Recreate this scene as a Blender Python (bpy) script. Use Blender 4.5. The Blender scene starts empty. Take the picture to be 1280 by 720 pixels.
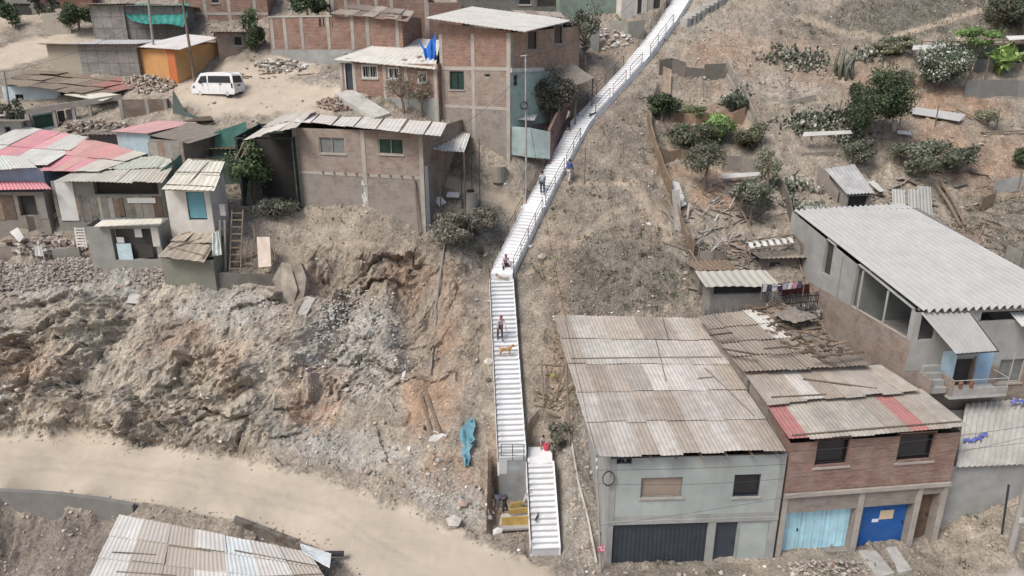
import bpy, bmesh, math, random
import numpy as np
from mathutils import Vector, Matrix
random.seed(7); rng = np.random.default_rng(7)
SC = bpy.context.scene
COL = SC.collection
# ---------------------------------------------------------------- camera
F = 870.0; PITCH = math.radians(18.5); CH = 23.4
cp, sp = math.cos(PITCH), math.sin(PITCH)
cam_d = bpy.data.cameras.new('camera'); cam = bpy.data.objects.new('camera', cam_d); COL.objects.link(cam)
cam.location = (0, 0, CH); cam.rotation_euler = (math.radians(90) - PITCH, 0, 0)
cam_d.sensor_width = 36; cam_d.lens = F / 1280 * 36; cam_d.clip_end = 3000; cam_d.clip_start = 0.5
SC.camera = cam

def ray(px, py):
    t = (py - 360) / F
    return np.array([(px - 640) / F, cp - sp * t, -(sp + cp * t)])
def Pz(px, py, z):
    d = ray(px, py); s = (z - CH) / d[2]
    return np.array([0, 0, CH]) + d * s
def PY(px, py, Y):
    d = ray(px, py)
    return np.array([0, 0, CH]) + d * (Y / d[1])
def proj(X, Y, Z):
    zz = Z - CH
    dep = Y * cp - zz * sp
    up = zz * cp + Y * sp
    dep = np.maximum(dep, 0.1)
    return 640 + F * X / dep, 360 - F * up / dep

# ---------------------------------------------------------------- noise
def _h(ix, iy, seed):
    n = (ix.astype(np.int64) * 374761393 + iy.astype(np.int64) * 668265263 + seed * 974711) & 0x7fffffff
    n = ((n ^ (n >> 13)) * 1274126177) & 0x7fffffff
    return ((n ^ (n >> 16)) & 0xffff) / 65535.0
def vn(x, y, seed=0):
    ix = np.floor(x); iy = np.floor(y); fx = x - ix; fy = y - iy
    fx = fx * fx * (3 - 2 * fx); fy = fy * fy * (3 - 2 * fy)
    a = _h(ix, iy, seed); b = _h(ix + 1, iy, seed); c = _h(ix, iy + 1, seed); d = _h(ix + 1, iy + 1, seed)
    return (a * (1 - fx) + b * fx) * (1 - fy) + (c * (1 - fx) + d * fx) * fy
def fbm(x, y, o=5, seed=0, g=0.5):
    s = 0; a = 1; t = 0
    for i in range(o):
        s = s + a * vn(x, y, seed + i * 17); t += a; a *= g
        x, y = x * 2.03 + 3.1, y * 2.03 + 1.7
    return s / t
def ridged(x, y, o=5, seed=0):
    s = 0; a = 1; t = 0
    for i in range(o):
        s = s + a * (1 - np.abs(2 * vn(x, y, seed + i * 13) - 1)); t += a; a *= 0.55
        x, y = x * 2.1 + 1.3, y * 2.1 + 5.2
    return s / t
def worley(x, y, seed=0):
    ix = np.floor(x); iy = np.floor(y); best = np.full(x.shape, 9.); second = np.full(x.shape, 9.); ca = np.zeros(x.shape); cb = np.zeros(x.shape); cc_ = np.zeros(x.shape); dx = np.zeros(x.shape); dy = np.zeros(x.shape)
    for i in (-1, 0, 1):
        for j in (-1, 0, 1):
            jx, jy = ix + i, iy + j; px_, py_ = jx + _h(jx, jy, seed), jy + _h(jx, jy, seed + 5); d = np.hypot(x - px_, y - py_); m = d < best
            second = np.where(m, best, np.minimum(second, d)); best = np.where(m, d, best); dx = np.where(m, x - px_, dx); dy = np.where(m, y - py_, dy)
            ca = np.where(m, _h(jx, jy, seed + 9), ca); cb = np.where(m, _h(jx, jy, seed + 11), cb); cc_ = np.where(m, _h(jx, jy, seed + 13), cc_)
    return best, second - best, ca, cb, cc_, dx, dy
def facets(x, y, seed):
    """tilted rock blocks with sharp joints between them"""
    b, e, a, c, d, dx, dy = worley(x, y, seed); return (a - .5) + dx * (c - .5) * 1.6 + dy * (d - .5) * 1.2 - .25 * (1 - sstep(0, .09, e))
def sstep(a, b, x):
    t = np.clip((x - a) / (b - a), 0, 1); return t * t * (3 - 2 * t)

# ---------------------------------------------------------------- terrain control points
CP = []
def cz(*pts):
    for px, py, z in pts: CP.append(Pz(px, py, z))
def cy(*pts):
    for px, py, Y in pts: CP.append(PY(px, py, Y))
def cw(*pts):
    for p in pts: CP.append(np.array(p, float))
# road
for e in (-320, -160):
    cz((e, 615, 2.1), (e, 545, 2.4))
cz((0, 614, 1.9), (100, 622, 1.7), (200, 633, 1.5), (300, 652, 1.1), (400, 688, .7), (440, 716, .4), (0, 580, 2.05), (200, 595, 1.7), (400, 640, 1.0), (500, 690, .5))
cz((0, 545, 2.2), (100, 545, 2.1), (200, 555, 1.9), (300, 572, 1.7), (400, 592, 1.4), (500, 635, .9), (560, 660, .6), (620, 688, .3), (690, 700, .1))
# cliff and terraces on the left
for c in (-320, -160, 0, 100, 200):
    cy((c, 500, 37.5), (c, 450, 39.3), (c, 400, 41.3), (c, 362, 43.2), (c, 345, 44.0))
cy((0, 325, 45.0), (100, 325, 45.0), (200, 340, 44.0), (-200, 325, 45))
cy((300, 500, 36.5), (300, 450, 38.3), (300, 400, 40.5), (300, 362, 42.6), (300, 335, 44.0), (330, 300, 46), (380, 284, 47.3), (300, 258, 47.9))
cy((400, 540, 35.2), (450, 560, 34.4), (450, 480, 38), (450, 420, 40.8), (450, 370, 42.8), (450, 330, 44), (450, 296, 45.4))
cy((380, 480, 37.5), (380, 420, 40.2), (380, 360, 43.0), (380, 320, 45.0))
cy((520, 520, 35.3), (570, 600, 31.8), (560, 540, 34), (550, 480, 37), (560, 420, 39.8), (560, 370, 42), (560, 325, 43.8), (535, 296, 45.6), (580, 290, 46.3), (600, 266, 47.6), (550, 250, 48.2), (550, 225, 49.7), (600, 242, 49.2), (620, 215, 50.6), (640, 192, 51.2), (600, 190, 51.4), (560, 190, 51.4))
cy((150, 285, 45.6), (30, 270, 46.2), (100, 272, 46.6), (220, 300, 45.0), (0, 235, 48), (-150, 235, 48), (-150, 270, 46.2))
cw((-30, 50, 15.2), (-24, 50, 15.2), (-18, 50.5, 15.6), (-36, 50, 15.2), (-48, 50, 15.5))
cy((100, 166, 54), (50, 168, 54), (-100, 168, 54), (200, 157, 54), (300, 150, 54.5), (350, 140, 55.3), (420, 130, 56), (230, 122, 57), (290, 124, 56.5), (200, 108, 58.2), (350, 95, 60), (260, 100, 59.5), (180, 98, 59.8), (100, 105, 59), (0, 110, 59), (-100, 110, 59))
cw((-8, 50, 17), (-12, 52, 18.2), (-15, 52, 18.2))
cy((0, 50, 66), (60, 60, 64.5), (0, 20, 70), (-200, 50, 66), (100, 48, 66), (200, 45, 66.5), (320, 40, 66), (400, 80, 61.5), (330, 72, 62), (0, -10, 74), (200, 0, 73), (400, 0, 73), (600, 0, 72), (-300, 0, 73), (500, 30, 68))
cy((430, 113, 56.2), (500, 135, 54.5), (545, 150, 53.5), (600, 120, 57.5))
# right of the stairs and the hillside
cy((705, 650, 29.7), (715, 600, 31.5), (700, 520, 34.8), (690, 450, 38), (690, 400, 40), (710, 350, 42.3), (780, 385, 40.5), (850, 388, 40.2), (780, 300, 45.2), (860, 320, 44), (780, 220, 50.5), (790, 150, 55.6), (850, 100, 59.5), (950, 60, 63.5), (950, 0, 69), (870, 40, 65.3))
cy((705, 120, 57.4), (750, 85, 60), (720, 40, 64), (780, 40, 64.3), (690, 185, 52), (815, 16, 67))
cy((1000, 388, 40.4), (940, 392, 40.2), (1010, 300, 45), (1110, 245, 49.6), (1200, 270, 47.8), (1280, 335, 43.6), (1280, 230, 50.8), (1280, 150, 57), (1280, 60, 65), (1280, 0, 71), (1120, 0, 70), (1050, 50, 65), (1100, 100, 61), (1150, 160, 56.2), (1000, 200, 53), (1000, 120, 59.2), (910, 250, 49), (900, 187, 53.6), (885, 130, 57.4), (840, 190, 53.4))
cy((1450, 270, 47.8), (1450, 150, 57), (1450, 0, 71), (1600, 150, 57))
# under the lower right houses
cw((8, 28, 0), (8, 34, 1.2), (8, 37, 4.5), (5, 33, 2.0), (13, 28.2, 0), (17, 30, 0), (17, 34, 2), (17, 37.5, 5), (21, 29.6, 0), (24, 33, 3), (26, 40, 8.2), (20, 40, 7.6), (30, 34, 3.5), (10, 39.2, 7.6), (14, 39, 7))
cy((1220, 640, 30.0), (1275, 608, 30.4), (1400, 590, 31)); cz((1170, 676, .15), (1262, 690, .8), (1285, 712, .05), (1200, 690, 0.2), (1400, 700, 0.4))
cz((1080, 700, 0), (980, 712, 0), (860, 714, 0), (760, 715, 0))
cw((0, 20, -.2), (20, 20, -.2), (40, 22, 0), (0, 26.5, 0), (60, 30, 3), (10, 25, 0))
# bank below the road, lower left
cy((20, 650, 30.55), (120, 652, 30.3), (30, 700, 29.5), (-200, 650, 30.55), (-200, 700, 29.5))
cw((-15, 26.5, -1.8), (-20, 24, -2.5), (-10, 25, -1.8), (-12, 28.4, -.6), (-30, 20, -3), (-8, 20, -2))
# far hillside
for X in (-150, -90, -45, 0, 45, 90, 150):
    cw((X, 82, 35 + (.03 * X if X > 0 else 0)), (X, 100, 48), (X, 130, 68))
for X in (-150, -90):
    cw((X, 30, 3), (X, 45, 10), (X, 58, 20))
for X in (60, 90, 150):
    cw((X, 45, 12), (X, 58, 21), (X, 68, 27))

# ---------------------------------------------------------------- stair path (world centre line)
def V3(*a): return np.array(a, float)
ST = dict(a0=Pz(682, 688, .10), a1=Pz(675, 579, 2.80), a2=Pz(675, 560, 2.80),
          m0=Pz(640.5, 574, 2.80), m1=PY(627, 350, 43.2), l1=PY(629, 337, 44.2))
UP = [PY(629, 337, 44.2), PY(665, 264, 48.2), PY(670, 256, 48.9), PY(724, 156, 54.6), PY(732, 146, 55.6), PY(795, 78, 61.0), PY(802, 70, 61.9), PY(834, 28, 66.0), PY(858, -10, 70.5), PY(866, -30, 73)]
def side_pts(P, Q, off, dz, n=3):
    d = Q - P; h = math.hypot(d[0], d[1]); nx, ny = -d[1] / h, d[0] / h
    for i in range(n):
        t = i / max(1, n - 1); p = P + d * t
        for s in (-off, off): CP.append(np.array([p[0] + nx * s, p[1] + ny * s, p[2] - dz]))
side_pts(ST['m0'] + V3(0, 1.5, .9), ST['m1'], 1.0, .35, 5)
for i in range(0, len(UP) - 1): side_pts(UP[i], UP[i + 1], 1.0, .35, 3 if i % 2 == 0 else 2)
side_pts(ST['a0'], ST['a1'], .35, .25, 4)

CPa = np.array(CP)
def rbf_fit(P):
    D = np.sqrt(((P[:, None, :2] - P[None, :, :2]) ** 2).sum(-1) + .09)
    n = len(P); A = np.zeros((n + 3, n + 3)); A[:n, :n] = D - np.eye(n) * .15
    A[:n, n] = 1; A[:n, n + 1:] = P[:, :2]; A[n:, :n] = A[:n, n:].T
    return np.linalg.lstsq(A, np.concatenate([P[:, 2], [0, 0, 0]]), rcond=None)[0]
WT = rbf_fit(CPa)
def rbf(X, Y):
    sh = X.shape; x = X.ravel(); y = Y.ravel(); out = np.empty(len(x))
    for i in range(0, len(x), 20000):
        a = x[i:i + 20000]; b = y[i:i + 20000]
        D = np.sqrt((a[:, None] - CPa[None, :, 0]) ** 2 + (b[:, None] - CPa[None, :, 1]) ** 2 + .09)
        out[i:i + 20000] = D @ WT[:-3] + WT[-3] + WT[-2] * a + WT[-1] * b
    return out.reshape(sh)

xs = np.concatenate([np.linspace(-320, -60, 14)[:-1], np.linspace(-60, -36, 60)[:-1], np.arange(-36, 24, .135), np.arange(24, 44, .19), np.linspace(44, 60, 50)[1:], np.linspace(60, 320, 14)[1:]])
ys = np.concatenate([np.linspace(-60, 18, 10)[:-1], np.arange(18, 28, .2), np.arange(28, 46, .115), np.arange(46, 76, .17), np.linspace(76, 130, 60), np.linspace(135, 420, 12)])
GX, GY = np.meshgrid(xs, ys)
cx_ = np.clip(GX, -80, 80); cy_ = np.clip(GY, 16, 128)
BZ = rbf(cx_, cy_) + np.maximum(GY - 128, 0) * .5
# gradients on the base sheet
dzy = np.gradient(BZ, axis=0) / np.gradient(GY, axis=0)
dzx = np.gradient(BZ, axis=1) / np.gradient(GX, axis=1)
slope = np.hypot(dzx, dzy)
PXg, PYg = proj(GX, GY, BZ)
# ------------------------------------------------ masks over the ground
nz1 = fbm(GX * .55, GY * .55, 5, 3); nz2 = fbm(GX * 1.9, GY * 1.9, 4, 31); nz3 = fbm(GX * .16, GY * .16, 3, 77)
def blob(cx, cy, rx, ry, rot=0, rag=.55, soft=.3):
    c, s = math.cos(math.radians(rot)), math.sin(math.radians(rot))
    dx, dy = PXg - cx, PYg - cy
    u = (dx * c + dy * s) / rx; v = (-dx * s + dy * c) / ry
    d = np.sqrt(u * u + v * v) + (nz1 - .5) * 2 * rag + (nz2 - .5) * rag
    return 1 - sstep(1 - soft, 1 + soft, d)
def stroke(pts, w, rag=.5):
    m = np.zeros_like(PXg)
    for (x0, y0), (x1, y1) in zip(pts[:-1], pts[1:]):
        dx, dy = x1 - x0, y1 - y0; L = dx * dx + dy * dy
        t = np.clip(((PXg - x0) * dx + (PYg - y0) * dy) / L, 0, 1)
        d = np.hypot(PXg - x0 - t * dx, (PYg - y0 - t * dy)) / w + (nz2 - .5) * rag
        m = np.maximum(m, 1 - sstep(.6, 1.3, d))
    return m
up_x = [-400, 0, 100, 200, 300, 400, 500, 560, 620, 700]; up_y = [546, 546, 547, 556, 573, 593, 634, 660, 690, 702]
lo_x = [-400, 0, 100, 200, 300, 400, 440, 480, 700]; lo_y = [615, 615, 622, 634, 653, 688, 716, 760, 900]
nz4 = fbm(GX * 5.5, GY * 5.5, 3, 133)
ru = np.interp(PXg, up_x, up_y) + (nz1 - .5) * 18 + (nz2 - .5) * 12 + (nz4 - .5) * 12; rl = np.interp(PXg, lo_x, lo_y)
road = sstep(-1.5, 4, PYg - ru) * (1 - sstep(-4, 3, PYg - rl)) * (1 - sstep(672, 705, PXg + (nz1 - .5) * 20))
road *= (GY < 40) & (GY > 20)
street = sstep(0, 12, PYg - np.interp(PXg, [1000, 1180, 1240, 1290, 1500], [722, 724, 716, 704, 690]) + (nz2 - .5) * 8) * (GY < 30)
plat = np.clip(blob(315, 122, 105, 24, 3, .35) + blob(400, 118, 60, 12, 0, .4) + blob(330, 90, 70, 16, -10, .5) + blob(60, 58, 110, 14, -15, .4) + blob(20, 20, 80, 12, 0, .4) * .7, 0, 1) * (GY > 52)
paths = np.clip(stroke([(545, 222), (572, 232), (610, 246), (655, 258)], 9) + stroke([(1105, 48), (1150, 38), (1205, 18), (1290, 0)], 4) + stroke([(1000, 20), (1030, 32), (1060, 42), (1105, 48)], 5) * .8 + stroke([(782, 228), (800, 248), (815, 270), (832, 296)], 9) * .6 + stroke([(655, 345), (700, 322), (760, 268), (790, 262)], 4) * .45 + stroke([(715, 232), (760, 228), (800, 230)], 4) * .5 + stroke([(385, 310), (450, 300), (500, 312), (535, 325)], 3) * .5 + stroke([(545, 368), (600, 362)], 5) * .4 + stroke([(1090, 165), (1110, 130), (1105, 95)], 6) * .5 + stroke([(960, 130), (1050, 128)], 4) * .4, 0, 1)
orange = np.clip(blob(510, 345, 30, 22) + blob(530, 500, 30, 45) + blob(395, 500, 42, 40) + blob(560, 440, 22, 90, 0, .7) * .8 + blob(560, 590, 40, 25) * .6 + blob(1190, 128, 70, 16, 10) + blob(1170, 160, 30, 40) * .7 + blob(1240, 215, 60, 30) * .7 + blob(870, 210, 60, 18) * .9 + blob(900, 245, 40, 20) + blob(925, 315, 18, 16) + blob(890, 140, 60, 22) * .6 + blob(1090, 110, 40, 35) * .5 + blob(820, 280, 16, 30) * .7 + blob(700, 330, 30, 60) * .35 + blob(700, 450, 18, 60) * .5 + blob(230, 108, 26, 16) * .7 + blob(30, 455, 60, 26) * .7 + blob(215, 420, 60, 14, -20) * .6 + blob(290, 470, 18, 40) * .5 + blob(130, 520, 90, 12) * .4 + blob(960, 85, 120, 40) * .5 + blob(1210, 190, 90, 26) * .7 + blob(1110, 130, 40, 50) * .5 + blob(1200, 300, 40, 20) * .5 + blob(740, 130, 20, 40) * .4 + blob(900, 65, 40, 20) * .4 + blob(760, 60, 30, 15) * .5 + blob(655, 640, 20, 40) * .3 + blob(380, 345, 25, 15) * .7 + blob(270, 440, 60, 24) * .5 + blob(620, 600, 22, 60) * .5, 0, 1)
gravel = np.clip(blob(440, 440, 70, 70, 30, .5) + blob(100, 350, 150, 22, 0, .5) + blob(280, 385, 70, 24) + blob(430, 560, 110, 26, 12) + blob(560, 620, 60, 26, 20) + blob(580, 285, 60, 14) * .5 + blob(975, 110, 70, 10) + blob(935, 108, 45, 26) * .6 + blob(720, 590, 30, 130, 0, .4) * .6 + blob(420, 105, 40, 10) * .6 + blob(870, 60, 40, 60) * .3, 0, 1)
scrub = np.clip(blob(770, 345, 110, 55, 0, .4) + blob(1130, 22, 130, 26, -6, .5) + blob(720, 250, 50, 50) * .4 + blob(800, 190, 40, 70) * .3 + blob(1240, 300, 60, 60) * .5 + blob(1080, 180, 60, 30) * .5 + blob(570, 200, 50, 25) * .6 + blob(585, 292, 55, 30) * .7 + blob(700, 400, 20, 60) * .6 + blob(300, 270, 60, 12) * .6, 0, 1)
cliff = sstep(.75, 1.15, slope) * (1 - road) * (GY < 45) * (GY > 26)
cliffL = np.clip(blob(190, 450, 330, 105, 0, .25), 0, 1)
green = np.clip(blob(470, 130, 30, 12) * .4 + blob(880, 165, 60, 14) * .5, 0, 1)
# ------------------------------------------------ relief
flat = np.clip(road + plat * .85 + street + paths * .6, 0, 1)
near_st = np.zeros_like(GX)
allst = [(ST['a0'], ST['a2']), (ST['a2'] - V3(.9, 0, 0), ST['a2']), (ST['m0'], ST['l1'])] + [(UP[i], UP[i + 1]) for i in range(len(UP) - 1)]
stz = np.full_like(GX, 1e9); std = np.full_like(GX, 1e9)
for P, Q in allst:
    d = Q - P; L = d[0] ** 2 + d[1] ** 2
    t = ((GX - P[0]) * d[0] + (GY - P[1]) * d[1]) / L; tc = np.clip(t, 0, 1)
    dist = np.hypot(GX - P[0] - tc * d[0], GY - P[1] - tc * d[1])
    zz = P[2] + d[2] * tc
    up_ = dist < std
    stz = np.where(up_, zz, stz); std = np.minimum(std, dist)
near_st = 1 - sstep(.8, 1.9, std)
amp = (1 - flat) * (1 - near_st * .85)
rel = (fbm(GX * .35, GY * .35, 4, 11) - .5) * 1.5 + (ridged(GX * .8, GY * .8, 5, 5) - .55) * .6 + (fbm(GX * 3.2, GY * 3.2, 3, 51) - .5) * .28 + facets(GX / .9, GY / .7, 35) * .10
# strata on the cut cliff: ledges tilted to the right
q = BZ + .35 * GX + (fbm(GX * .6, GY * .25, 4, 8) - .5) * 2.2
fr = (q / .85) % 1.0
ledge = (sstep(0, .25, fr) - fr) * .75
rocky = (ridged(GX * .45 + GY * .2, GY * .9, 6, 91) - .5) * 2.2
wx = GX + (fbm(GX * .4, GY * .4, 3, 71) - .5) * 2.4; wy = GY + (fbm(GX * .4, GY * .4, 3, 72) - .5) * 2.4
fu = wx; fv = BZ * 1.35 + (wy - GY) * .5
th_ = .38; ru_ = fu * math.cos(th_) + fv * math.sin(th_); rv_ = -fu * math.sin(th_) + fv * math.cos(th_)
cm = np.clip(cliffL + .5 * sstep(.6, .95, slope) * (GY > 31) * (GY < 46.5) * (PXg < 605), 0, 1) * (1 - gravel * .5) * (BZ > 1.6)
cm = np.clip(cm + .75 * blob(470, 400, 120, 85, 0, .3) * (1 - .4 * blob(440, 450, 60, 60)), 0, 1)
cm *= np.maximum(sstep(350, 372, PYg + (nz1 - .5) * 14), sstep(375, 395, PXg) * sstep(300, 318, PYg)) * sstep(0, 12, ru - PYg) * (1 - sstep(0, 1, near_st)) * (1 - road)
soft_ = sstep(.40, .56, fbm(fu * .22, fv * .3, 3, 78) + (nz1 - .5) * .3)
def saw(x): f_ = x % 1.0; return f_ ** 1.3 * (1 - sstep(.90, 1.0, f_))
lay = saw(rv_ / 1.25 + (fbm(ru_ * .35, rv_ * .3, 3, 301) - .5) * 2.0) * (.35 + 1.1 * vn(ru_ * .35, rv_ * .5, 302)) + .4 * saw(rv_ / .42 + (fbm(ru_ * .8, rv_ * .8, 3, 303) - .5) * 1.4) * vn(ru_ * .8, rv_ * .9, 304)
fc = facets(ru_ / 3.2, rv_ / 1.2, 5) * 1.0 + facets(ru_ / 1.2, rv_ / .55, 15) * .5 + facets(ru_ / .5, rv_ / .32, 25) * .2
bigb = (fbm(fu * .28, fv * .2, 3, 305) - .5) * 2.6
Dn = cm * (bigb + (lay * .55 + fc) * (1 - .75 * soft_) + (fbm(fu * 1.3, fv * 1.3, 4, 306) - .5) * .45 + (vn(fu * 5, fv * 5, 307) - .5) * .14)
gl = (ridged(GX * .42 + 2, GY * .07 + BZ * .02, 4, 23) - .55) * 1.3     # gullies running down the slope
Zg = BZ + amp * rel * (.5 + .5 * cliff) + Dn * .5 + amp * (1 - cliffL) * .30 * (((BZ / .95 + (fbm(GX * .3, GY * .3, 3, 401) - .5) * 3) % 1.0) - .5) * sstep(.35, .6, fbm(GX * .2, GY * .2, 2, 402)) + amp * (cliff * .55 + .12) * gl + (fbm(GX * .5, GY * .5, 3, 2) - .5) * .12 * flat + (fbm(GX * 4, GY * 4, 3, 4) - .5) * .05 * flat
rut = np.minimum(np.abs(PYg - (rl * .45 + ru * .55) - 7), np.abs(PYg - (rl * .45 + ru * .55) + 7)); Zg -= road * .018 * (1 - sstep(1.5, 5, rut))
# gullies right of the broken slab
for (px, py, Y, wx, wy, dep) in ((415, 350, 43.6, 1.5, .9, 1.0), (505, 375, 42.2, .9, 1.6, 1.3), (545, 430, 39.6, .8, 2.0, .9), (395, 515, 36.6, 1.3, .8, 1.0), (505, 525, 35.8, 1.2, .7, .8), (520, 410, 41, 1.2, 2.6, .9), (435, 330, 44.4, 1.5, .8, .6), (120, 470, 38.6, 2.2, .7, 1.3), (255, 455, 39, 1.0, 1.8, .6)):
    p = PY(px, py, Y); Zg -= dep * np.exp(-((GX - p[0]) / wx) ** 2 - ((GY - p[1]) / wy) ** 2) * amp
DY = -Dn * .85
gm = sstep(0, 6, PXg - np.interp(PYg, [95, 155, 215], [822, 812, 826])) * sstep(0, 6, np.interp(PYg, [95, 150, 215], [906, 938, 958]) - PXg) * sstep(96, 104, PYg) * (1 - sstep(205, 216, PYg)); Zg -= gm * .75
# the earth keeps below the treads
Zg = np.where(std < 2.2, np.maximum(Zg, stz - .38 - np.maximum(std - .8, 0) * .55 - 1.6 * (stz < 9) ), Zg)
Zg = np.where(std < .85, np.minimum(Zg, stz - .32), Zg)
Zg = np.where((std >= .85) & (std < 1.6), np.minimum(Zg, stz - .32 + (std - .85) * 1.6), Zg)
PADS = []
def pad(poly, z, soft=.6, mode='set'):
    """level the ground inside a convex polygon (world XY)"""
    global Zg
    P = np.array(poly, float)[:, :2]; c = P.mean(0)
    d = np.full_like(GX, -1e9)
    for i in range(len(P)):
        a, b = P[i], P[(i + 1) % len(P)]; e = b - a; n = np.array([e[1], -e[0]]) / (np.hypot(*e) + 1e-9)
        if np.dot(c - a, n) > 0: n = -n
        d = np.maximum(d, (GX - a[0]) * n[0] + (GY - a[1]) * n[1])
    w = 1 - sstep(0, soft, d)
    tgt = z if mode == 'set' else np.minimum(Zg, z)
    Zg = Zg * (1 - w) + tgt * w
# ------------------------------------------------ height lookup and placement on the ground
def H(x, y):
    i = int(np.clip(np.searchsorted(xs, x) - 1, 0, len(xs) - 2)); j = int(np.clip(np.searchsorted(ys, y) - 1, 0, len(ys) - 2))
    fx = (x - xs[i]) / (xs[i + 1] - xs[i]); fy = (y - ys[j]) / (ys[j + 1] - ys[j])
    return float((Zg[j, i] * (1 - fx) + Zg[j, i + 1] * fx) * (1 - fy) + (Zg[j + 1, i] * (1 - fx) + Zg[j + 1, i + 1] * fx) * fy)
def Hv(x, y):
    i = np.clip(np.searchsorted(xs, x) - 1, 0, len(xs) - 2); j = np.clip(np.searchsorted(ys, y) - 1, 0, len(ys) - 2)
    fx = (x - xs[i]) / (xs[i + 1] - xs[i]); fy = (y - ys[j]) / (ys[j + 1] - ys[j])
    return (Zg[j, i] * (1 - fx) + Zg[j, i + 1] * fx) * (1 - fy) + (Zg[j + 1, i] * (1 - fx) + Zg[j + 1, i + 1] * fx) * fy
def G(px, py, ymin=24.0):
    """the ground point seen at this place of the photograph"""
    d = ray(px, py); Y = ymin; st = .1
    while Y < 140:
        s = Y / d[1]; p = np.array([0, 0, CH]) + d * s
        if H(p[0], p[1]) >= p[2]: return np.array([p[0], p[1], H(p[0], p[1])])
        Y += st
    return PY(px, py, 75)
# ------------------------------------------------ materials
MATS = {}
def nt(name):
    m = bpy.data.materials.new(name); m.use_nodes = True; t = m.node_tree
    b = t.nodes['Principled BSDF']; return m, t, t.nodes, t.links, b
def N(nodes, typ, **kw):
    n = nodes.new(typ)
    for k, v in kw.items():
        if k in n.inputs: n.inputs[k].default_value = v
        else: setattr(n, k, v)
    return n
def mixc(t, a, b, fac, mode='MIX'):
    n = t.nodes.new('ShaderNodeMix'); n.data_type = 'RGBA'; n.blend_type = mode
    for sock, v in ((n.inputs[0], fac), (n.inputs[6], a), (n.inputs[7], b)):
        if isinstance(v, bpy.types.NodeSocket): t.links.new(v, sock)
        elif isinstance(v, (int, float)): sock.default_value = v
        else: sock.default_value = (*v, 1)
    return n.outputs[2]
def ramp(t, fac, stops):
    n = t.nodes.new('ShaderNodeValToRGB'); t.links.new(fac, n.inputs[0])
    e = n.color_ramp.elements
    while len(e) < len(stops): e.new(.5)
    for i, (p, c) in enumerate(stops):
        e[i].position = p; e[i].color = (c, c, c, 1) if isinstance(c, (int, float)) else (*c, 1)
    return n.outputs[0]
def noise(t, vec, scale, detail=4, rough=.55, out=0, stretch=None):
    if stretch:
        mp = t.nodes.new('ShaderNodeMapping'); mp.inputs['Scale'].default_value = stretch; t.links.new(vec, mp.inputs[0]); vec = mp.outputs[0]
    n = N(t.nodes, 'ShaderNodeTexNoise', Scale=scale, Detail=detail, Roughness=rough); t.links.new(vec, n.inputs['Vector']); return n.outputs[out]
def bump(t, h, strength, dist, b, prev=None):
    n = N(t.nodes, 'ShaderNodeBump', Strength=strength, Distance=dist); t.links.new(h, n.inputs['Height'])
    if prev is not None: t.links.new(prev, n.inputs['Normal'])
    t.links.new(n.outputs[0], b.inputs['Normal']); return n.outputs[0]
def plain(name, col, rough=.8, var=.25, scale=3, stain=.25, bmp=.2, metal=0, streak=False, dirt=(.20, .16, .12), dirt_amt=.0, fine=25):
    """weathered surface: base colour times the mesh's own tint, mottled, stained and dusty"""
    if name in MATS: return MATS[name]
    m, t, nodes, links, b = nt(name)
    geo = nodes.new('ShaderNodeNewGeometry'); P = geo.outputs['Position']
    at = nodes.new('ShaderNodeAttribute'); at.attribute_name = 'tint'
    c = mixc(t, col, at.outputs['Color'], 1.0, 'MULTIPLY')
    n1 = noise(t, P, scale, 5); c = mixc(t, c, ramp(t, n1, [(.25, 1 - var), (.75, 1 + var * .5)]), 1.0, 'MULTIPLY')
    n2 = noise(t, P, .55, 4, .6, stretch=(1, 1, .35) if streak else None)
    if stain: c = mixc(t, c, tuple(x * .45 for x in col), ramp(t, n2, [(.45, 0), (.75, stain * 1.6)]))
    n3 = noise(t, P, fine, 3, .6); c = mixc(t, c, ramp(t, n3, [(.2, .86), (.8, 1.1)]), 1.0, 'MULTIPLY')
    if dirt_amt:
        n4 = noise(t, P, 1.7, 5, .65); c = mixc(t, c, dirt, ramp(t, n4, [(.42, 0), (.7, dirt_amt)]))
    links.new(c, b.inputs['Base Color']); b.inputs['Roughness'].default_value = rough; b.inputs['Metallic'].default_value = metal
    b.inputs['Specular IOR Level'].default_value = .3
    if bmp: bump(t, n3, bmp, .02, b)
    MATS[name] = m; return m
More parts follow.
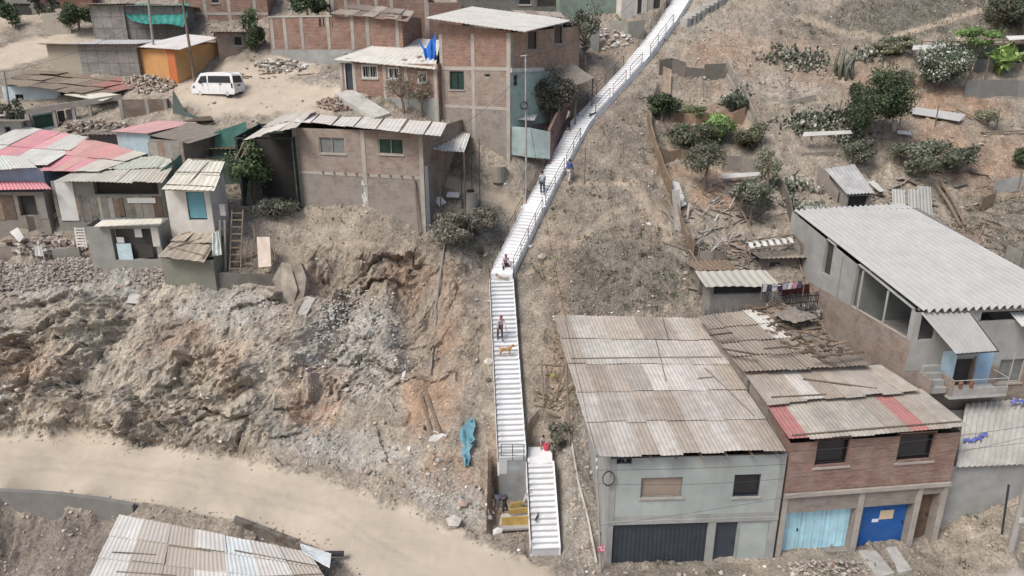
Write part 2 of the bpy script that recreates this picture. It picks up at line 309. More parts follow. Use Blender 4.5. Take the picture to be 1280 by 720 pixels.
def brickmat(name, c1, c2, mortar, bw=.26, bh=.11, ms=.014, plaster=.0, pc=(.33, .29, .26), off=.5):
    if name in MATS: return MATS[name]
    m, t, nodes, links, b = nt(name)
    uv = nodes.new('ShaderNodeUVMap'); uv.uv_map = 'UVMap'
    geo = nodes.new('ShaderNodeNewGeometry'); P = geo.outputs['Position']
    wob = noise(t, P, 1.2, 2); vm = nodes.new('ShaderNodeVectorMath'); vm.operation = 'MULTIPLY_ADD'
    vm.inputs[1].default_value = (.03, .03, 0); links.new(wob, vm.inputs[0]); links.new(uv.outputs[0], vm.inputs[2])
    br = N(nodes, 'ShaderNodeTexBrick', Scale=1.0); links.new(vm.outputs[0], br.inputs['Vector'])
    br.inputs['Color1'].default_value = (*c1, 1); br.inputs['Color2'].default_value = (*c2, 1); br.inputs['Mortar'].default_value = (*mortar, 1)
    br.inputs['Mortar Size'].default_value = ms; br.inputs['Brick Width'].default_value = bw; br.inputs['Row Height'].default_value = bh; br.inputs['Bias'].default_value = -.1; br.offset = off
    at = nodes.new('ShaderNodeAttribute'); at.attribute_name = 'tint'
    c = mixc(t, br.outputs['Color'], at.outputs['Color'], 1.0, 'MULTIPLY')
    n1 = noise(t, P, 1.6, 5, .6); c = mixc(t, c, ramp(t, n1, [(.25, .72), (.75, 1.2)]), 1.0, 'MULTIPLY')
    nr = noise(t, uv.outputs[0], 3.0, 4, .6, stretch=(.35, 3.2, 1)); c = mixc(t, c, ramp(t, nr, [(.3, .78), (.7, 1.18)]), 1.0, 'MULTIPLY')
    n2 = noise(t, P, 1.1, 6, .7); c = mixc(t, c, pc, ramp(t, n2, [(.50 - plaster * .3, 0), (.66 - plaster * .3, .35 + plaster)]))
    n3 = noise(t, P, 22, 3); c = mixc(t, c, ramp(t, n3, [(.2, .85), (.8, 1.12)]), 1.0, 'MULTIPLY')
    links.new(c, b.inputs['Base Color']); b.inputs['Roughness'].default_value = .9; b.inputs['Specular IOR Level'].default_value = .2
    bb = nodes.new('ShaderNodeMath'); bb.operation = 'MULTIPLY_ADD'; bb.inputs[1].default_value = -1.0; links.new(br.outputs['Fac'], bb.inputs[0]); links.new(n3, bb.inputs[2])
    bump(t, bb.outputs[0], .35, .015, b)
    MATS[name] = m; return m
def leafmat(name, c):
    if name in MATS: return MATS[name]
    m, t, nodes, links, b = nt(name)
    at = nodes.new('ShaderNodeAttribute'); at.attribute_name = 'tint'
    cc = mixc(t, c, at.outputs['Color'], 1.0, 'MULTIPLY'); links.new(cc, b.inputs['Base Color']); b.inputs['Roughness'].default_value = .65
    b.inputs['Specular IOR Level'].default_value = .25
    tr = nodes.new('ShaderNodeBsdfTranslucent'); links.new(cc, tr.inputs['Color'])
    mx = nodes.new('ShaderNodeMixShader'); mx.inputs[0].default_value = .25; links.new(b.outputs[0], mx.inputs[1]); links.new(tr.outputs[0], mx.inputs[2])
    links.new(mx.outputs[0], nodes['Material Output'].inputs[0]); MATS[name] = m; return m
def glassmat(name, c=(.012, .014, .016), rough=.25):
    if name in MATS: return MATS[name]
    m, t, nodes, links, b = nt(name)
    geo = nodes.new('ShaderNodeNewGeometry'); n = noise(t, geo.outputs['Position'], 2.5, 3)
    cc = mixc(t, c, ramp(t, n, [(.3, .8), (.7, 1.25)]), 1.0, 'MULTIPLY'); links.new(cc, b.inputs['Base Color'])
    b.inputs['Roughness'].default_value = rough; MATS[name] = m; return m
# ------------------------------------------------ mesh builder
def auto_uv(V, loops, starts, totals):
    """wall-like faces: metres along the wall and up; floors: plan metres"""
    nF = len(starts); P0 = V[loops[starts]]; P1 = V[loops[starts + 1]]; P2 = V[loops[starts + 2]]
    n = np.cross(P1 - P0, P2 - P0); n /= (np.linalg.norm(n, axis=1, keepdims=True) + 1e-12)
    tx = np.stack([-n[:, 1], n[:, 0]], 1); tl = np.hypot(tx[:, 0], tx[:, 1])[:, None]; tx = np.where(tl > 1e-6, tx / np.maximum(tl, 1e-6), [[1, 0]])
    fi = np.repeat(np.arange(nF), totals); P = V[loops]
    wall = np.abs(n[fi, 2]) < .75
    u = np.where(wall, P[:, 0] * tx[fi, 0] + P[:, 1] * tx[fi, 1], P[:, 0]); v = np.where(wall, P[:, 2], P[:, 1])
    return np.stack([u, v], 1)
class MB:
    def __init__(s): s.V = []; s.F = []; s.T = []; s.M = []; s.tint = (1, 1, 1); s.mi = 0
    def v(s, p): s.V.append((float(p[0]), float(p[1]), float(p[2]))); return len(s.V) - 1
    def f(s, idx): s.F.append(tuple(idx)); s.T.append(s.tint); s.M.append(s.mi)
    def poly(s, *pts): s.f([s.v(p) for p in pts])
    def hexa(s, b4, t4):
        """solid from 4 lower and 4 upper points, both counter-clockwise seen from above"""
        b = [s.v(p) for p in b4]; t = [s.v(p) for p in t4]
        s.f(b[::-1]); s.f(t)
        for i in range(4): j = (i + 1) % 4; s.f((b[i], b[j], t[j], t[i]))
    def box(s, c, size, R=None):
        c = np.array(c, float); hx, hy, hz = np.array(size, float) / 2
        R = np.eye(3) if R is None else (np.array(R) if not isinstance(R, (int, float)) else rotz(R))
        q = lambda x, y, z: c + R @ np.array([x, y, z])
        s.hexa([q(-hx, -hy, -hz), q(hx, -hy, -hz), q(hx, hy, -hz), q(-hx, hy, -hz)], [q(-hx, -hy, hz), q(hx, -hy, hz), q(hx, hy, hz), q(-hx, hy, hz)])
    def bar(s, a, b, w, h=None, roll=None):
        """rectangular bar from a to b"""
        a = np.array(a, float); b = np.array(b, float); h = w if h is None else h
        d = b - a; d /= (np.linalg.norm(d) + 1e-9); up = np.array([0, 0, 1.]) if abs(d[2]) < .95 else np.array([0, 1., 0])
        if roll is not None: up = np.array(roll, float)
        x = np.cross(d, up); x /= np.linalg.norm(x); y = np.cross(x, d)
        o = [(-w / 2, -h / 2), (w / 2, -h / 2), (w / 2, h / 2), (-w / 2, h / 2)]
        A = [s.v(a + x * u + y * w_) for u, w_ in o]; B = [s.v(b + x * u + y * w_) for u, w_ in o]
        s.f(A); s.f(B[::-1])
        for i in range(4): j = (i + 1) % 4; s.f((A[j], A[i], B[i], B[j]))
    def tube(s, pts, r, n=7, cap=True):
        pts = [np.array(p, float) for p in pts]; R = r if hasattr(r, '__len__') else [r] * len(pts); rings = []
        for i, p in enumerate(pts):
            d = (pts[min(i + 1, len(pts) - 1)] - pts[max(i - 1, 0)]); d /= (np.linalg.norm(d) + 1e-9)
            up = np.array([0, 0, 1.]) if abs(d[2]) < .9 else np.array([1., 0, 0])
            x = np.cross(d, up); x /= np.linalg.norm(x); y = np.cross(x, d)
            rings.append([s.v(p + (x * math.cos(2 * math.pi * k / n) + y * math.sin(2 * math.pi * k / n)) * R[i]) for k in range(n)])
        for a, b in zip(rings[:-1], rings[1:]):
            for k in range(n): j = (k + 1) % n; s.f((a[k], a[j], b[j], b[k]))
        if cap: s.f(rings[0][::-1]); s.f(rings[-1])
    def ell(s, c, r, n=8, m=6, R=None, jit=0):
        c = np.array(c, float); r = np.array(r, float) * np.ones(3); R = np.eye(3) if R is None else R; rows = []
        for i in range(1, m):
            th = math.pi * i / m
            rows.append([s.v(c + R @ (r * (1 + random.uniform(-jit, jit)) * [math.sin(th) * math.cos(2 * math.pi * k / n), math.sin(th) * math.sin(2 * math.pi * k / n), math.cos(th)])) for k in range(n)])
        t = s.v(c + R @ [0, 0, r[2]]); b = s.v(c - R @ [0, 0, r[2]])
        for k in range(n): j = (k + 1) % n; s.f((t, rows[0][k], rows[0][j])); s.f((b, rows[-1][j], rows[-1][k]))
        for a, d in zip(rows[:-1], rows[1:]):
            for k in range(n): j = (k + 1) % n; s.f((a[k], d[k], d[j], a[j]))
    def sheet(s, A, B, C, D, pitch=.25, amp=.03, nv=6, th=.012, sag=0., wav=6, edge=0., seed=0, flatw=False):
        """corrugated sheet: A front left, B front right, C back right, D back left; ribs run front to back"""
        A, B, C, D = [np.array(p, float) for p in (A, B, C, D)]
        W = max(np.linalg.norm(B - A), np.linalg.norm(C - D)); nw = max(1, round(W / pitch)) if amp else 4
        nu = nw * wav if amp else max(2, int(W / .5)); n = np.cross(B - A, D - A); n /= np.linalg.norm(n)
        if n[2] < 0: n = -n
        top = []; bot = []; r = random.Random(seed)
        eo = [r.uniform(-1, 1) * edge for _ in range(nu + 1)]; es = [r.uniform(-1, 1) for _ in range(nv + 1)]
        for j in range(nv + 1):
            v = j / nv; tr = []; br = []
            for i in range(nu + 1):
                u = i / nu; vv = v
                p = (A * (1 - u) + B * u) * (1 - vv) + (D * (1 - u) + C * u) * vv
                if j == 0 and edge: p = p + (D - A) / np.linalg.norm(D - A) * eo[(i // wav) % len(eo)]
                a = 0
                if amp:
                    ph = (i % wav) / wav * 2 * math.pi
                    a = amp * math.sin(ph) if not flatw else amp * (1 if (i % wav) in (0, 1) else 0)
                p = p + n * (a + sag * math.sin(math.pi * v) * -1 + sag * .7 * math.sin(u * 7 + seed) * es[j])
                tr.append(s.v(p)); br.append(s.v(p - n * th))
            top.append(tr); bot.append(br)
        for j in range(nv):
            for i in range(nu):
                s.f((top[j][i], top[j][i + 1], top[j + 1][i + 1], top[j + 1][i])); s.f((bot[j][i], bot[j + 1][i], bot[j + 1][i + 1], bot[j][i + 1]))
        for i in range(nu): s.f((top[0][i], bot[0][i], bot[0][i + 1], top[0][i + 1])); s.f((top[nv][i + 1], bot[nv][i + 1], bot[nv][i], top[nv][i]))
        for j in range(nv): s.f((top[j + 1][0], bot[j + 1][0], bot[j][0], top[j][0])); s.f((top[j][nu], bot[j][nu], bot[j + 1][nu], top[j + 1][nu]))
    def link(s, name, mats, parent=None, smooth=False, **kw):
        V = np.array(s.V, np.float64); tot = np.array([len(f) for f in s.F], np.int32); st = np.concatenate([[0], np.cumsum(tot)[:-1]]).astype(np.int32)
        return link_np(name, V, np.concatenate([np.array(f, np.int32) for f in s.F]), st, tot, mats, parent, np.array(s.T), np.array(s.M, np.int32), smooth, **kw)
def rotz(a): c, s = math.cos(a), math.sin(a); return np.array([[c, -s, 0], [s, c, 0], [0, 0, 1.]])
def link_np(name, V, loops, st, tot, mats, parent=None, tint=None, mi=None, smooth=False, **kw):
    uv = auto_uv(V, loops, st, tot)
    if parent is not None:
        M = np.array(parent_world(parent).inverted()); L = V @ M[:3, :3].T + M[:3, 3]; org = None
    else:
        org = np.array([V[:, 0].mean(), V[:, 1].mean(), V[:, 2].min()]); L = V - org
    me = bpy.data.meshes.new(name); me.vertices.add(len(L)); me.vertices.foreach_set('co', L.astype(np.float32).ravel())
    me.loops.add(len(loops)); me.loops.foreach_set('vertex_index', loops.astype(np.int32))
    me.polygons.add(len(st)); me.polygons.foreach_set('loop_start', st.astype(np.int32)); me.polygons.foreach_set('loop_total', tot.astype(np.int32))
    me.polygons.foreach_set('use_smooth', np.full(len(st), bool(smooth)))
    if mi is not None: me.polygons.foreach_set('material_index', mi)
    u = me.uv_layers.new(name='UVMap'); u.data.foreach_set('uv', uv.astype(np.float32).ravel())
    a = me.attributes.new('tint', 'FLOAT_COLOR', 'FACE'); c = np.ones((len(st), 4), np.float32)
    if tint is not None: c[:, :3] = tint
    a.data.foreach_set('color', c.ravel())
    me.update(calc_edges=True)
    for m in (mats if isinstance(mats, (list, tuple)) else [mats]): me.materials.append(m)
    o = bpy.data.objects.new(name, me); COL.objects.link(o)
    if parent is not None: o.parent = parent
    else: o.location = org
    for k, v in kw.items(): o[k] = v
    return o
def parent_world(o):
    M = Matrix.LocRotScale(o.location, o.rotation_euler, o.scale)
    return parent_world(o.parent) @ M if o.parent else M
def thing(name, label, cat, loc, rz=0, group=None):
    o = bpy.data.objects.new(name, None); COL.objects.link(o); o.location = [float(x) for x in loc]; o.rotation_euler = (0, 0, rz); o.empty_display_size = .3
    o['label'] = label; o['category'] = cat
    if group: o['group'] = group
    return o
def tag(o, label, cat, group=None):
    o['label'] = label; o['category'] = cat
    if group: o['group'] = group
    return o
def ico():
    t = (1 + 5 ** .5) / 2
    v = np.array([(-1, t, 0), (1, t, 0), (-1, -t, 0), (1, -t, 0), (0, -1, t), (0, 1, t), (0, -1, -t), (0, 1, -t), (t, 0, -1), (t, 0, 1), (-t, 0, -1), (-t, 0, 1)], float); v /= np.linalg.norm(v[0])
    f = np.array([(0, 11, 5), (0, 5, 1), (0, 1, 7), (0, 7, 10), (0, 10, 11), (1, 5, 9), (5, 11, 4), (11, 10, 2), (10, 7, 6), (7, 1, 8), (3, 9, 4), (3, 4, 2), (3, 2, 6), (3, 6, 8), (3, 8, 9), (4, 9, 5), (2, 4, 11), (6, 2, 10), (8, 6, 7), (9, 8, 1)])
    return v, f
ICOV, ICOF = ico()
def stones(name, P, R, tint, mat, **kw):
    """many rough stones as one mesh; P (n,3) centres, R (n,) radii, tint (n,3)"""
    n = len(P); v = ICOV[None] * (1 + rng.uniform(-.38, .38, (n, 12, 1))) * rng.uniform(.55, 1.25, (n, 1, 3)) * np.array([1, 1, .75])
    a = rng.uniform(0, 6.28, n); c, s = np.cos(a), np.sin(a)
    x = v[:, :, 0] * c[:, None] - v[:, :, 1] * s[:, None]; y = v[:, :, 0] * s[:, None] + v[:, :, 1] * c[:, None]
    v = np.stack([x, y, v[:, :, 2]], 2) * R[:, None, None] + P[:, None]
    loops = (ICOF[None] + np.arange(n)[:, None, None] * 12).reshape(-1)
    nf = n * 20; return link_np(name, v.reshape(-1, 3), loops, np.arange(nf) * 3, np.full(nf, 3), mat, None, np.repeat(tint, 20, 0), None, False, **kw)
def quads(name, C, U, W, tint, mat, parent=None, tri=False, **kw):
    """many leaves: centre, half-width and half-length vectors"""
    n = len(C)
    if tri: v = np.stack([C - U, C + U, C + W * 2], 1); k = 3
    else: v = np.stack([C - W, C + U, C + W, C - U], 1); k = 4
    return link_np(name, v.reshape(-1, 3), np.arange(n * k), np.arange(n) * k, np.full(n, k), mat, parent, tint, None, False, **kw)
# ------------------------------------------------ level pads cut for houses, in world metres
pad([Pz(757, 706, 0), Pz(970, 700, 0), Pz(1175, 678, 0), Pz(1160, 720, 0), Pz(750, 722, 0)], 0.0, .5)
pad([Pz(620, 618, .35), Pz(662, 618, .35), Pz(664, 668, .2), Pz(615, 672, .2)], .22, .35)
pad([PY(306, 250, 48.4)[:2], PY(374, 250, 48.4)[:2], (-14.0, 52.2), (-17.9, 52.2)], 12.9, .3)
# ------------------------------------------------ ground material and sheet
def build_ground():
    def C(*c): return np.array(c)[None, None, :]
    def mx(a, b, m): return a * (1 - m[..., None]) + b * m[..., None]
    col = C(.42, .35, .275) * np.ones(GX.shape + (1,))
    col = mx(col, C(.30, .26, .21), sstep(.45, .62, nz3) * .6)
    col = mx(col, C(.46, .385, .30), sstep(.5, .7, nz1) * .5)
    col = mx(col, C(.45, .40, .325), cliffL * .75 * sstep(.3, .6, nz2))
    # bedding in the cut: bands of pale and brown
    jm = facets(ru_ / 2.6, rv_ / 1.15, 5); col = mx(col, C(.52, .46, .37), cliffL * sstep(.1, .45, jm) * .5); col = mx(col, C(.33, .285, .23), cliffL * sstep(-.15, -.45, jm) * .55)
    band = sstep(.35, .65, vn(q * 1.6 + 7, GX * .05, 44)); col = mx(col, C(.47, .41, .325), cliffL * band * .55)
    col = mx(col, C(.24, .19, .145), cliffL * sstep(.62, .8, vn(q * 2.7, GX * .1, 45)) * .6)
    col = mx(col, C(.20, .185, .155), scrub * .85)
    col = mx(col, C(.46, .44, .40), gravel * (.45 + .4 * sstep(.35, .65, nz2)))
    col = mx(col, C(.47, .30, .195), orange * (1 - .2 * cliffL) * (.55 + .45 * sstep(.35, .65, nz1)))
    col = mx(col, C(.12, .15, .07), green * .5)
    dust = C(.475, .415, .34) * (1 + (fbm(GX * .25, GY * .8, 4, 66)[..., None] - .5) * .14)
    dust = dust * C(1.02, 1.0, .97) * (1 - .045 * (1 - sstep(1, 5, rut))[..., None]) * (1 - .16 * (sstep(.55, .75, fbm(GX * .9, GY * 2.2, 4, 201)) * sstep(14, 0, np.minimum(PYg - ru, rl - PYg)))[..., None])
    g_ = col.mean(-1, keepdims=True); col = (col * .82 + g_ * .18) * C(.93, .93, .91) * .91 * (1 + .15 * cliffL[..., None])
    col = mx(col, C(.30, .235, .18), blob(470, 390, 130, 90) * .45 * (1 - gravel)); col = mx(col, C(.25, .215, .175), blob(760, 250, 80, 150, 0, .5) * .45)
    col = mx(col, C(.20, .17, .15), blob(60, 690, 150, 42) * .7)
    col = mx(col, dust, road)
    col = mx(col, C(.52, .44, .35), plat * .85)
    col = mx(col, C(.50, .41, .31), paths * .75)
    col = mx(col, C(.40, .36, .32), street)
    m, t, nodes, links, b = nt('earth')
    geo = nodes.new('ShaderNodeNewGeometry'); P = geo.outputs['Position']
    at = nodes.new('ShaderNodeAttribute'); at.attribute_name = 'soil'; base = at.outputs['Color']
    rg = nodes.new('ShaderNodeAttribute'); rg.attribute_name = 'rough'; R = rg.outputs['Fac']
    n1 = noise(t, P, .9, 7, .7); n2 = noise(t, P, 6.5, 5, .7); n3 = noise(t, P, 26, 4, .7)
    vo = N(nodes, 'ShaderNodeTexVoronoi', Scale=7.5); links.new(P, vo.inputs['Vector']); vo2 = N(nodes, 'ShaderNodeTexVoronoi', Scale=17); links.new(P, vo2.inputs['Vector'])
    rough = mixc(t, base, ramp(t, n1, [(.28, .58), (.72, 1.38)]), 1.0, 'MULTIPLY')
    rough = mixc(t, rough, ramp(t, n2, [(.3, .62), (.52, 1), (.74, 1.5)]), 1.0, 'MULTIPLY')
    rough = mixc(t, rough, ramp(t, n3, [(.3, .7), (.7, 1.28)]), 1.0, 'MULTIPLY')
    # pale pebbles: random cells
    peb = nodes.new('ShaderNodeSeparateColor'); links.new(vo2.outputs['Color'], peb.inputs[0])
    pm = ramp(t, peb.outputs[0], [(.80, 0), (.86, 1)]); dm = ramp(t, vo2.outputs['Distance'], [(.28, 1), (.45, 0)])
    pf = nodes.new('ShaderNodeMath'); pf.operation = 'MULTIPLY'; links.new(pm, pf.inputs[0]); links.new(dm, pf.inputs[1])
    rough = mixc(t, rough, (.42, .385, .33), pf.outputs[0])
    dk = ramp(t, peb.outputs[1], [(.84, 0), (.9, .75)]); df = nodes.new('ShaderNodeMath'); df.operation = 'MULTIPLY'; links.new(dk, df.inputs[0]); links.new(dm, df.inputs[1])
    rough = mixc(t, rough, (.09, .075, .06), df.outputs[0])
    smooth = mixc(t, base, ramp(t, n1, [(.3, .94), (.7, 1.05)]), 1.0, 'MULTIPLY'); smooth = mixc(t, smooth, ramp(t, n3, [(.25, .93), (.75, 1.05)]), 1.0, 'MULTIPLY')
    c = mixc(t, smooth, rough, R); links.new(c, b.inputs['Base Color']); b.inputs['Roughness'].default_value = .95; b.inputs['Specular IOR Level'].default_value = .1
    hs = nodes.new('ShaderNodeMath'); hs.operation = 'MULTIPLY'; links.new(n2, hs.inputs[0]); links.new(R, hs.inputs[1])
    b1 = bump(t, hs.outputs[0], .8, .09, b)
    hv = nodes.new('ShaderNodeMath'); hv.operation = 'MULTIPLY_ADD'; links.new(pf.outputs[0], hv.inputs[0]); hv.inputs[1].default_value = .5; links.new(n3, hv.inputs[2])
    bump(t, hv.outputs[0], .5, .03, b, b1)
    MATS['earth'] = m
    ny, nx = GX.shape; idx = np.arange(ny * nx).reshape(ny, nx)
    Fq = np.stack([idx[:-1, :-1], idx[:-1, 1:], idx[1:, 1:], idx[1:, :-1]], -1).reshape(-1, 4)
    V = np.stack([GX, GY + DY, Zg], -1).reshape(-1, 3); cf = np.concatenate([col.reshape(-1, 3), np.ones((ny * nx, 1))], 1)
    rgh = (1 - np.clip(road * .97 + plat * .8 + paths * .7 + street, 0, 1)).ravel()
    ra, pa, sa = road.ravel(), plat.ravel(), street.ravel()
    cls = np.zeros(len(Fq), int); mq = lambda a: a[Fq].mean(1) > .5
    cls[mq(pa)] = 2; cls[mq(ra)] = 1; cls[mq(sa)] = 3
    for k, nm in enumerate(('hillside', 'dirt_road', 'dirt_yard', 'street')):
        fq = Fq[cls == k]
        if not len(fq): continue
        us, inv = np.unique(fq, return_inverse=True)
        me = bpy.data.meshes.new(nm); me.vertices.add(len(us)); me.vertices.foreach_set('co', V[us].astype(np.float32).ravel())
        me.loops.add(fq.size); me.loops.foreach_set('vertex_index', inv.astype(np.int32).ravel())
        me.polygons.add(len(fq)); me.polygons.foreach_set('loop_start', (np.arange(len(fq)) * 4).astype(np.int32)); me.polygons.foreach_set('loop_total', np.full(len(fq), 4, np.int32))
        me.polygons.foreach_set('use_smooth', np.full(len(fq), k != 0))
        a = me.attributes.new('soil', 'FLOAT_COLOR', 'POINT'); a.data.foreach_set('color', cf[us].astype(np.float32).ravel())
        a = me.attributes.new('rough', 'FLOAT', 'POINT'); a.data.foreach_set('value', rgh[us].astype(np.float32))
        me.update(calc_edges=True); me.materials.append(m); o = bpy.data.objects.new(nm, me); COL.objects.link(o); o['kind'] = 'structure'
build_ground()
def at_mask(mask, x, y):
    i = np.clip(np.searchsorted(xs, x) - 1, 0, len(xs) - 2); j = np.clip(np.searchsorted(ys, y) - 1, 0, len(ys) - 2); return mask[j, i]
# ------------------------------------------------ loose stones and dry scrub: nobody could count them
def scatter(n, dens, ymax=74):
    x = rng.uniform(-40, 46, n); y = rng.uniform(26, ymax, n); d = at_mask(dens, x, y) * np.clip(45 / y, .4, 1.4)
    z = Hv(x, y); px, py = proj(x, y, z); k = (rng.uniform(0, 1, n) < d) & (px > -40) & (px < 1320) & (py > -20) & (py < 760)
    x, y, z = x[k], y[k], z[k]; return x, y + at_mask(DY, x, y), z
nost = (std > 1.0) * 1.0
dens = np.clip(gravel * (nz2 > .38) * 1.0 + .13 + cliffL * .16 + sstep(.5, .9, slope) * .06, 0, 1) * (1 - np.clip(road + plat * .93 + street + paths * .9, 0, 1)) * nost
x, y, z = scatter(95000, dens * .8)
r = np.exp(rng.normal(-2.75, .42, len(x))); r = np.clip(r, .03, .3)
g = rng.uniform(.55, 1.25, (len(x), 1)); warm = rng.uniform(0, 1, (len(x), 1)); tint = g * (np.array([[.46, .43, .385]]) * (1 - warm) + np.array([[.44, .345, .265]]) * warm)
pale = rng.uniform(0, 1, len(x)) < .04; tint[pale] = [.72, .70, .66]
stones('rubble', np.stack([x, y, z + r * .2], 1), r, tint, plain('stone', (1, 1, 1), .9, .25, 6, 0, .3), kind='stuff')
# pebbles along the road and on the yard
x, y, z = scatter(60000, np.clip((road * sstep(.25, -.0, 0 * GX)) , 0, 1) * 0 + (plat * .06 + ((np.abs(PYg - ru) < 9) | (np.abs(PYg - rl) < 7)) * (GY < 40) * (GY > 25) * (PXg < 690) * .6 + blob(300, 655, 120, 8, 12) * .35 + blob(450, 612, 150, 10, 22) * .4 + street * .05) * nost)
r = np.exp(rng.normal(-3.2, .35, len(x))); tint = rng.uniform(.6, 1.2, (len(x), 1)) * np.array([[.42, .36, .3]])
stones('gravel', np.stack([x, y, z + r * .2], 1), r, tint, MATS['stone'], kind='stuff')
# dry stalks
def tufts(name, n, dens, h, cols, per=5):
    x, y, z = scatter(n, dens * nost); m = len(x)
    x = np.repeat(x, per) + rng.normal(0, .12, m * per); y = np.repeat(y, per) + rng.normal(0, .12, m * per); z = np.repeat(z, per) + rng.normal(0, .03, m * per)
    hh = rng.uniform(.3, 1, m * per) * h; a = rng.uniform(0, 6.28, m * per); ln = rng.uniform(.1, .9, m * per)
    Wv = np.stack([np.cos(a) * ln * hh, np.sin(a) * ln * hh, hh], 1) * .5; U = np.stack([-np.sin(a), np.cos(a), 0 * a], 1) * rng.uniform(.008, .022, (m * per, 1))
    c = np.array(cols)[rng.integers(0, len(cols), m * per)] * rng.uniform(.6, 1.3, (m * per, 1))
    quads(name, np.stack([x, y, z - .02], 1), U, Wv, c, leafmat('dry_leaf', (1, 1, 1)), tri=True, kind='stuff')
tufts('dry_scrub', 60000, np.clip(scrub * .9 + .02 * (1 - road) * (1 - plat) * (1 - street) * (1 - cliffL), 0, 1), .38, [(.30, .26, .19), (.20, .18, .13), (.40, .35, .26), (.14, .13, .095), (.16, .17, .10)])

x, y, z = scatter(5200, (.12 + .2 * gravel + .15 * sstep(.5, .7, nz2)) * (1 - road) * (1 - street) * nost)
n_ = len(x); a_ = rng.normal(0, 1, (n_, 3)); a_ /= np.linalg.norm(a_, axis=1, keepdims=True); b_ = np.cross(a_, rng.normal(0, 1, (n_, 3))); b_ /= np.linalg.norm(b_, axis=1, keepdims=True); s_ = rng.uniform(.03, .13, (n_, 1))
quads('litter', np.stack([x, y, z + .06], 1), a_ * s_, b_ * s_ * .6, np.array([(.75, .74, .72), (.6, .62, .64), (.5, .45, .38), (.2, .3, .45), (.55, .2, .18), (.7, .7, .66), (.12, .12, .12)])[rng.integers(0, 7, n_)], MATS['stone'], kind='stuff')
# ------------------------------------------------ the long concrete stairway
M_white = plain('white_concrete', (.87, .88, .89), .75, .08, 2.5, .08, .15, dirt=(.58, .54, .49), dirt_amt=.32)
M_conc = plain('concrete', (.38, .365, .345), .88, .25, 1.6, .25, .25, streak=True, dirt_amt=.15)
M_rail = plain('rail_metal', (.045, .045, .05), .5, .2, 8, 0, 0)
M_pale = plain('pale_concrete', (.50, .485, .45), .85, .2, 2, .3, .2, dirt_amt=.25)
stairs = thing('stairway', 'long white concrete stairway climbing the hillside from the dirt road, dark metal handrails', 'stairway', ST['a0'])
def flight(P, Q, n, w, name='flight', curb=(1, 1)):
    P = np.array(P, float); Q = np.array(Q, float); d = Q - P; L = math.hypot(d[0], d[1]); f = np.array([d[0] / L, d[1] / L, 0]); s = np.array([-f[1], f[0], 0])
    m = MB(); c = MB()
    for i in range(n):
        t0, t1 = L * i / n, L * (i + 1) / n; z = P[2] + d[2] * (i + 1) / n; a = P + f * t0; b = P + f * t1
        q = lambda o, e, zz: np.array([o[0] + s[0] * e, o[1] + s[1] * e, zz])
        zb = min(P[2], z) - .9 if i < 2 else z - 1.0
        k = random.uniform(.93, 1.04); m.tint = (k, k, k)
        nose = .035
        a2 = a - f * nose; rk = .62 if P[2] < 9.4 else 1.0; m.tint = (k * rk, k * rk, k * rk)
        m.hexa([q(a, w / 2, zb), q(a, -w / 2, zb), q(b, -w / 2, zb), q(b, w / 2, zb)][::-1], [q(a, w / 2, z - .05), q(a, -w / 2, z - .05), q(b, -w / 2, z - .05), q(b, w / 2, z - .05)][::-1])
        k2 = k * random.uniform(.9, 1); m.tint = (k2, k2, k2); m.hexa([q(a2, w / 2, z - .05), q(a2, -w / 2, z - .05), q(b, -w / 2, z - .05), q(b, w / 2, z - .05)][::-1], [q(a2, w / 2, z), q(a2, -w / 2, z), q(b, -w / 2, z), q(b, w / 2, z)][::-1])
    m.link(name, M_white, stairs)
    for sd, on in zip((1, -1), curb):
        if not on: continue
        c = MB(); e0, e1 = sd * w / 2, sd * (w / 2 + .09)
        A = P + s * e0; A1 = P + s * e1; B = Q + s * e0; B1 = Q + s * e1; up = np.array([0, 0, .13]); dn = np.array([0, 0, -1.0])
        lo = [A + dn, A1 + dn, B1 + dn, B + dn]; hi = [A + up, A1 + up, B1 + up, B + up]
        if sd > 0: lo, hi = lo[::-1], hi[::-1]
        c.hexa(lo, hi); c.link('stringer', M_white, stairs)
    return f, s
def landing(P, Q, w, name='landing', th=1.0):
    P = np.array(P, float); Q = np.array(Q, float); z = max(P[2], Q[2]) ; f = (Q - P); f[2] = 0; f /= np.linalg.norm(f); s = np.array([-f[1], f[0], 0]) * w / 2
    P = P - f * .0; m = MB(); a = lambda p, zz: np.array([p[0], p[1], zz])
    m.hexa([a(P + s, z - th), a(Q + s, z - th), a(Q - s, z - th), a(P - s, z - th)][::-1], [a(P + s, z), a(Q + s, z), a(Q - s, z), a(P - s, z)][::-1]); m.link(name, M_white, stairs)
def rail(pts, every=1.5, h=.92, r=.022, mid=2, ends=True):
    m = MB(); pts = [np.array(p, float) for p in pts]; up = np.array([0, 0, 1.])
    for k in range(mid + 1): hh = h * (1 - k / (mid + .6)); m.tube([p + up * hh for p in pts], r if k == 0 else r * .75, 6)
    for a, b in zip(pts[:-1], pts[1:]):
        n = max(1, round(np.linalg.norm(b - a) / every))
        for i in range(n + 1): p = a + (b - a) * i / n; m.tube([p - up * .15, p + up * h], r * 1.1, 6)
    m.link('handrail', M_rail, stairs)
W_ = 1.42
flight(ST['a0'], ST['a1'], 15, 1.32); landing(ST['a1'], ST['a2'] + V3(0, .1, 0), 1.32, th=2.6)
flight(ST['m0'], ST['m1'], 38, W_); landing(ST['m1'], ST['l1'] + V3(0, .15, 0), W_)
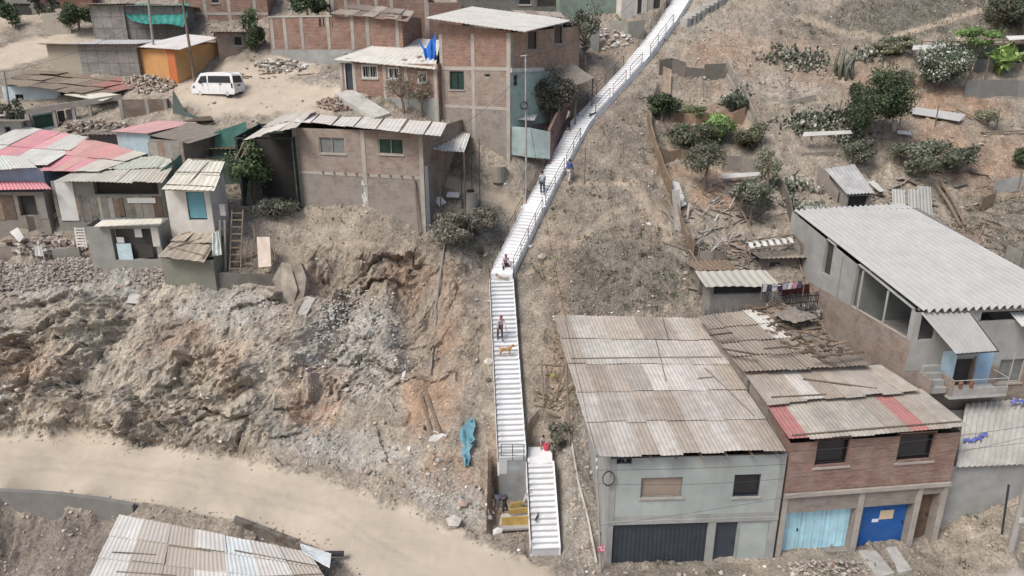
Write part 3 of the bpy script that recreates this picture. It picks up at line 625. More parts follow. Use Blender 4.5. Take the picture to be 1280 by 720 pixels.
# the blocky base under the long flight and the join between the two landings
m = MB(); z0 = 2.78; X0, X1 = ST['m0'][0] - .75, ST['m0'][0] + .75; Y0 = ST['m0'][1]
m.hexa([(X0, Y0 - .02, -.3), (X1, Y0 - .02, -.3), (X1, Y0 + 1.2, -.3), (X0, Y0 + 1.2, -.3)], [(X0, Y0 - .02, z0), (X1, Y0 - .02, z0), (X1, Y0 + 1.2, z0), (X0, Y0 + 1.2, z0)])
m.link('base_wall', plain('blue_grey_render', (.30, .32, .33), .9, .35, 1.5, .35, .3, dirt=(.36, .3, .22), dirt_amt=.3), stairs)
nst = [22, 1, 34, 1, 30, 1, 20, 26, 12]
for i in range(len(UP) - 1):
    if i % 2 == 0: flight(UP[i], UP[i + 1], max(3, round((UP[i + 1][2] - UP[i][2]) / .175)), W_)
    else: landing(UP[i], UP[i + 1] , W_ + .25, th=1.2) if UP[i + 1][2] - UP[i][2] < .5 else flight(UP[i], UP[i + 1], max(2, round((UP[i + 1][2] - UP[i][2]) / .175)), W_)
def offs(P, Q, o, t0=0, t1=1):
    d = Q - P; L = math.hypot(d[0], d[1]); s = np.array([-d[1] / L, d[0] / L, 0]) * o
    return [P + d * t0 + s, P + d * t1 + s]
e = W_ / 2 + .06
rail(offs(ST['a0'], ST['a1'], .72) + [ST['a2'] + V3(-.72, 0, 0)], mid=1)
rail(offs(ST['m0'], ST['m1'], e)); rail(offs(ST['m0'], ST['m1'], -e), mid=1)
rail([ST['m0'] + V3(-.6, -.0, 0), ST['m0'] + V3(.62, -.0, 0)], every=.6)
for i, o, t0, t1 in ((0, -e, 0, 1), (0, e, .0, 1), (2, -e, .0, .42), (2, -e, .47, .8), (2, e, .0, .8), (4, e, .0, .9), (4, -e, .03, .3), (4, -e, .36, .62), (4, -e, .7, .95), (6, e, .2, .9), (7, e, 0, .8), (8, e, 0, .9), (6, -e, .0, .9), (8, -e, 0, .9)):
    if i < len(UP) - 1: rail(offs(UP[i], UP[i + 1], o, t0, t1))
# older flight branching right at the very top
old = thing('stone_steps', 'short worn stone steps branching right beside the top of the white stairway', 'steps', PY(852, 26, 66.2))
P, Q = PY(852, 26, 66.2), PY(905, -6, 69.5); d = Q - P; m = MB()
for i in range(10):
    c = P + d * (i + .5) / 10; m.tint = (random.uniform(.8, 1.1),) * 3; m.box(c + V3(0, 0, -.35), (.8, 1.5, .8), math.atan2(d[1], d[0]))
m.link('tread', M_pale, old)
# ------------------------------------------------ materials for the buildings
M_brick = brickmat('brick', (.33, .175, .125), (.25, .14, .105), (.27, .235, .20))
M_brickr = brickmat('red_brick', (.33, .19, .15), (.25, .15, .12), (.26, .22, .19))
M_brickp = brickmat('dusty_brick', (.33, .235, .18), (.26, .195, .155), (.27, .24, .21), plaster=.25)
M_brickg = brickmat('grey_brick', (.27, .23, .195), (.22, .19, .165), (.25, .23, .21), plaster=.35, pc=(.30, .27, .24))
M_block = brickmat('board_grid', (.29, .27, .25), (.23, .22, .205), (.165, .15, .135), bw=.9, bh=.95, ms=.03, off=0)
M_plaster = plain('grey_plaster', (.36, .365, .35), .9, .22, 1.3, .28, .25, streak=True, dirt=(.30, .26, .22), dirt_amt=.25)
M_plasterb = plain('pale_render', (.40, .44, .425), .9, .18, 1.1, .25, .2, streak=True, dirt=(.36, .33, .29), dirt_amt=.35)
M_teal = plain('mint_paint', (.44, .58, .52), .85, .25, 1.2, .35, .15, streak=True, dirt=(.36, .36, .31), dirt_amt=.65)
M_bluep = plain('pale_blue_paint', (.46, .58, .62), .75, .2, 1.5, .25, .15, streak=True, dirt=(.35, .33, .30), dirt_amt=.25)
M_whitep = plain('whitewash', (.66, .65, .62), .85, .15, 1.5, .25, .15, streak=True, dirt=(.40, .35, .29), dirt_amt=.3)
M_wood = plain('old_wood', (.24, .185, .14), .85, .35, 4, .2, .3, dirt_amt=.2)
M_woodg = plain('grey_board', (.27, .255, .235), .9, .3, 2.2, .3, .25, streak=True, dirt_amt=.2)
M_dark = plain('dark_steel', (.055, .065, .08), .55, .25, 2, .2, .05)
M_sheet = plain('fibre_sheet', (.40, .37, .335), .9, .22, 2.6, .3, .25, dirt=(.30, .23, .17), dirt_amt=.35)
M_metal = plain('zinc_sheet', (.58, .58, .57), .65, .12, 1.2, .15, .05, metal=.0, dirt=(.42, .38, .33), dirt_amt=.2)
M_white_r = plain('white_roof', (.68, .67, .64), .8, .1, .9, .2, .1, dirt=(.45, .38, .30), dirt_amt=.3)
M_pink = plain('tinted_sheet', (.62, .60, .57), .75, .12, 1.5, .2, .15, dirt=(.42, .36, .30), dirt_amt=.25)
M_orange = plain('orange_board', (.62, .36, .17), .8, .15, 1.4, .2, .1, dirt=(.45, .33, .22), dirt_amt=.2)
M_net = plain('shade_net', (.085, .12, .105), .95, .3, 2, .3, .3, dirt=(.2, .2, .17), dirt_amt=.3)
M_tealt = plain('teal_tarp', (.045, .26, .22), .6, .3, 1.5, .35, .2)
M_bluet = plain('blue_tarp', (.02, .15, .55), .5, .3, 2, .2, .1)
M_cloth = plain('cloth', (1, 1, 1), .9, .2, 4, 0, .2)
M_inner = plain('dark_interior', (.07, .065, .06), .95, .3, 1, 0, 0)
M_glass = glassmat('window_glass'); M_gglass = glassmat('green_glass', (.02, .045, .035)); M_grglass = glassmat('grey_glass', (.16, .17, .165), .4)
M_col = plain('column_concrete', (.42, .385, .34), .9, .2, 2, .25, .2, dirt_amt=.15)
WCOL = (1, 1, 1)

class House:
    """four walls on a rotated plan; local x along the front, y into depth, z up"""
    def __init__(s, name, label, cat, A, B, depth, H, Hb=None, group=None, sink=1.2):
        """A, B: world points of the front wall's two base corners"""
        A = np.array(A, float); B = np.array(B, float); d = B - A; s.W = math.hypot(d[0], d[1]); s.a = math.atan2(d[1], d[0])
        s.D = depth; s.H = H; s.Hb = H if Hb is None else Hb; s.z0 = A[2]; s.O = A; s.sink = sink
        s.R = rotz(s.a); s.root = thing(name, label, cat, A, s.a, group); s.holes = {'F': [], 'L': [], 'R': [], 'K': []}; s.i = 0
    def w(s, x, y, z): return s.O + s.R @ np.array([x, y, z])
    def fp(s, f, u, z, out=0):
        if f == 'F': return s.w(u, -out, z)
        if f == 'L': return s.w(-out, u, z)
        if f == 'R': return s.w(s.W + out, u, z)
        return s.w(u, s.D + out, z)
    def hit(s, f, px, py):
        """where this place of the photograph meets the wall plane"""
        n = s.R @ {'F': np.array([0, -1, 0]), 'L': np.array([-1, 0, 0]), 'R': np.array([1, 0, 0]), 'K': np.array([0, 1, 0])}[f]
        p0 = s.fp(f, 0, 0); C = np.array([0, 0, CH]); d = ray(px, py); t = np.dot(p0 - C, n) / np.dot(d, n); l = s.R.T @ (C + d * t - s.O)
        return (l[0] if f in 'FK' else l[1]), l[2]
    def rect(s, f, x0, y0, x1, y1):
        a, b = s.hit(f, x0, (y0 + y1) / 2)[0], s.hit(f, x1, (y0 + y1) / 2)[0]; xm = (x0 + x1) / 2
        zt, zb = s.hit(f, xm, y0)[1], s.hit(f, xm, y1)[1]
        lim = s.W if f in 'FK' else s.D
        a, b = min(a, b), max(a, b); return max(.05, a), min(lim - .05, b), zb, zt
    def hole(s, f, r, depth=.18, px=True):
        if px: r = s.rect(f, *r)
        s.holes[f].append((r, depth)); return r
    def box(s, f, r, out, thick, name, mat, parent=None, tint=WCOL):
        u0, u1, z0, z1 = r; m = MB(); m.tint = tint
        b = [s.fp(f, u0, z0, out), s.fp(f, u1, z0, out), s.fp(f, u1, z0, out - thick), s.fp(f, u0, z0, out - thick)]
        t = [s.fp(f, u0, z1, out), s.fp(f, u1, z1, out), s.fp(f, u1, z1, out - thick), s.fp(f, u0, z1, out - thick)]
        if f in 'LK': b, t = b[::-1], t[::-1]
        m.hexa(b, t); return m.link(name, mat, parent or s.root)
    def window(s, f, r, px=True, glass=None, frame=None, bars=1, grille=0, fw=.06, sill=True, name='window', label=None, depth=.16):
        r = s.hole(f, r, depth, px); u0, u1, z0, z1 = r; m = MB(); o = -.05
        fm = frame or M_woodg
        def b(a0, a1, b0, b1, th=.06, oo=o):
            P = [s.fp(f, a0, b0, oo), s.fp(f, a1, b0, oo), s.fp(f, a1, b0, oo - th), s.fp(f, a0, b0, oo - th)]; T = [s.fp(f, a0, b1, oo), s.fp(f, a1, b1, oo), s.fp(f, a1, b1, oo - th), s.fp(f, a0, b1, oo - th)]
            if f in 'LK': P, T = P[::-1], T[::-1]
            m.hexa(P, T)
        b(u0, u0 + fw, z0, z1); b(u1 - fw, u1, z0, z1); b(u0 + fw, u1 - fw, z1 - fw, z1); b(u0 + fw, u1 - fw, z0, z0 + fw)
        for k in range(bars): c = u0 + (u1 - u0) * (k + 1) / (bars + 1); b(c - .02, c + .02, z0 + fw, z1 - fw)
        for k in range(grille): c = u0 + (u1 - u0) * (k + 1) / (grille + 1); b(c - .01, c + .01, z0, z1, .02, .0)
        W = m.link(name, fm, s.root)
        if label: W['label'] = label
        s.box(f, (u0, u1, z0, z1), -depth + .03, .02, 'pane', glass or M_glass, W)
        if sill: s.box(f, (u0 - .08, u1 + .08, z0 - .09, z0 - .002), .07, .16, 'sill', M_col, W)
        return W
    def door(s, f, r, px=True, mat=None, name='door', depth=.12, tint=WCOL, ribs=0, label=None, frame=None, handle=True, leaves=1, down=True):
        r = list(s.hole(f, r, depth + .05, px)); u0, u1, z0, z1 = r
        n = leaves; out = None
        for k in range(n):
            a0 = u0 + (u1 - u0) * k / n + .015; a1 = u0 + (u1 - u0) * (k + 1) / n - .015
            D = s.box(f, (a0, a1, z0 + .02, z1 - .02), -depth, .05, name, mat or M_wood, tint=tint); out = out or D
            if ribs:
                m = MB(); m.tint = tuple(x * .9 for x in tint)
                for q in range(ribs): c = a0 + (a1 - a0) * (q + .5) / ribs; m.bar(s.fp(f, c, z0 + .04, -depth + .015), s.fp(f, c, z1 - .04, -depth + .015), .03, .03)
                m.link('panel_ribs', mat or M_wood, D)
            if handle and k == 0: s.box(f, (a1 - .16, a1 - .1, (z0 + z1) / 2 - .08, (z0 + z1) / 2 + .06), -depth + .05, .06, 'handle', M_rail, D)
        if frame: 
            m = MB()
            for a, b_ in ((u0 - .07, u0), (u1, u1 + .07)): m.bar(s.fp(f, (a + b_) / 2, z0, .0), s.fp(f, (a + b_) / 2, z1, .0), .07, .07)
            m.bar(s.fp(f, u0 - .07, z1 + .035, .0), s.fp(f, u1 + .07, z1 + .035, .0), .07, .07); m.link('door_frame', frame, s.root)
        if label: out['label'] = label
        return out
    def top(s, f, u):
        if f == 'F': return s.H
        if f == 'K': return s.Hb
        return s.H + (s.Hb - s.H) * u / s.D
    def walls(s, mats, bands=None, name='wall', faces='FLRK', tints=None, thick=None):
        """mats: face -> material (or list of (ztop, material)); one mesh per material-band set is kept as one wall mesh"""
        for f in faces:
            spec = mats[f] if isinstance(mats, dict) else mats
            spec = spec if isinstance(spec, list) else [(1e9, spec)]
            lim = s.W if f in 'FK' else s.D; m = MB(); ml = []
            if tints and f in tints: m.tint = tints[f]
            Hs = s.H if f == 'F' else s.Hb if f == 'K' else max(s.H, s.Hb)
            us = {0., lim}; zs = {-s.sink, Hs}
            for (u0, u1, z0, z1), dp in s.holes[f]: us |= {min(max(u0, 0), lim), min(max(u1, 0), lim)}; zs |= {max(z0, -s.sink), min(z1, Hs)}
            for zt, _ in spec:
                if zt < Hs: zs.add(zt)
            us = sorted(us); zs = sorted(zs); T = lambda u: s.top(f, u)
            def mi(zm):
                for zt, mt in spec:
                    if zm < zt: break
                if mt not in ml: ml.append(mt)
                return ml.index(mt)
            fl = f in 'LK'
            def P(*q): m.poly(*(q[::-1] if fl else q))
            for a, b in zip(us[:-1], us[1:]):
                for c, d in zip(zs[:-1], zs[1:]):
                    um, zm = (a + b) / 2, (c + d) / 2
                    if b - a < 1e-5 or d - c < 1e-5: continue
                    ta, tb = T(a) + 1e-6, T(b) + 1e-6
                    if c >= ta and c >= tb: continue
                    if any(u0 <= um <= u1 and z0 <= zm <= z1 for (u0, u1, z0, z1), _ in s.holes[f]): continue
                    m.mi = mi(zm); q = [s.fp(f, a, min(c, ta)), s.fp(f, b, min(c, tb)), s.fp(f, b, min(d, tb)), s.fp(f, a, min(d, ta))]
                    if c >= ta or abs(min(d, ta) - c) < 1e-4: q = q[:3]
                    elif c >= tb or abs(min(d, tb) - c) < 1e-4: q = [q[0], q[1], q[3]]
                    P(*q)
            for (u0, u1, z0, z1), dp in s.holes[f]:
                m.mi = mi((z0 + z1) / 2); o = -dp; za, zb = min(z1, T(max(u0, 0))), min(z1, T(min(u1, lim)))
                P(s.fp(f, u0, z0), s.fp(f, u0, za), s.fp(f, u0, za, o), s.fp(f, u0, z0, o)); P(s.fp(f, u1, zb), s.fp(f, u1, z0), s.fp(f, u1, z0, o), s.fp(f, u1, zb, o))
                P(s.fp(f, u0, za), s.fp(f, u1, zb), s.fp(f, u1, zb, o), s.fp(f, u0, za, o)); P(s.fp(f, u1, z0), s.fp(f, u0, z0), s.fp(f, u0, z0, o), s.fp(f, u1, z0, o))
            if m.V: m.link(name, ml, s.root)
    def columns(s, f, us, w=.26, z0=None, z1=None, out=.025, mat=None):
        for u in us:
            lim = s.W if f in 'FK' else s.D; u = min(max(u, w / 2), lim - w / 2)
            s.box(f, (u - w / 2, u + w / 2, -s.sink if z0 is None else z0, (s.top(f, u) - .003) if z1 is None else z1), out, .1, 'column', mat or M_col)
    def beam(s, f, z, h=.22, out=.03, mat=None, u0=0, u1=None):
        lim = s.W if f in 'FK' else s.D; s.box(f, (u0, lim if u1 is None else u1, z, z + h), out, .12, 'beam', mat or M_col)
def battens(name, quad, lines, mat, parent, w=.07, lift=.06):
    """poles laid over a roof; quad corners and (u0,v0,u1,v1) lines"""
    A, B, C, D = [np.array(p, float) for p in quad]
    for u0, v0, u1, v1 in lines:
        f = lambda u, v: (A * (1 - u) + B * u) * (1 - v) + (D * (1 - u) + C * u) * v + np.array([0, 0, lift])
        m = MB(); p, q_ = f(u0, v0), f(u1, v1); mid = (p + q_) / 2 + V3(0, 0, random.uniform(-.0, .03)); m.tint = (random.uniform(.6, 1.1),) * 3
        m.tube([p, mid, q_], [w / 2, w / 2 * .9, w / 2 * .75], 6); m.link(name, mat, parent)
def patch_roof(name, quad, rows, cols, mat, parent, tints, pitch=.2, amp=.025, over=.12, seed=1, lift=.03, tintf=None, jit=.04, wav=4, nv=2, bad=.03):
    """sheets laid in overlapping rows; each sheet keeps its own weathering"""
    A, B, C, D = [np.array(p, float) for p in quad]; r = random.Random(seed); m = MB()
    n = np.cross(B - A, D - A); n /= np.linalg.norm(n); n = n if n[2] > 0 else -n
    P = lambda u, v: (A * (1 - u) + B * u) * (1 - v) + (D * (1 - u) + C * u) * v
    L = np.linalg.norm(D - A)
    for j in range(rows):
        off = r.uniform(-.3, .3) / cols
        for i in range(cols):
            u0, u1 = i / cols, (i + 1) / cols; v0, v1 = j / rows - (over / L), (j + 1) / rows
            v0 += r.uniform(-.5, .5) * over / L; du = r.uniform(-.1, .1) / cols * .3
            u0 -= .03 / cols; u1 += .05 / cols
            if j == 0: v0 += r.uniform(-.4, .4) * over / L
            lf = lift * (2.2 if (i % 2) else 1) ; h0 = n * (lf + .05 + r.uniform(0, jit)); h1 = n * (lf + r.uniform(0, jit * .5))
            t = tintf(i, j, r) if tintf else r.choice(tints); k = r.uniform(.92, 1.08); m.tint = tuple(x * k for x in t)
            tw = r.uniform(-bad, bad)
            m.sheet(P(u0 + du, v0) + h0, P(u1 + du, v0) + h0 + n * tw, P(u1 + du, v1) + h1, P(u0 + du, v1) + h1, pitch, amp, nv, .01, 0, wav, 0, r.randint(0, 999))
    return m.link(name, mat, parent)
# ================================================ lower right: the concrete house
TAN = [(1.05, 1.04, 1.03), (.93, .88, .82), (1.16, 1.15, 1.12), (.85, .78, .72), (1.05, 1.0, .94), (1.25, 1.27, 1.28), (.98, .94, .89)]
A = Pz(757, 706, 0); B = Pz(965, 699, 0)
h = House('concrete_house', 'two storey grey concrete house with a wide dark garage door, nearest the stairway', 'house', A, B, 9.6, 5.9, 8.5, sink=.8)
h.window('F', (801, 597, 853, 622), glass=plain('brown_board', (.33, .26, .21), .9, .15, 2, .1, .1), bars=0, label='window closed with a brown board')
h.window('F', (917, 593, 950, 621), bars=0, frame=M_dark, label='small dark open window')
h.window('F', (765, 569, 790, 580), bars=1, frame=M_dark, sill=False, label='low vent window under the eave')
h.door('F', (764, 655, 883, 706), mat=M_dark, name='garage_door', ribs=22, label='wide slate grey garage door')
h.door('F', (893, 653, 920, 705), mat=M_dark, name='door', label='narrow dark entrance door')
h.door('F', (922, 653, 959, 700), mat=M_plasterb, name='side_panel', depth=.04, handle=False)
h.walls({'F': [(2.75, M_plaster), (9, M_plasterb)], 'L': M_plaster, 'R': M_plaster, 'K': M_brickg})
h.beam('F', h.hit('F', 860, 653)[1] + .01, .2, .06, M_plaster); h.columns('F', [.13, h.W - .13], mat=M_plaster, out=.03)
u = h.hit('F', 888, 680)[0]; h.columns('F', [u], w=.3, z1=2.7, out=.03, mat=M_plaster)
Q = [Pz(746, 571, 6.25), Pz(979, 562, 6.3), Pz(874, 398, 9.0), Pz(692, 394, 9.0)]
def tf(i, j, r):
    if j == 3 and i in (1, 2, 3, 4): return (1.28, 1.32, 1.3)
    if j == 3 and i > 4: return (1.35, 1.36, 1.38)
    if j == 2 and i in (4, 5, 6): return (1.38, 1.4, 1.42)
    return r.choice(TAN)
patch_roof('roof', Q, 5, 9, M_sheet, h.root, TAN, tintf=tf, pitch=.2, amp=.010, lift=.018, jit=.02, seed=3, wav=5)
battens('roof_pole', Q, [(.02, .62, .98, .64), (.55, .45, .62, .8), (.75, .47, .85, .48), (.7, .78, .74, .98), (.83, .55, .95, .2)], M_wood, h.root, .05, .13)
# rafters under the eave
for k in range(7): 
    m = MB(); u = h.W * (k + .5) / 7; m.bar(h.w(u, -.35, 6.02), h.w(u, 1.2, 6.22), .07, .12); m.link('rafter', M_wood, h.root)
m = MB()
for k in range(3): m.tube([h.w(-.1 + .3 * math.cos(a) * .9, -.12 - .03 * k, 4.95 + .38 * math.sin(a)) for a in np.linspace(0, 6.28, 17)], .018, 5)
tag(m.link('cable_coil', M_rail), 'coil of dark cable hanging on the corner post of the concrete house', 'cable')
# ================================================ lower right: red brick house
A = Pz(968, 697, 0); B = Pz(1169, 680, 0)
b = House('brick_house', 'two storey red brick house with blue doors and a pink striped sheet roof', 'house', A, B, 3.2, 6.4, 7.3, sink=.8)
zf = b.hit('F', 1080, 610)[1]
b.window('F', (1020, 547, 1063, 583), bars=0, frame=M_brickr, label='square open window without glass', depth=.3)
b.window('F', (1123, 541, 1169, 577), bars=0, frame=M_brickr, label='square dark window', depth=.3)
b.door('F', (974, 639, 1065, 692), mat=M_bluep, name='double_door', leaves=3, tint=(1.05, 1.35, 1.45), ribs=3, label='pale blue sheet door of three leaves', depth=.35)
b.door('F', (1075, 632, 1136, 686), mat=plain('cobalt_paint', (.02, .11, .36), .6, .2, 1.5, .15, .1, dirt_amt=.1), name='blue_door', label='cobalt blue metal door', depth=.35)
b.door('F', (1144, 618, 1168, 679), mat=M_wood, name='brown_door', depth=.4, tint=(.6, .5, .45))
b.walls({'F': [(zf, M_brickg), (9, M_brickr)], 'L': [(zf, M_brickg), (9, M_brickr)], 'R': M_brickg, 'K': M_brickg})
b.beam('F', zf - .16, .2, .16, M_col)
for xx in (971, 1070, 1140): b.columns('F', [b.hit('F', xx, 660)[0]], w=.26, z1=zf - .2, out=.06)
b.columns('F', [b.W - .14], w=.26, z1=zf - .2, out=.06)
# notices on the blue door
def notice(f, hs, r, col, nm, lab, out=-.33):
    u0, u1, z0, z1 = hs.rect(f, *r); o = hs.box(f, (u0, u1, z0, z1), out, .012, nm, plain(nm + '_paper', col, .8, .05, 3, 0, 0)); return o
notice('F', b, (1105, 643, 1122, 654), (.62, .50, .34), 'poster', ''); notice('F', b, (1095, 654, 1103, 658), (.7, .75, .8), 'notice', '')
PK = (1.15, .42, .50)
Q = [Pz(986, 549, 6.75), Pz(1208, 533, 6.8), Pz(1150, 486, 7.35), Pz(957, 505, 7.3)]
patch_roof('roof', Q, 1, 9, M_sheet, b.root, TAN, tintf=lambda i, j, r: (1.15, .52, .55) if i in (0, 6) else r.choice([(1.05, 1.06, 1.02), (1.15, 1.14, 1.08), (.95, .9, .84)]), pitch=.2, amp=.010, lift=.018, jit=.02, seed=5)
battens('roof_pole', Q, [(.02, .03, .99, .07), (0, .93, .55, .97), (.5, .97, 1.0, .99)], M_wood, b.root, .09, .13)
Q2 = [Pz(957, 504, 7.45), Pz(1146, 488, 7.5), Pz(1097, 455, 8.2), Pz(930, 466, 8.2)]
b2 = thing('lean_to_roof', 'middle tan sheet roof section behind the pink striped roof, whitish panels on its left', 'roof', Q2[0])
patch_roof('sheeting', Q2, 1, 8, M_sheet, b2, TAN, tintf=lambda i, j, r: (1.4, 1.42, 1.45) if i in (2,) else r.choice(TAN), pitch=.2, amp=.010, lift=.018, jit=.02, seed=15)
battens('pole', Q2, [(.05, .1, .4, .05), (.35, .6, .75, .1), (.02, .9, 1.0, .95)], M_wood, b2, .08, .12)
m = MB(); m.hexa([V3(*q[:2], 2.0) for q in (Q2[0] + V3(.3, .3, 0), Q2[1] + V3(-.3, .3, 0), Q2[2] + V3(-.3, -.2, 0), Q2[3] + V3(.3, -.2, 0))], [q - V3(0, 0, .12) for q in (Q2[0] + V3(.3, .3, 0), Q2[1] + V3(-.3, .3, 0), Q2[2] + V3(-.3, -.2, 0), Q2[3] + V3(.3, -.2, 0))]); m.link('wall', M_brickg, b2)
# rear shed strip covered with junk
Q3 = [Pz(930, 465, 8.35), Pz(1085, 457, 8.35), Pz(985, 383, 9.7), Pz(872, 396, 9.4)]
b3 = thing('long_shed', 'long grey sheet roofed shed with a clear roof strip, strewn with planks', 'shed', Q3[0])
patch_roof('roof', Q3, 4, 6, M_sheet, b3, [(.62, .58, .53), (.72, .66, .6), (.55, .51, .47), (.8, .75, .7), (.66, .62, .58)], tintf=lambda i, j, r: (1.35, 1.42, 1.45) if (i == 3 and j >= 2) else (.45, .42, .39) if i >= 4 else r.choice([(.62, .58, .53), (.72, .66, .6), (.8, .75, .7), (.66, .62, .58)]), pitch=.22, amp=.03, seed=8)
m = MB(); sh = lambda q, dx, dy: q + V3(dx, dy, 0); qs = (sh(Q3[0], .3, .2), sh(Q3[1], -.2, .2), sh(Q3[2], -.2, -.2), sh(Q3[3], .3, -.2))
m.hexa([V3(*q[:2], 3.5) for q in qs], [q - V3(0, 0, .15) for q in qs]); m.link('wall', M_brickg, b3)
def plank(px0, py0, px1, py1, z, lab, w=.14, th=.05, mat=None, tint=1, g='loose boards and poles'):
    m = MB(); m.tint = (tint,) * 3; p, q = (Pz(px0, py0, z[0]), Pz(px1, py1, z[1])) if isinstance(z, tuple) else (Pz(px0, py0, z), Pz(px1, py1, z)); m.bar(p, q, w, th)
    return tag(m.link('plank', mat or M_wood), lab, 'plank', g)
for (x0, y0, x1, y1, z0, z1, lab, tt) in ((955, 436, 1000, 432, 9.1, 9.1, 'dark plank lying across the long grey shed roof, left of the skylight strip', .6), (887, 419, 915, 416, 9.35, 9.35, 'short dark stick near the left edge of the long shed roof', .4), (903, 436, 945, 443, 9.0, 8.95, 'dark batten slanting over the middle of the long shed roof', .45), (1015, 446, 1080, 440, 8.9, 8.9, 'long brown pole lying near the big house wall', .6), (1020, 440, 1050, 452, 8.9, 8.8, 'tilted grey board beside the big house wall', .9), (960, 408, 975, 400, 9.6, 9.6, 'little loose stick near the rear of the shed roof', .5)):
    plank(x0, y0, x1, y1, (z0 + .15, z1 + .15), lab, tint=tt)
# ================================================ right: big open-terraced house under the ribbed metal roof
c0 = Pz(1146, 388, 11.4); A = V3(c0[0], c0[1], 5.0); a8 = math.radians(7); B = A + 9.0 * V3(math.cos(a8), math.sin(a8), 0)
c = House('terrace_house', 'big brick house with open upper terrace under a wide ribbed metal roof', 'house', A, B, 12.9, 6.3, 8.62, sink=4.0)
uo = c.hit('L', 1069, 345)[0]
c.holes['L'].append(((.35, uo, 4.75, 9), .2))
u1, u0 = c.hit('L', 1029, 325)[0], c.hit('L', 1040, 325)[0]; u0, u1 = min(u0, u1), max(u0, u1)
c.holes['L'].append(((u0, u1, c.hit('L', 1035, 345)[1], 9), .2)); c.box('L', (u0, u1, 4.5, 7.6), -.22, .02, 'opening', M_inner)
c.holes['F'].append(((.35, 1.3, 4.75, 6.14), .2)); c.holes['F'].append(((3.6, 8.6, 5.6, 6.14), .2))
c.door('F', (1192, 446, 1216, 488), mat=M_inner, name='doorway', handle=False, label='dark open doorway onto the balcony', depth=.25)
c.window('F', (1248, 449, 1279, 478), frame=M_col, glass=M_grglass, bars=0)
c.walls({'F': [(3.1, M_brickp), (4.2, M_plaster), (99, M_plaster)], 'L': [(4.75, M_brickp), (99, M_plaster)], 'R': M_plaster, 'K': M_plaster})
def loc_box(hs, x0, x1, y0, y1, z0, z1, name, mat, parent=None, tint=WCOL):
    m = MB(); m.tint = tint; w = hs.w
    m.hexa([w(x0, y0, z0), w(x1, y0, z0), w(x1, y1, z0), w(x0, y1, z0)], [w(x0, y0, z1), w(x1, y0, z1), w(x1, y1, z1), w(x0, y1, z1)]); return m.link(name, mat, parent or hs.root)
loc_box(c, .1, 8.9, .1, 12.7, 3.55, 3.72, 'terrace_floor', M_conc)
loc_box(c, .05, 8.9, uo + .1, uo + .25, 3.72, 7.0, 'partition', M_plaster, tint=(.75, .8, .78))
loc_box(c, .05, .2, .3, uo, 4.62, 4.76, 'parapet_cap', M_col)
for u in (.15, 2.3, 4.6, 6.6): c.box('L', (u, u + .07, 4.72, 6.25 + .17 * u), .0, .07, 'post', M_pale)
c.box('F', (3.5, 3.57, 4.75, 6.2), .0, .07, 'post', M_pale); c.box('F', (6.2, 6.27, 5.6, 6.2), .0, .07, 'post', M_pale)
x0, x1 = c.hit('F', 1173, 470)[0], c.hit('F', 1191, 470)[0]; c.box('F', (x0, x1, 2.15, 4.1), .02, .05, 'painted_panel', M_bluep, tint=(1.25, 1.3, 1.35))
x0, x1 = c.hit('F', 1217, 470)[0], c.hit('F', 1236, 470)[0]; c.box('F', (x0, x1, 2.15, 4.1), .02, .05, 'painted_panel', M_bluep, tint=(.7, .85, 1.1))
x0, x1 = c.hit('F', 1166, 490)[0], c.hit('F', 1234, 490)[0]
bal = loc_box(c, x0, x1, -1.15, 0, 1.95, 2.12, 'balcony', M_pale); loc_box(c, x0, x0 + .12, -1.15, -.01, 2.12, 3.0, 'side_parapet', M_brickp, bal); loc_box(c, x0 + .12, x1, -1.15, -1.05, 2.12, 2.5, 'front_parapet', M_conc, bal)
m = MB(); m.tube([c.w(x0 + .1, -1.1, 2.95), c.w(x1 - .03, -1.1, 2.95)], .02, 6); m.tube([c.w(x1 - .03, -1.1, 2.1), c.w(x1 - .03, -1.1, 4.3)], .025, 6); m.tube([c.w(x1 - .03, -1.1, 2.95), c.w(x1 - .03, -.05, 2.95)], .02, 6); m.link('railing', M_pale, bal)
for x, z in ((x0 + .5, 2.5), (x0 + 1.1, 2.5)): 
    m = MB(); m.tube([c.w(x, -1.1, z), c.w(x, -1.1, z + .22)], [.07, .1], 8); m.ell(c.w(x, -1.1, z + .32), .13, 6, 4, jit=.3); tag(m.link('flower_pot', plain('clay', (.22, .12, .08), .8, .2, 5, 0, 0)), 'small flower pot on the balcony parapet of the terrace house, ' + ('left one' if x < x0 + .8 else 'right one'), 'flower pot', 'pots on the balcony')
# steps beside the balcony
for k in range(4): loc_box(c, x0 - .95, x0 - .05, -.9 + .22 * k, -.0, 2.2 + .3 * k, 2.5 + .3 * k, 'step', M_plaster)
loc_box(c, x0 - 1.05, x0 - .95, -.95, 0, .0, 3.0, 'side_wall', M_brickp)
Q = [Pz(1155, 388.5, 11.45), None, Pz(1131, 255, 13.7), Pz(993, 263, 13.7)]
Q[1] = Q[0] + 8.9 * V3(math.cos(a8), math.sin(a8), 0.0)
m = MB(); m.tint = (.80, .80, .79); m.sheet(*Q, pitch=.42, amp=.12, nv=8, th=.02, wav=8); m.link('roof', M_metal, c.root)
for v in (.03, .35, .68, .97):
    m = MB(); p = Q[0] * (1 - v) + Q[3] * v; q_ = Q[1] * (1 - v) + Q[2] * v; m.bar(p - V3(0, 0, .13), q_ - V3(0, 0, .13), .08, .12); m.link('purlin', M_woodg, c.root)
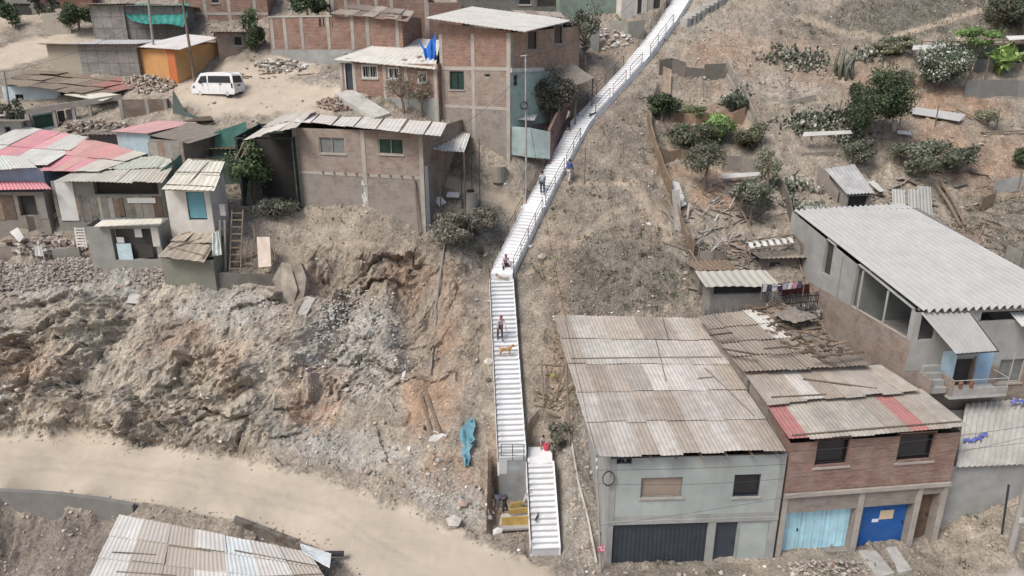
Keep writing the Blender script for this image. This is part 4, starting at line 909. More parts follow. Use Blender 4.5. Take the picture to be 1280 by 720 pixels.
# awning
aw = [PY(1195, 442, 31.1), PY(1249, 438, 31.5), PY(1214, 391, 32.6), PY(1151, 391, 32.35)]
m = MB(); m.tint = (.75, .75, .76); m.sheet(*aw, pitch=.30, amp=.07, nv=4, th=.015, wav=6); m.link('awning', M_metal, c.root)
m = MB(); m.tube([aw[1] - V3(0, 0, .05), aw[2] - V3(0, 0, .05)], .03, 6); m.tube([aw[0] - V3(0, 0, .05), aw[1] - V3(0, 0, .05)], .03, 6); m.link('awning_frame', M_rail, c.root)
# second small canopy at the frame edge
m = MB(); k0, k1, k2, k3 = PY(1278, 408, 32.4), PY(1330, 415, 32.8), PY(1320, 388, 34), PY(1262, 390, 33.4); m.sheet(k0, k1, k2, k3, .27, .03, 3, .015); tag(m.link('canopy', M_metal), 'small ribbed metal canopy at the right edge beside the terrace house', 'canopy')
# ================================================ annex with ribbed roof, grey wall
FL, FR = Pz(1195, 584, 4.25), Pz(1330, 578, 4.3)
BR, BL = PY(1345, 492, 33.6), PY(1207, 505, 32.35)
an = House('annex', 'low grey rendered annex with a ribbed sheet roof beside the brick house', 'building', V3(FL[0] - .25, FL[1] + .22, 0), V3(FR[0], FR[1] + .22, 0), 2.4, 4.15, 5.9, sink=.8)
an.walls({'F': M_plaster, 'L': M_plaster, 'R': M_plaster, 'K': M_plaster})
m = MB(); m.sheet(FL, FR, BR, BL, pitch=.36, amp=.09, nv=5, th=.02, wav=6); m.link('roof', plain('ribbed_sheet', (.50, .49, .46), .75, .15, 2, .2, .1, dirt_amt=.3), an.root)
# faded blue brush marks on the roof
n_ = np.cross(FR - FL, BL - FL); n_ /= np.linalg.norm(n_)
def onroof(px, py):
    C = np.array([0, 0, CH]); d = ray(px, py); return C + d * (np.dot(FL - C, n_) / np.dot(d, n_)) + n_ * .10
M_bp = plain('blue_marks', (.10, .12, .42), .85, .3, 6, .2, 0, dirt=(.45, .44, .42), dirt_amt=.7)
for strokes in ([(1203, 552), (1211, 550)], [(1212, 553), (1220, 548), (1226, 550)], [(1222, 546), (1233, 543)], [(1264, 499), (1275, 503), (1281, 500)], [(1262, 505), (1272, 501)], [(1278, 506), (1283, 502)]):
    m = MB()
    for p, q_ in zip(strokes[:-1], strokes[1:]): m.bar(onroof(*p), onroof(*q_), .16, .012, roll=n_ + 0.0)
    m.link('paint_mark', M_bp, an.root)
# ================================================ chicken shack and pens behind the long shed
WD = 'weathered timber and sheet scraps'
s = House('hen_shack', 'low grey board shack with a buckled pale sheet roof above the long shed', 'shack', Pz(886, 392, 8.7), Pz(956, 389, 8.75), 1.3, 1.75, 1.95)
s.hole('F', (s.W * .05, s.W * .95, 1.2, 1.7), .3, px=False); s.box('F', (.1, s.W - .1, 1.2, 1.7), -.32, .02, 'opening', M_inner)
s.walls(M_woodg); m = MB(); m.sheet(s.w(-.5, -.45, 1.85), s.w(s.W + .6, -.4, 1.8), s.w(s.W + .5, 1.6, 2.15), s.w(-.5, 1.6, 2.2), .5, .03, 3, .015, .04, 4, .05, 3); m.T = [(.68, .66, .6)] * len(m.F); m.link('roof', M_white_r, s.root)
def board(pts, name, lab, cat, mat, th=.03, tint=1, group=None, parent=None):
    """a flat sheet or board given by world corners, with thickness"""
    P = [np.array(p, float) for p in pts]; n = np.cross(P[1] - P[0], P[-1] - P[0]); n /= np.linalg.norm(n); m = MB(); m.tint = tint if isinstance(tint, tuple) else (tint,) * 3
    a = [m.v(p) for p in P]; b = [m.v(p - n * th) for p in P]; m.f(a); m.f(b[::-1])
    for i in range(len(P)): j = (i + 1) % len(P); m.f((a[j], a[i], b[i], b[j]))
    o = m.link(name, mat, parent)
    return tag(o, lab, cat, group) if parent is None else o
def gb(pts, dz=.06): return [G(*p) + V3(0, 0, dz) for p in pts]
def pickets(name, lab, p0, p1, h, n, mat, cat='fence', w=.07, rails=2, lean=.04, base=None, group=None, gap=None, z=None):
    a, b_ = (G(*p0), G(*p1)) if z is None else (Pz(*p0, z[0]), Pz(*p1, z[1])); r = thing(name, lab, cat, a, 0, group); m = MB()
    for i in range(n):
        t = (i + .5) / n; p = a * (1 - t) + b_ * t; p[2] = (H(p[0], p[1]) if z is None else p[2]) - .15; hh = h * random.uniform(.85, 1.1); m.tint = (random.uniform(.6, 1.25),) * 3
        m.bar(p, p + V3(random.uniform(-lean, lean), random.uniform(-lean, lean), hh + .15), w, .025, roll=(0, 1, 0.01))
    m.link('pickets', mat, r); m = MB()
    for k in range(rails): zz = h * (k + 1) / (rails + .6); m.bar(a + V3(0, .04, zz), b_ + V3(0, .04, zz), .05, .05)
    m.link('rail', mat, r); return r
pickets('picket_fence', 'low grey picket fence in front of the hen shack', (880, 397), (935, 393), .55, 22, M_woodg, z=(8.9, 8.95))
pickets('picket_fence', 'metal picket fence right of the hen shack against the big house', (976, 388), (1022, 384), 1.0, 24, M_rail, w=.035, z=(8.9, 9.0))
g_ = pickets('yard_gate', 'narrow slatted gate between hen shack and metal picket fence', (960, 391), (975, 389), 1.3, 3, M_woodg, cat='gate', rails=8, z=(8.8, 8.8))
# clothes hung above the red cloth
cl = thing('clothes_line', 'line of hung clothes, dark, white and pink, before the red cloth', 'clothes line', Pz(955, 360, 10.3)); P0, P1 = Pz(953, 356, 10.6), Pz(1006, 350, 10.7)
m = MB(); m.tube([P0, (P0 + P1) / 2 - V3(0, 0, .06), P1], .012, 5); m.link('line', M_rail, cl)
for P_ in (P0, P1): m = MB(); m.tube([P_ + V3(0, 0, -1.7), P_ + V3(0, 0, .1)], .03); m.link('post', M_wood, cl)
for k, cc in enumerate([(.5, .5, .55), (.06, .06, .09), (.65, .62, .66), (.08, .07, .1), (.4, .38, .45), (.6, .58, .6), (.55, .25, .36), (.1, .1, .12)]):
    t = .06 + k * .12; p = P0 * (1 - t) + P1 * t - V3(0, 0, .05); m = MB(); m.tint = cc; m.sheet(p + V3(-.13, -.02, -.42), p + V3(.13, .02, -.4), p + V3(.14, 0, 0), p + V3(-.14, 0, 0), .09, .015, 3, .008); m.link('garment', M_cloth, cl)
board([Pz(973, 371, 9.0), Pz(1012, 367, 9.1), Pz(1012, 355, 10.2), Pz(973, 357, 10.1)], 'red_cloth', 'dark red cloth screen hung below the clothes line', 'cloth', M_cloth, .02, (.20, .07, .08))
# arched tiles on a pole frame
fr = thing('tile_rack', 'pole frame carrying a row of pale curved tiles near the big house', 'rack', G(945, 330))
r0, r1 = Pz(938, 312, 11.9), Pz(1002, 304, 12.0); r2 = r0 + V3(.2, 1.3, .25); r3 = r1 + V3(0, 1.3, .25); m = MB()
for a_, b_ in ((r0, r1), (r2, r3), (r0, r2), (r1, r3)): m.tube([a_, b_], .045)
for p in (r0, r1, r2, r3): m.tube([p - V3(0, 0, 2.2), p], .05)
m.link('frame', M_wood, fr)
for k in range(7):
    m = MB(); t = .04 + k * .13; p = r0 * (1 - t) + r1 * t + V3(0, .1, .05); m.tint = (random.uniform(.9, 1.1),) * 3
    pts = [p + V3(.0 + .1 * i / 6, 1.2 * i / 6, .16 * math.sin(math.pi * i / 6) + .02) for i in range(7)]
    for a_, b_ in zip(pts[:-1], pts[1:]): m.bar(a_, b_, .24, .04)
    m.link('curved_tile', M_white_r, fr)
# scrap timber pile left of it
m = MB(); base = G(868, 292)
for k in range(46):
    p = G(random.uniform(838, 915), random.uniform(262, 318)); a_ = random.uniform(0, 3.14); L_ = random.uniform(.6, 2.0); tl = random.uniform(.0, .9)
    d_ = V3(math.cos(a_) * math.cos(tl), math.sin(a_) * math.cos(tl), math.sin(tl)) * L_; m.tint = (random.uniform(.55, 1.7),) * 3; m.bar(p + V3(0, 0, .05), p + d_ + V3(0, 0, .1), random.uniform(.05, .16), .04)
m.link('timber_heap', M_woodg, kind='stuff')
board(gb([(836, 232), (848, 236), (858, 262), (846, 268)], .35), 'loose_board', 'pale board lying at the top of the timber heap', 'board', M_white_r, .03, .8)
board([G(843, 290) + V3(0, 0, .1), G(850, 292) + V3(.1, 0, .1), G(846, 262) + V3(.1, 0, 1.4), G(838, 262) + V3(0, 0, 1.4)], 'loose_board', 'long grey board leaning at the left end of the timber heap', 'board', M_woodg, .04, 1.3)
# ---- terraced garden enclosure
def fence(name, lab, pts, h, mat, cat='fence', th=.06, post=.1, tint=(1, 1, 1), jag=.12, dz=0, down=.5, group=None, hs=None):
    P = [G(*p) if len(p) == 2 else PY(*p) for p in pts]; r = thing(name, lab, cat, P[0], 0, group)
    m = MB()
    for k, (a, b) in enumerate(zip(P[:-1], P[1:])):
        n = max(1, int(np.linalg.norm((b - a)[:2]) / .9))
        for i in range(n):
            p, q_ = a + (b - a) * i / n, a + (b - a) * (i + 1) / n; hh = (hs[k] if hs else h) + random.uniform(-jag, jag); g = random.uniform(.72, 1.2); m.tint = tuple(g * x for x in tint)
            d = (q_ - p)[:2]; d = d / (np.linalg.norm(d) + 1e-9); s_ = V3(-d[1], d[0], 0) * th / 2; pz, qz = H(p[0], p[1]) + dz, H(q_[0], q_[1]) + dz
            e = lambda o, zz, sg: V3(o[0], o[1], zz) + s_ * sg
            m.hexa([e(p, pz - down, -1), e(q_, qz - down, -1), e(q_, qz - down, 1), e(p, pz - down, 1)], [e(p, pz + hh, -1), e(q_, qz + hh, -1), e(q_, qz + hh + random.uniform(-.03, .03), 1), e(p, pz + hh, 1)])
    m.link('panel', mat, r)
    if post:
        for a in P: m = MB(); z_ = H(a[0], a[1]) + dz; m.tube([V3(a[0], a[1], z_ - .4), V3(a[0] + random.uniform(-.05, .05), a[1], z_ + (hs[0] if hs else h) + .15)], post / 2 * 1.2, 6); m.link('post', M_wood, r)
    return r
fence('board_fence', 'dark buckled board fence along the top of the terraced garden', [(824, 95), (840, 92), (856, 99), (880, 99), (905, 98)], 1.0, M_woodg, tint=(.62, .6, .58), jag=.2, th=.05)
fence('plank_wall', 'low leaning plank edging down the left side of the terraced garden', [(810, 155), (818, 190), (828, 222), (838, 245)], .95, M_wood, cat='edging', tint=(1.3, 1.25, 1.15), jag=.08, th=.1)
fence('plank_wall', 'thin pale wall down the right side of the terraced garden', [(907, 90), (925, 118), (938, 150), (953, 186)], .95, M_woodg, cat='edging', tint=(1.35, 1.3, 1.2), jag=.05, th=.12, post=0)
fence('soil_step', 'reddish earth step across the middle of the terraced garden', [(838, 152), (870, 153), (900, 151), (930, 149)], .7, plain('red_earth', (.33, .225, .155), .95, .25, 3, .2, .4), cat='garden step', th=.3, post=0)
fence('board_fence', 'grey board wall at the foot of the terraced garden', [(903, 214), (925, 214), (958, 213)], 1.15, M_woodg, tint=(1.0, .97, .9), jag=.08)
fence('stone_wall', 'tan earth retaining bank with a pale lip below the garden shrubs', [(822, 196), (850, 197), (880, 198), (903, 198)], .6, plain('tan_earth', (.36, .27, .18), .95, .25, 3, .2, .4), cat='retaining wall', th=.3, post=0)
board(gb([(900, 226), (952, 224), (950, 229), (903, 232)], .45), 'shelf_board', 'long pale board ledge below the grey board wall', 'board', M_white_r, .06, .75)
fence('plank_wall', 'short low board step under the small garden tree', [(905, 244), (915, 246), (925, 246)], .5, M_woodg, cat='edging', post=0)
board([G(826, 118) + V3(0, 0, .0), G(838, 122) + V3(0, 0, 0), G(838, 108) + V3(0, 0, 1.1), G(828, 104) + V3(0, 0, 1.2)], 'door_panel', 'tan door panel standing at the upper left of the terraced garden', 'board', M_wood, .05, 1.7)
# ---- small shed with a ribbed roof behind the big house
RB = [PY(1059, 243, 47.6), PY(1093, 241, 47.9), PY(1068, 205, 50.6), PY(1031, 211, 50.2)]
sh_ = House('garden_shed', 'small dark shed under tilted ribbed grey sheets behind the terrace house', 'shed', V3(RB[0][0] + .1, RB[0][1] + .2, 12.6), V3(RB[1][0] - .1, RB[1][1] + .2, 12.6), 2.3, 1.6, 3.0)
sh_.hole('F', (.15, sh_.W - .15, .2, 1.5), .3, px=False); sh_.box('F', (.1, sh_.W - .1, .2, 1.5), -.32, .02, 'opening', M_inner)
sh_.walls(M_woodg); m = MB(); m.sheet(RB[0], RB[1], RB[2], RB[3], .3, .05, 4, .02); m.link('roof', plain('dull_zinc', (.42, .42, .42), .7, .2, 2, .25, .1, dirt_amt=.3), sh_.root)
board([G(1020, 232) + V3(0, 0, -.3), G(1046, 255) + V3(0, 0, -.3), G(1046, 255) + V3(0, 0, .9), G(1020, 226) + V3(0, 0, 1.2)], 'leaning_sheet', 'brown grey sheet screening the left side of the garden shed', 'sheet', M_woodg, .04, (1, .92, .88))
board([G(1084, 228) + V3(0, 0, 0), G(1092, 226) + V3(0, 0, 0), G(1104, 248) + V3(0, 0, .5), G(1098, 250) + V3(0, 0, .5)], 'loose_board', 'pale plank leaning right of the garden shed', 'board', M_white_r, .04, .8)
r = thing('scrap_screen', 'row of upright corrugated scrap sheets along the back of the ribbed metal roof', 'screen', G(1010, 262)); 
for k in range(9):
    x = 1012 + k * 14; p = PY(x, 266, 46.9); m = MB(); g = random.uniform(.6, .95); m.tint = (g, g, g * .97); m.sheet(p + V3(-.42, 0, -1.2), p + V3(.42, .05, -1.2), p + V3(.42, .15, .42 + random.uniform(-.12, .1)), p + V3(-.42, .12, .42 + random.uniform(-.1, .1)), .2, .035, 2, .012, seed=k); m.link('sheet', M_metal, r)
for k, (x, y, g) in enumerate(((1130, 262, .85), (1150, 262, .75), (1163, 258, .7))):
    p = PY(x, y, 47.6); m = MB(); m.tint = (g, g, g * .96); m.sheet(p + V3(-.5, 0, -1.2), p + V3(.5, .05, -1.2), p + V3(.3, .9, 1.2), p + V3(-.6, .9, 1.3), .24, .03, 3, .012, .03, seed=k); tag(m.link('scrap_sheet', M_metal), ['pale buckled sheet leaning behind the ribbed roof, leftmost of three', 'middle one of three leaning sheets behind the ribbed roof', 'darkest of three leaning sheets, beside two logs'][k], 'metal sheet', 'leaning scrap sheets')
for k, (a_, b_) in enumerate((((1168, 240), (1200, 288)), ((1174, 236), (1206, 286)))):
    p, q_ = G(*a_) + V3(0, 0, .5), G(*b_) + V3(0, 0, .25); m = MB(); m.tube([p, (p + q_) / 2 + V3(.05, 0, .08), q_], [.11, .1, .08], 7); tag(m.link('log', M_wood), ['left one of two long logs lying behind the ribbed roof', 'right one of two long logs lying behind the ribbed roof'][k], 'log', 'long logs')
# gate panel, grey sheet, platform, pergola at the right edge
board([G(1242, 243), G(1276, 240), G(1276, 240) + V3(0, 0, 1.1), G(1242, 243) + V3(0, 0, 1.0)], 'sheet_screen', 'flat grey sheet with a post standing on the slope at the right edge', 'panel', M_plaster, .05, 1)
m = MB(); p = G(1271, 242); m.tube([p - V3(0, 0, .3), p + V3(0, 0, 1.5)], .06); tag(m.link('fence_post', M_wood), 'dark post in front of the grey panel', 'post')
board(gb([(1138, 150), (1198, 160), (1206, 152), (1140, 142)], .5), 'sheet_roofing', 'long grey sheet lying on the orange slope', 'sheet', M_metal, .05, .75)
fence('retaining_wall', 'grey rendered retaining wall below the pergola', [(1204, 121), (1240, 121), (1330, 121)], 1.25, M_plaster, cat='retaining wall', th=.2, post=0, jag=.02, tint=(.72, .72, .7))
fence('stone_wall', 'low grey wall behind the pergola posts', [(1200, 88), (1240, 90)], 1.0, M_plaster, cat='wall', th=.15, post=0, jag=.03, tint=(.7, .7, .66))
pg = thing('pergola', 'rough timber pergola with dark back wall and a vine on top', 'pergola', G(1210, 100))
tops = []
for (x, y, h_) in ((1148, 78, 1.7), (1196, 92, 2.2), (1230, 104, 2.2), (1259, 92, 2.5), (1275, 88, 2.6), (1213, 92, 2.0)):
    p = G(x, y); m = MB(); m.tube([p - V3(0, 0, .3), p + V3(0, 0, h_)], .07, 6); m.link('post', M_wood, pg)
for a_, b_, z_ in (((1148, 52), (1200, 52), 0), ((1196, 53), (1262, 50), 0), ((1232, 56), (1280, 55), 0)):
    m = MB(); Yb = G(1210, 88)[1]; m.tube([PY(*a_, Yb), PY(*b_, Yb)], .05, 6); m.link('beam', M_wood, pg)
Yb = G(1220, 78)[1]
board([PY(1198, 82, Yb), PY(1285, 82, Yb + .3), PY(1285, 54, Yb), PY(1198, 54, Yb)], 'back_screen', '', '', M_net, .05, (.45, .4, .35), parent=pg)
board([PY(1140, 62, Yb - 2), PY(1185, 60, Yb - 1.8), PY(1182, 55, Yb - .8), PY(1142, 56, Yb - .8)], 'roof_sheet', '', '', M_white_r, .05, .9, parent=pg)
board([PY(1262, 50, Yb - 1.5), PY(1288, 48, Yb - 1.5), PY(1284, 44, Yb), PY(1257, 45, Yb)], 'roof_sheet', '', '', M_white_r, .05, 1, parent=pg)
for x, y in ((1241, 118), (1258, 112), (1236, 100)):
    pass
fence('timber_stakes', 'cluster of upright dark timber stakes right of the logs', [(1224, 264), (1240, 258)], 1.0, M_wood, cat='stakes', th=.15, tint=(.8, .75, .7), jag=.35)
fence('timber_stakes', 'row of grey upright logs at the right edge of the slope', [(1256, 325), (1275, 335), (1300, 345)], 1.2, M_woodg, cat='stakes', th=.2, jag=.2)

def pwall(name, lab, pts, mat, cat='wall', th=.2, tint=(1, 1, 1), seg=1.0, group=None):
    """wall given by its top and foot as seen, with the distance: (px, y top, y foot, metres ahead)"""
    m = MB()
    for (x0, t0, b0, Y0), (x1, t1, b1, Y1) in zip(pts[:-1], pts[1:]):
        T0, B0, T1, B1 = PY(x0, t0, Y0), PY(x0, b0, Y0), PY(x1, t1, Y1), PY(x1, b1, Y1); d = (T1 - T0)[:2]; d = d / np.linalg.norm(d); s_ = V3(-d[1], d[0], 0) * th
        if s_[1] < 0: s_ = -s_
        g = random.uniform(.93, 1.06); m.tint = tuple(g * x for x in tint)
        f = lambda p, z: V3(p[0], p[1], z)
        zb0, zb1 = min(B0[2], T0[2] - .1) - .4, min(B1[2], T1[2] - .1) - .4
        m.hexa([f(T0, zb0), f(T1, zb1), f(T1, zb1) + s_, f(T0, zb0) + s_], [T0, T1, T1 + s_, T0 + s_])
    return tag(m.link(name, mat), lab, cat, group)

fence('plank_wall', 'lower run of leaning planks left of the timber heap', [(838, 250), (850, 285), (866, 322)], .9, M_wood, cat='edging', tint=(1.1, 1.02, .95), jag=.15, th=.08)
fence('board_fence', 'thin dark fence running down behind the slender pale tree to the big house', [(962, 215), (978, 250), (992, 292)], 1.0, M_woodg, tint=(.75, .72, .68), jag=.15, th=.05)
fence('board_fence', 'low grey board fence left of the curved tile rack', [(872, 330), (890, 332), (906, 330)], .9, M_woodg, tint=(.95, .9, .85), jag=.08)
pwall('retaining_wall', 'long grey block wall behind the garden shed, under a pale plank', [(1003, 192, 214, 53.2), (1045, 188, 214, 53.6)], M_brickg, cat='retaining wall', tint=(1, .95, .9))
board(gb([(1000, 193), (1062, 190), (1060, 186), (1002, 188)], 1.3), 'plank', 'long pale plank on top of the block wall behind the garden shed', 'plank', M_white_r, .06, .8)
pwall('retaining_wall', 'low stone edge of the stony terrace left of the big tree', [(940, 118, 132, 58.6), (985, 126, 138, 58.0), (1020, 118, 128, 58.6)], M_pale, cat='retaining wall', tint=(.8, .76, .7))
pwall('stone_wall', 'short pale pillar wall right of the big dark tree', [(1117, 150, 176, 55.9), (1122, 150, 176, 55.9)], M_pale, cat='wall', tint=(1, 1, 1))
board(gb([(1120, 176), (1138, 178), (1137, 173), (1121, 171)], .5), 'slab', 'small white slab beside the pale pillar wall', 'slab', M_whitep, .08, 1.0)
for k, (a, b_, lab) in enumerate((((1195, 142), (1235, 163), 'fallen pole slanting down from the lying grey sheet'), ((1225, 170), (1280, 172), 'long pole lying level near the right edge'), ((1004, 352), (985, 300), 'slanting pole right of the curved tile rack'), ((862, 318), (876, 345), 'slanting pole left of the hen shack'), ((880, 335), (940, 322), 'level pole above the hen shack roof'))):
    m = MB(); m.tube([G(*a) + V3(0, 0, .25), G(*b_) + V3(0, 0, .45)], .06, 6); tag(m.link('fallen_pole', M_wood), lab, 'pole', 'fallen poles')
def scraps(lab, cx, cy, rx, ry, n, mats, L0=.5, L1=1.8, w0=.05, w1=.35, lift=.5):
    m = MB()
    for k in range(n):
        p = G(random.gauss(cx, rx / 2), random.gauss(cy, ry / 2)); a_ = random.uniform(0, 3.14); tl = random.uniform(-.1, .8) * lift; d_ = V3(math.cos(a_) * math.cos(tl), math.sin(a_) * math.cos(tl), math.sin(tl)) * random.uniform(L0, L1); t = random.uniform(.5, 1.6); m.tint = (t, t * .96, t * .9); m.bar(p + V3(0, 0, .08), p + d_ + V3(0, 0, .12), random.uniform(w0, w1), .03)
    return m.link('scrap_heap', mats, kind='stuff')
scraps('', 935, 322, 60, 22, 150, M_woodg); scraps('', 930, 255, 60, 34, 110, M_woodg, w1=.2); scraps('', 1130, 250, 90, 30, 90, M_woodg, w1=.4); scraps('', 1250, 280, 50, 50, 40, M_wood, w1=.15); scraps('', 900, 372, 40, 12, 30, M_woodg); scraps('', 1005, 402, 30, 10, 40, M_wood)
scraps('', 60, 290, 80, 26, 60, M_woodg, w1=.4); scraps('', 120, 172, 70, 12, 40, M_wood, w1=.3); scraps('', 240, 175, 60, 14, 40, M_woodg, w1=.35); scraps('', 310, 330, 40, 16, 24, M_wood, w1=.12); scraps('', 690, 500, 14, 50, 34, M_wood, w1=.1); scraps('', 420, 395, 30, 16, 20, M_woodg, w1=.3, lift=.2); scraps('', 330, 92, 50, 10, 24, M_wood, w1=.2, lift=.1); scraps('', 590, 300, 50, 12, 30, M_wood, w1=.06, L1=1.2)

pwall('low_wall', 'low crumbling brick wall below the white tilted sheet, far left', [(-20, 306, 322, 44.9), (20, 310, 324, 44.8), (44, 306, 322, 45.2)], M_brickg, tint=(.9, .85, .8))
pwall('low_wall', 'low grey wall between white chair and white ladder', [(64, 312, 326, 44.6), (98, 309, 325, 44.6)], M_plaster, tint=(.75, .72, .66))
fence('board_fence', 'dark slatted scrap fence under the bright pink roof', [(38, 292), (56, 290), (68, 288)], .9, M_woodg, tint=(.6, .57, .53), jag=.2)
fence('board_fence', 'row of leaning grey boards before the mint roofed shack', [(100, 276), (135, 275), (170, 277)], .6, M_woodg, tint=(.85, .8, .75), jag=.25)

m = MB(); A_, B_, C_, D_ = Q3
for k in range(90):
    u, v = random.uniform(.55, 1.0), random.uniform(.1, 1.0); p = (A_ * (1 - u) + B_ * u) * (1 - v) + (D_ * (1 - u) + C_ * u) * v + V3(0, 0, .16); a_ = random.uniform(0, 3.14); L_ = random.uniform(.2, 1.3); t = random.choice([.35, .5, .7, .9, 1.5]); m.tint = (t, t * .95, t * .88); d_ = V3(math.cos(a_), math.sin(a_), random.uniform(-.05, .15)) * L_; m.bar(p, p + d_, random.uniform(.04, .3), .04)
m.link('roof_junk', M_wood, kind='stuff')
def crumple(name, lab, cat, c, rx, ry, h_, mat, tint=(1, 1, 1), n=12, rot=0, seed=1):
    """crumpled cloth lying over something"""
    m = MB(); m.tint = tint; rows = []; R_ = rotz(rot)
    for j in range(n + 1):
        row = []
        for i in range(n + 1):
            x, y = (i / n * 2 - 1), (j / n * 2 - 1); e_ = 1 - .25 * float(vn(np.array(x * 2 + 5 + seed), np.array(y * 2 + 3), seed)); z = h_ * (float(ridged(np.array(x * 1.6 + seed), np.array(y * 1.6 + 9.), 3, seed)) - .25) * (1 - .5 * max(abs(x), abs(y)))
            row.append(m.v(np.array(c) + R_ @ V3(x * rx * e_, y * ry * e_, z)))
        rows.append(row)
    for j in range(n):
        for i in range(n): m.f((rows[j][i], rows[j][i + 1], rows[j + 1][i + 1], rows[j + 1][i]))
    return tag(m.link(name, mat), lab, cat)
crumple('tarp_heap', 'crumpled brown grey tarp heap at the rear right of the long shed roof', 'tarpaulin', (B_ * .25 + C_ * .75) + V3(-.8, -.4, .25), 1.1, 1.0, .7, M_cloth, (.24, .21, .18), 14, .5, 3)

pwall('garden_wall', 'pale lipped earth wall at the right edge of the sunken garden', [(908, 92, 116, 59.9), (926, 122, 146, 57.8), (941, 152, 178, 56.0), (956, 186, 212, 54.1)], M_pale, cat='retaining wall', th=.15, tint=(.7, .66, .6))
def patchwork(hs, u0, u1, z0, z1, n, br=1.0, f='F'):
    """mismatched boards and sheets nailed over a shack wall"""
    m = MB(); u = u0; ml = [M_woodg, M_plaster, M_brickg, M_wood]
    while u < u1 - .1:
        w_ = min(random.uniform(.4, 1.6) * (u1 - u0) / n, u1 - u); holes = [r_ for r_, _ in hs.holes[f]]
        if not any(r_[0] < u + w_ and r_[1] > u and r_[3] > z0 + .1 and r_[2] < z1 - .1 for r_ in holes):
            t = random.uniform(.5, 1.25) * br; m.tint = (t, t * random.uniform(.93, 1), t * random.uniform(.85, .98)); m.mi = random.randrange(4)
            a, b_ = z0 + random.uniform(-.2, .25), z1 - random.uniform(0, .35); o = random.uniform(.02, .07)
            P_ = [hs.fp(f, u + .01, a, o), hs.fp(f, u + w_ - .01, a, o), hs.fp(f, u + w_ - .01, a, .0), hs.fp(f, u + .01, a, .0)]; T_ = [hs.fp(f, u + random.uniform(-.03, .03), b_, o), hs.fp(f, u + w_ - .01, b_ + random.uniform(-.1, .1), o), hs.fp(f, u + w_ - .01, b_, .0), hs.fp(f, u + .01, b_, .0)]; m.hexa(P_, T_)
        u += w_
    if m.V: m.link('cladding', ml, hs.root)
# ================================================ mid left: tall brick house on the cliff edge
def hz(name, lab, cat, p0, p1, z, depth, H_, Hb=None, **k):
    """house from two front corners seen in the photograph at depths p[2] (metres ahead)"""
    A, B = PY(*p0), PY(*p1); zz = min(A[2], B[2]) if z is None else z; A[2] = B[2] = zz
    return House(name, lab, cat, A, B, depth, H_, Hb, **k)
f = hz('brick_house', 'plain two storey brick house on the cliff edge left of the stairway', 'house', (376, 276, 48.6), (533, 289, 45.9), 12.0, 9.0, 6.7, 6.9, sink=1.0)
f.window('F', (399, 172, 431, 192), glass=M_grglass, frame=M_col, bars=1, label='grey curtained window')
f.window('F', (473, 173, 504, 193), glass=M_gglass, frame=M_col, bars=1, label='dark green window')
zb = f.hit('F', 450, 217)[1]
f.walls({'F': [(zb, M_brickg), (99, M_brickp)], 'L': M_brickp, 'R': M_brickp, 'K': M_brickp})
f.columns('F', [.13, f.hit('F', 455, 200)[0], f.W - .13], w=.3, out=.03)
f.beam('F', zb - .2, .2, .02)
m = MB(); r_ = random.Random(4)
for k in range(26): u = f.hit('F', 455 , 230)[0] + r_.uniform(-.14, .14); z = r_.uniform(.3, zb - .4); m.box(f.fp('F', u, z, .035), (.14, .03, .3), f.a)
m.link('mortar_smear', M_white_r, f.root)
for k in range(9):
    m = MB(); u = f.hit('F', 404 + k * 14, 217)[0]; m.box(f.fp('F', u, zb - .02, .05), (.12, .14, .1), f.a); m.link('beam_end', M_wood, f.root)
m = MB(); m.bar(f.fp('F', f.hit('F', 519, 222)[0], zb - .2, .12), f.fp('F', f.hit('F', 526, 280)[0], -.2, .3), .1, .1); tag(m.link('pole', M_wood), 'long pole leaning on the right corner of the brick cliff house', 'pole')
R0 = [PY(369, 153, 48.3), PY(549, 172, 45.0), PY(556, 155, 49.5), PY(388, 137, 55.0)]
R0 = [Pz(368, 153, 18.95), Pz(549, 172, 18.6), Pz(557, 155, 18.75), Pz(386, 137, 19.15)]
patch_roof('roof', R0, 1, 8, M_white_r, f.root, [(1, .97, .93), (1.05, 1.02, .98), (.97, .93, .88)], pitch=.4, amp=.012, seed=6)
battens('roof_batten', R0, [(.13 + .155 * k, -.02, .13 + .155 * k + random.uniform(-.01, .01), 1.0) for k in range(6)], M_wood, f.root, .09, .12)
# small canopy on its right side and white plank
m = MB(); q0, q1, q2, q3 = Pz(541, 187, 17.4), Pz(580, 190, 17.2), Pz(588, 167, 17.9), Pz(552, 163, 18.0); m.sheet(q0, q1, q2, q3, .3, .03, 4, .02, .03, 4, .05, 2)
cn = thing('canopy', 'small pale sheet canopy on poles beside the brick cliff house', 'canopy', V3(q0[0], q0[1], 12.6)); m.link('sheet', M_white_r, cn)
for p in (q1, q2, q0 + V3(.4, .1, 0)): m = MB(); m.tube([V3(p[0], p[1], H(p[0], p[1]) - .2), p], .05, 6); m.link('post', M_wood, cn)
board([f.fp('R', .1, -.3, .05), f.fp('R', .5, -.3, .12), f.fp('R', .5, 4.4, .08), f.fp('R', .1, 4.5, .05)], 'white_plank', 'tall white plank standing at the right side of the brick cliff house', 'plank', M_whitep, .05, 1)
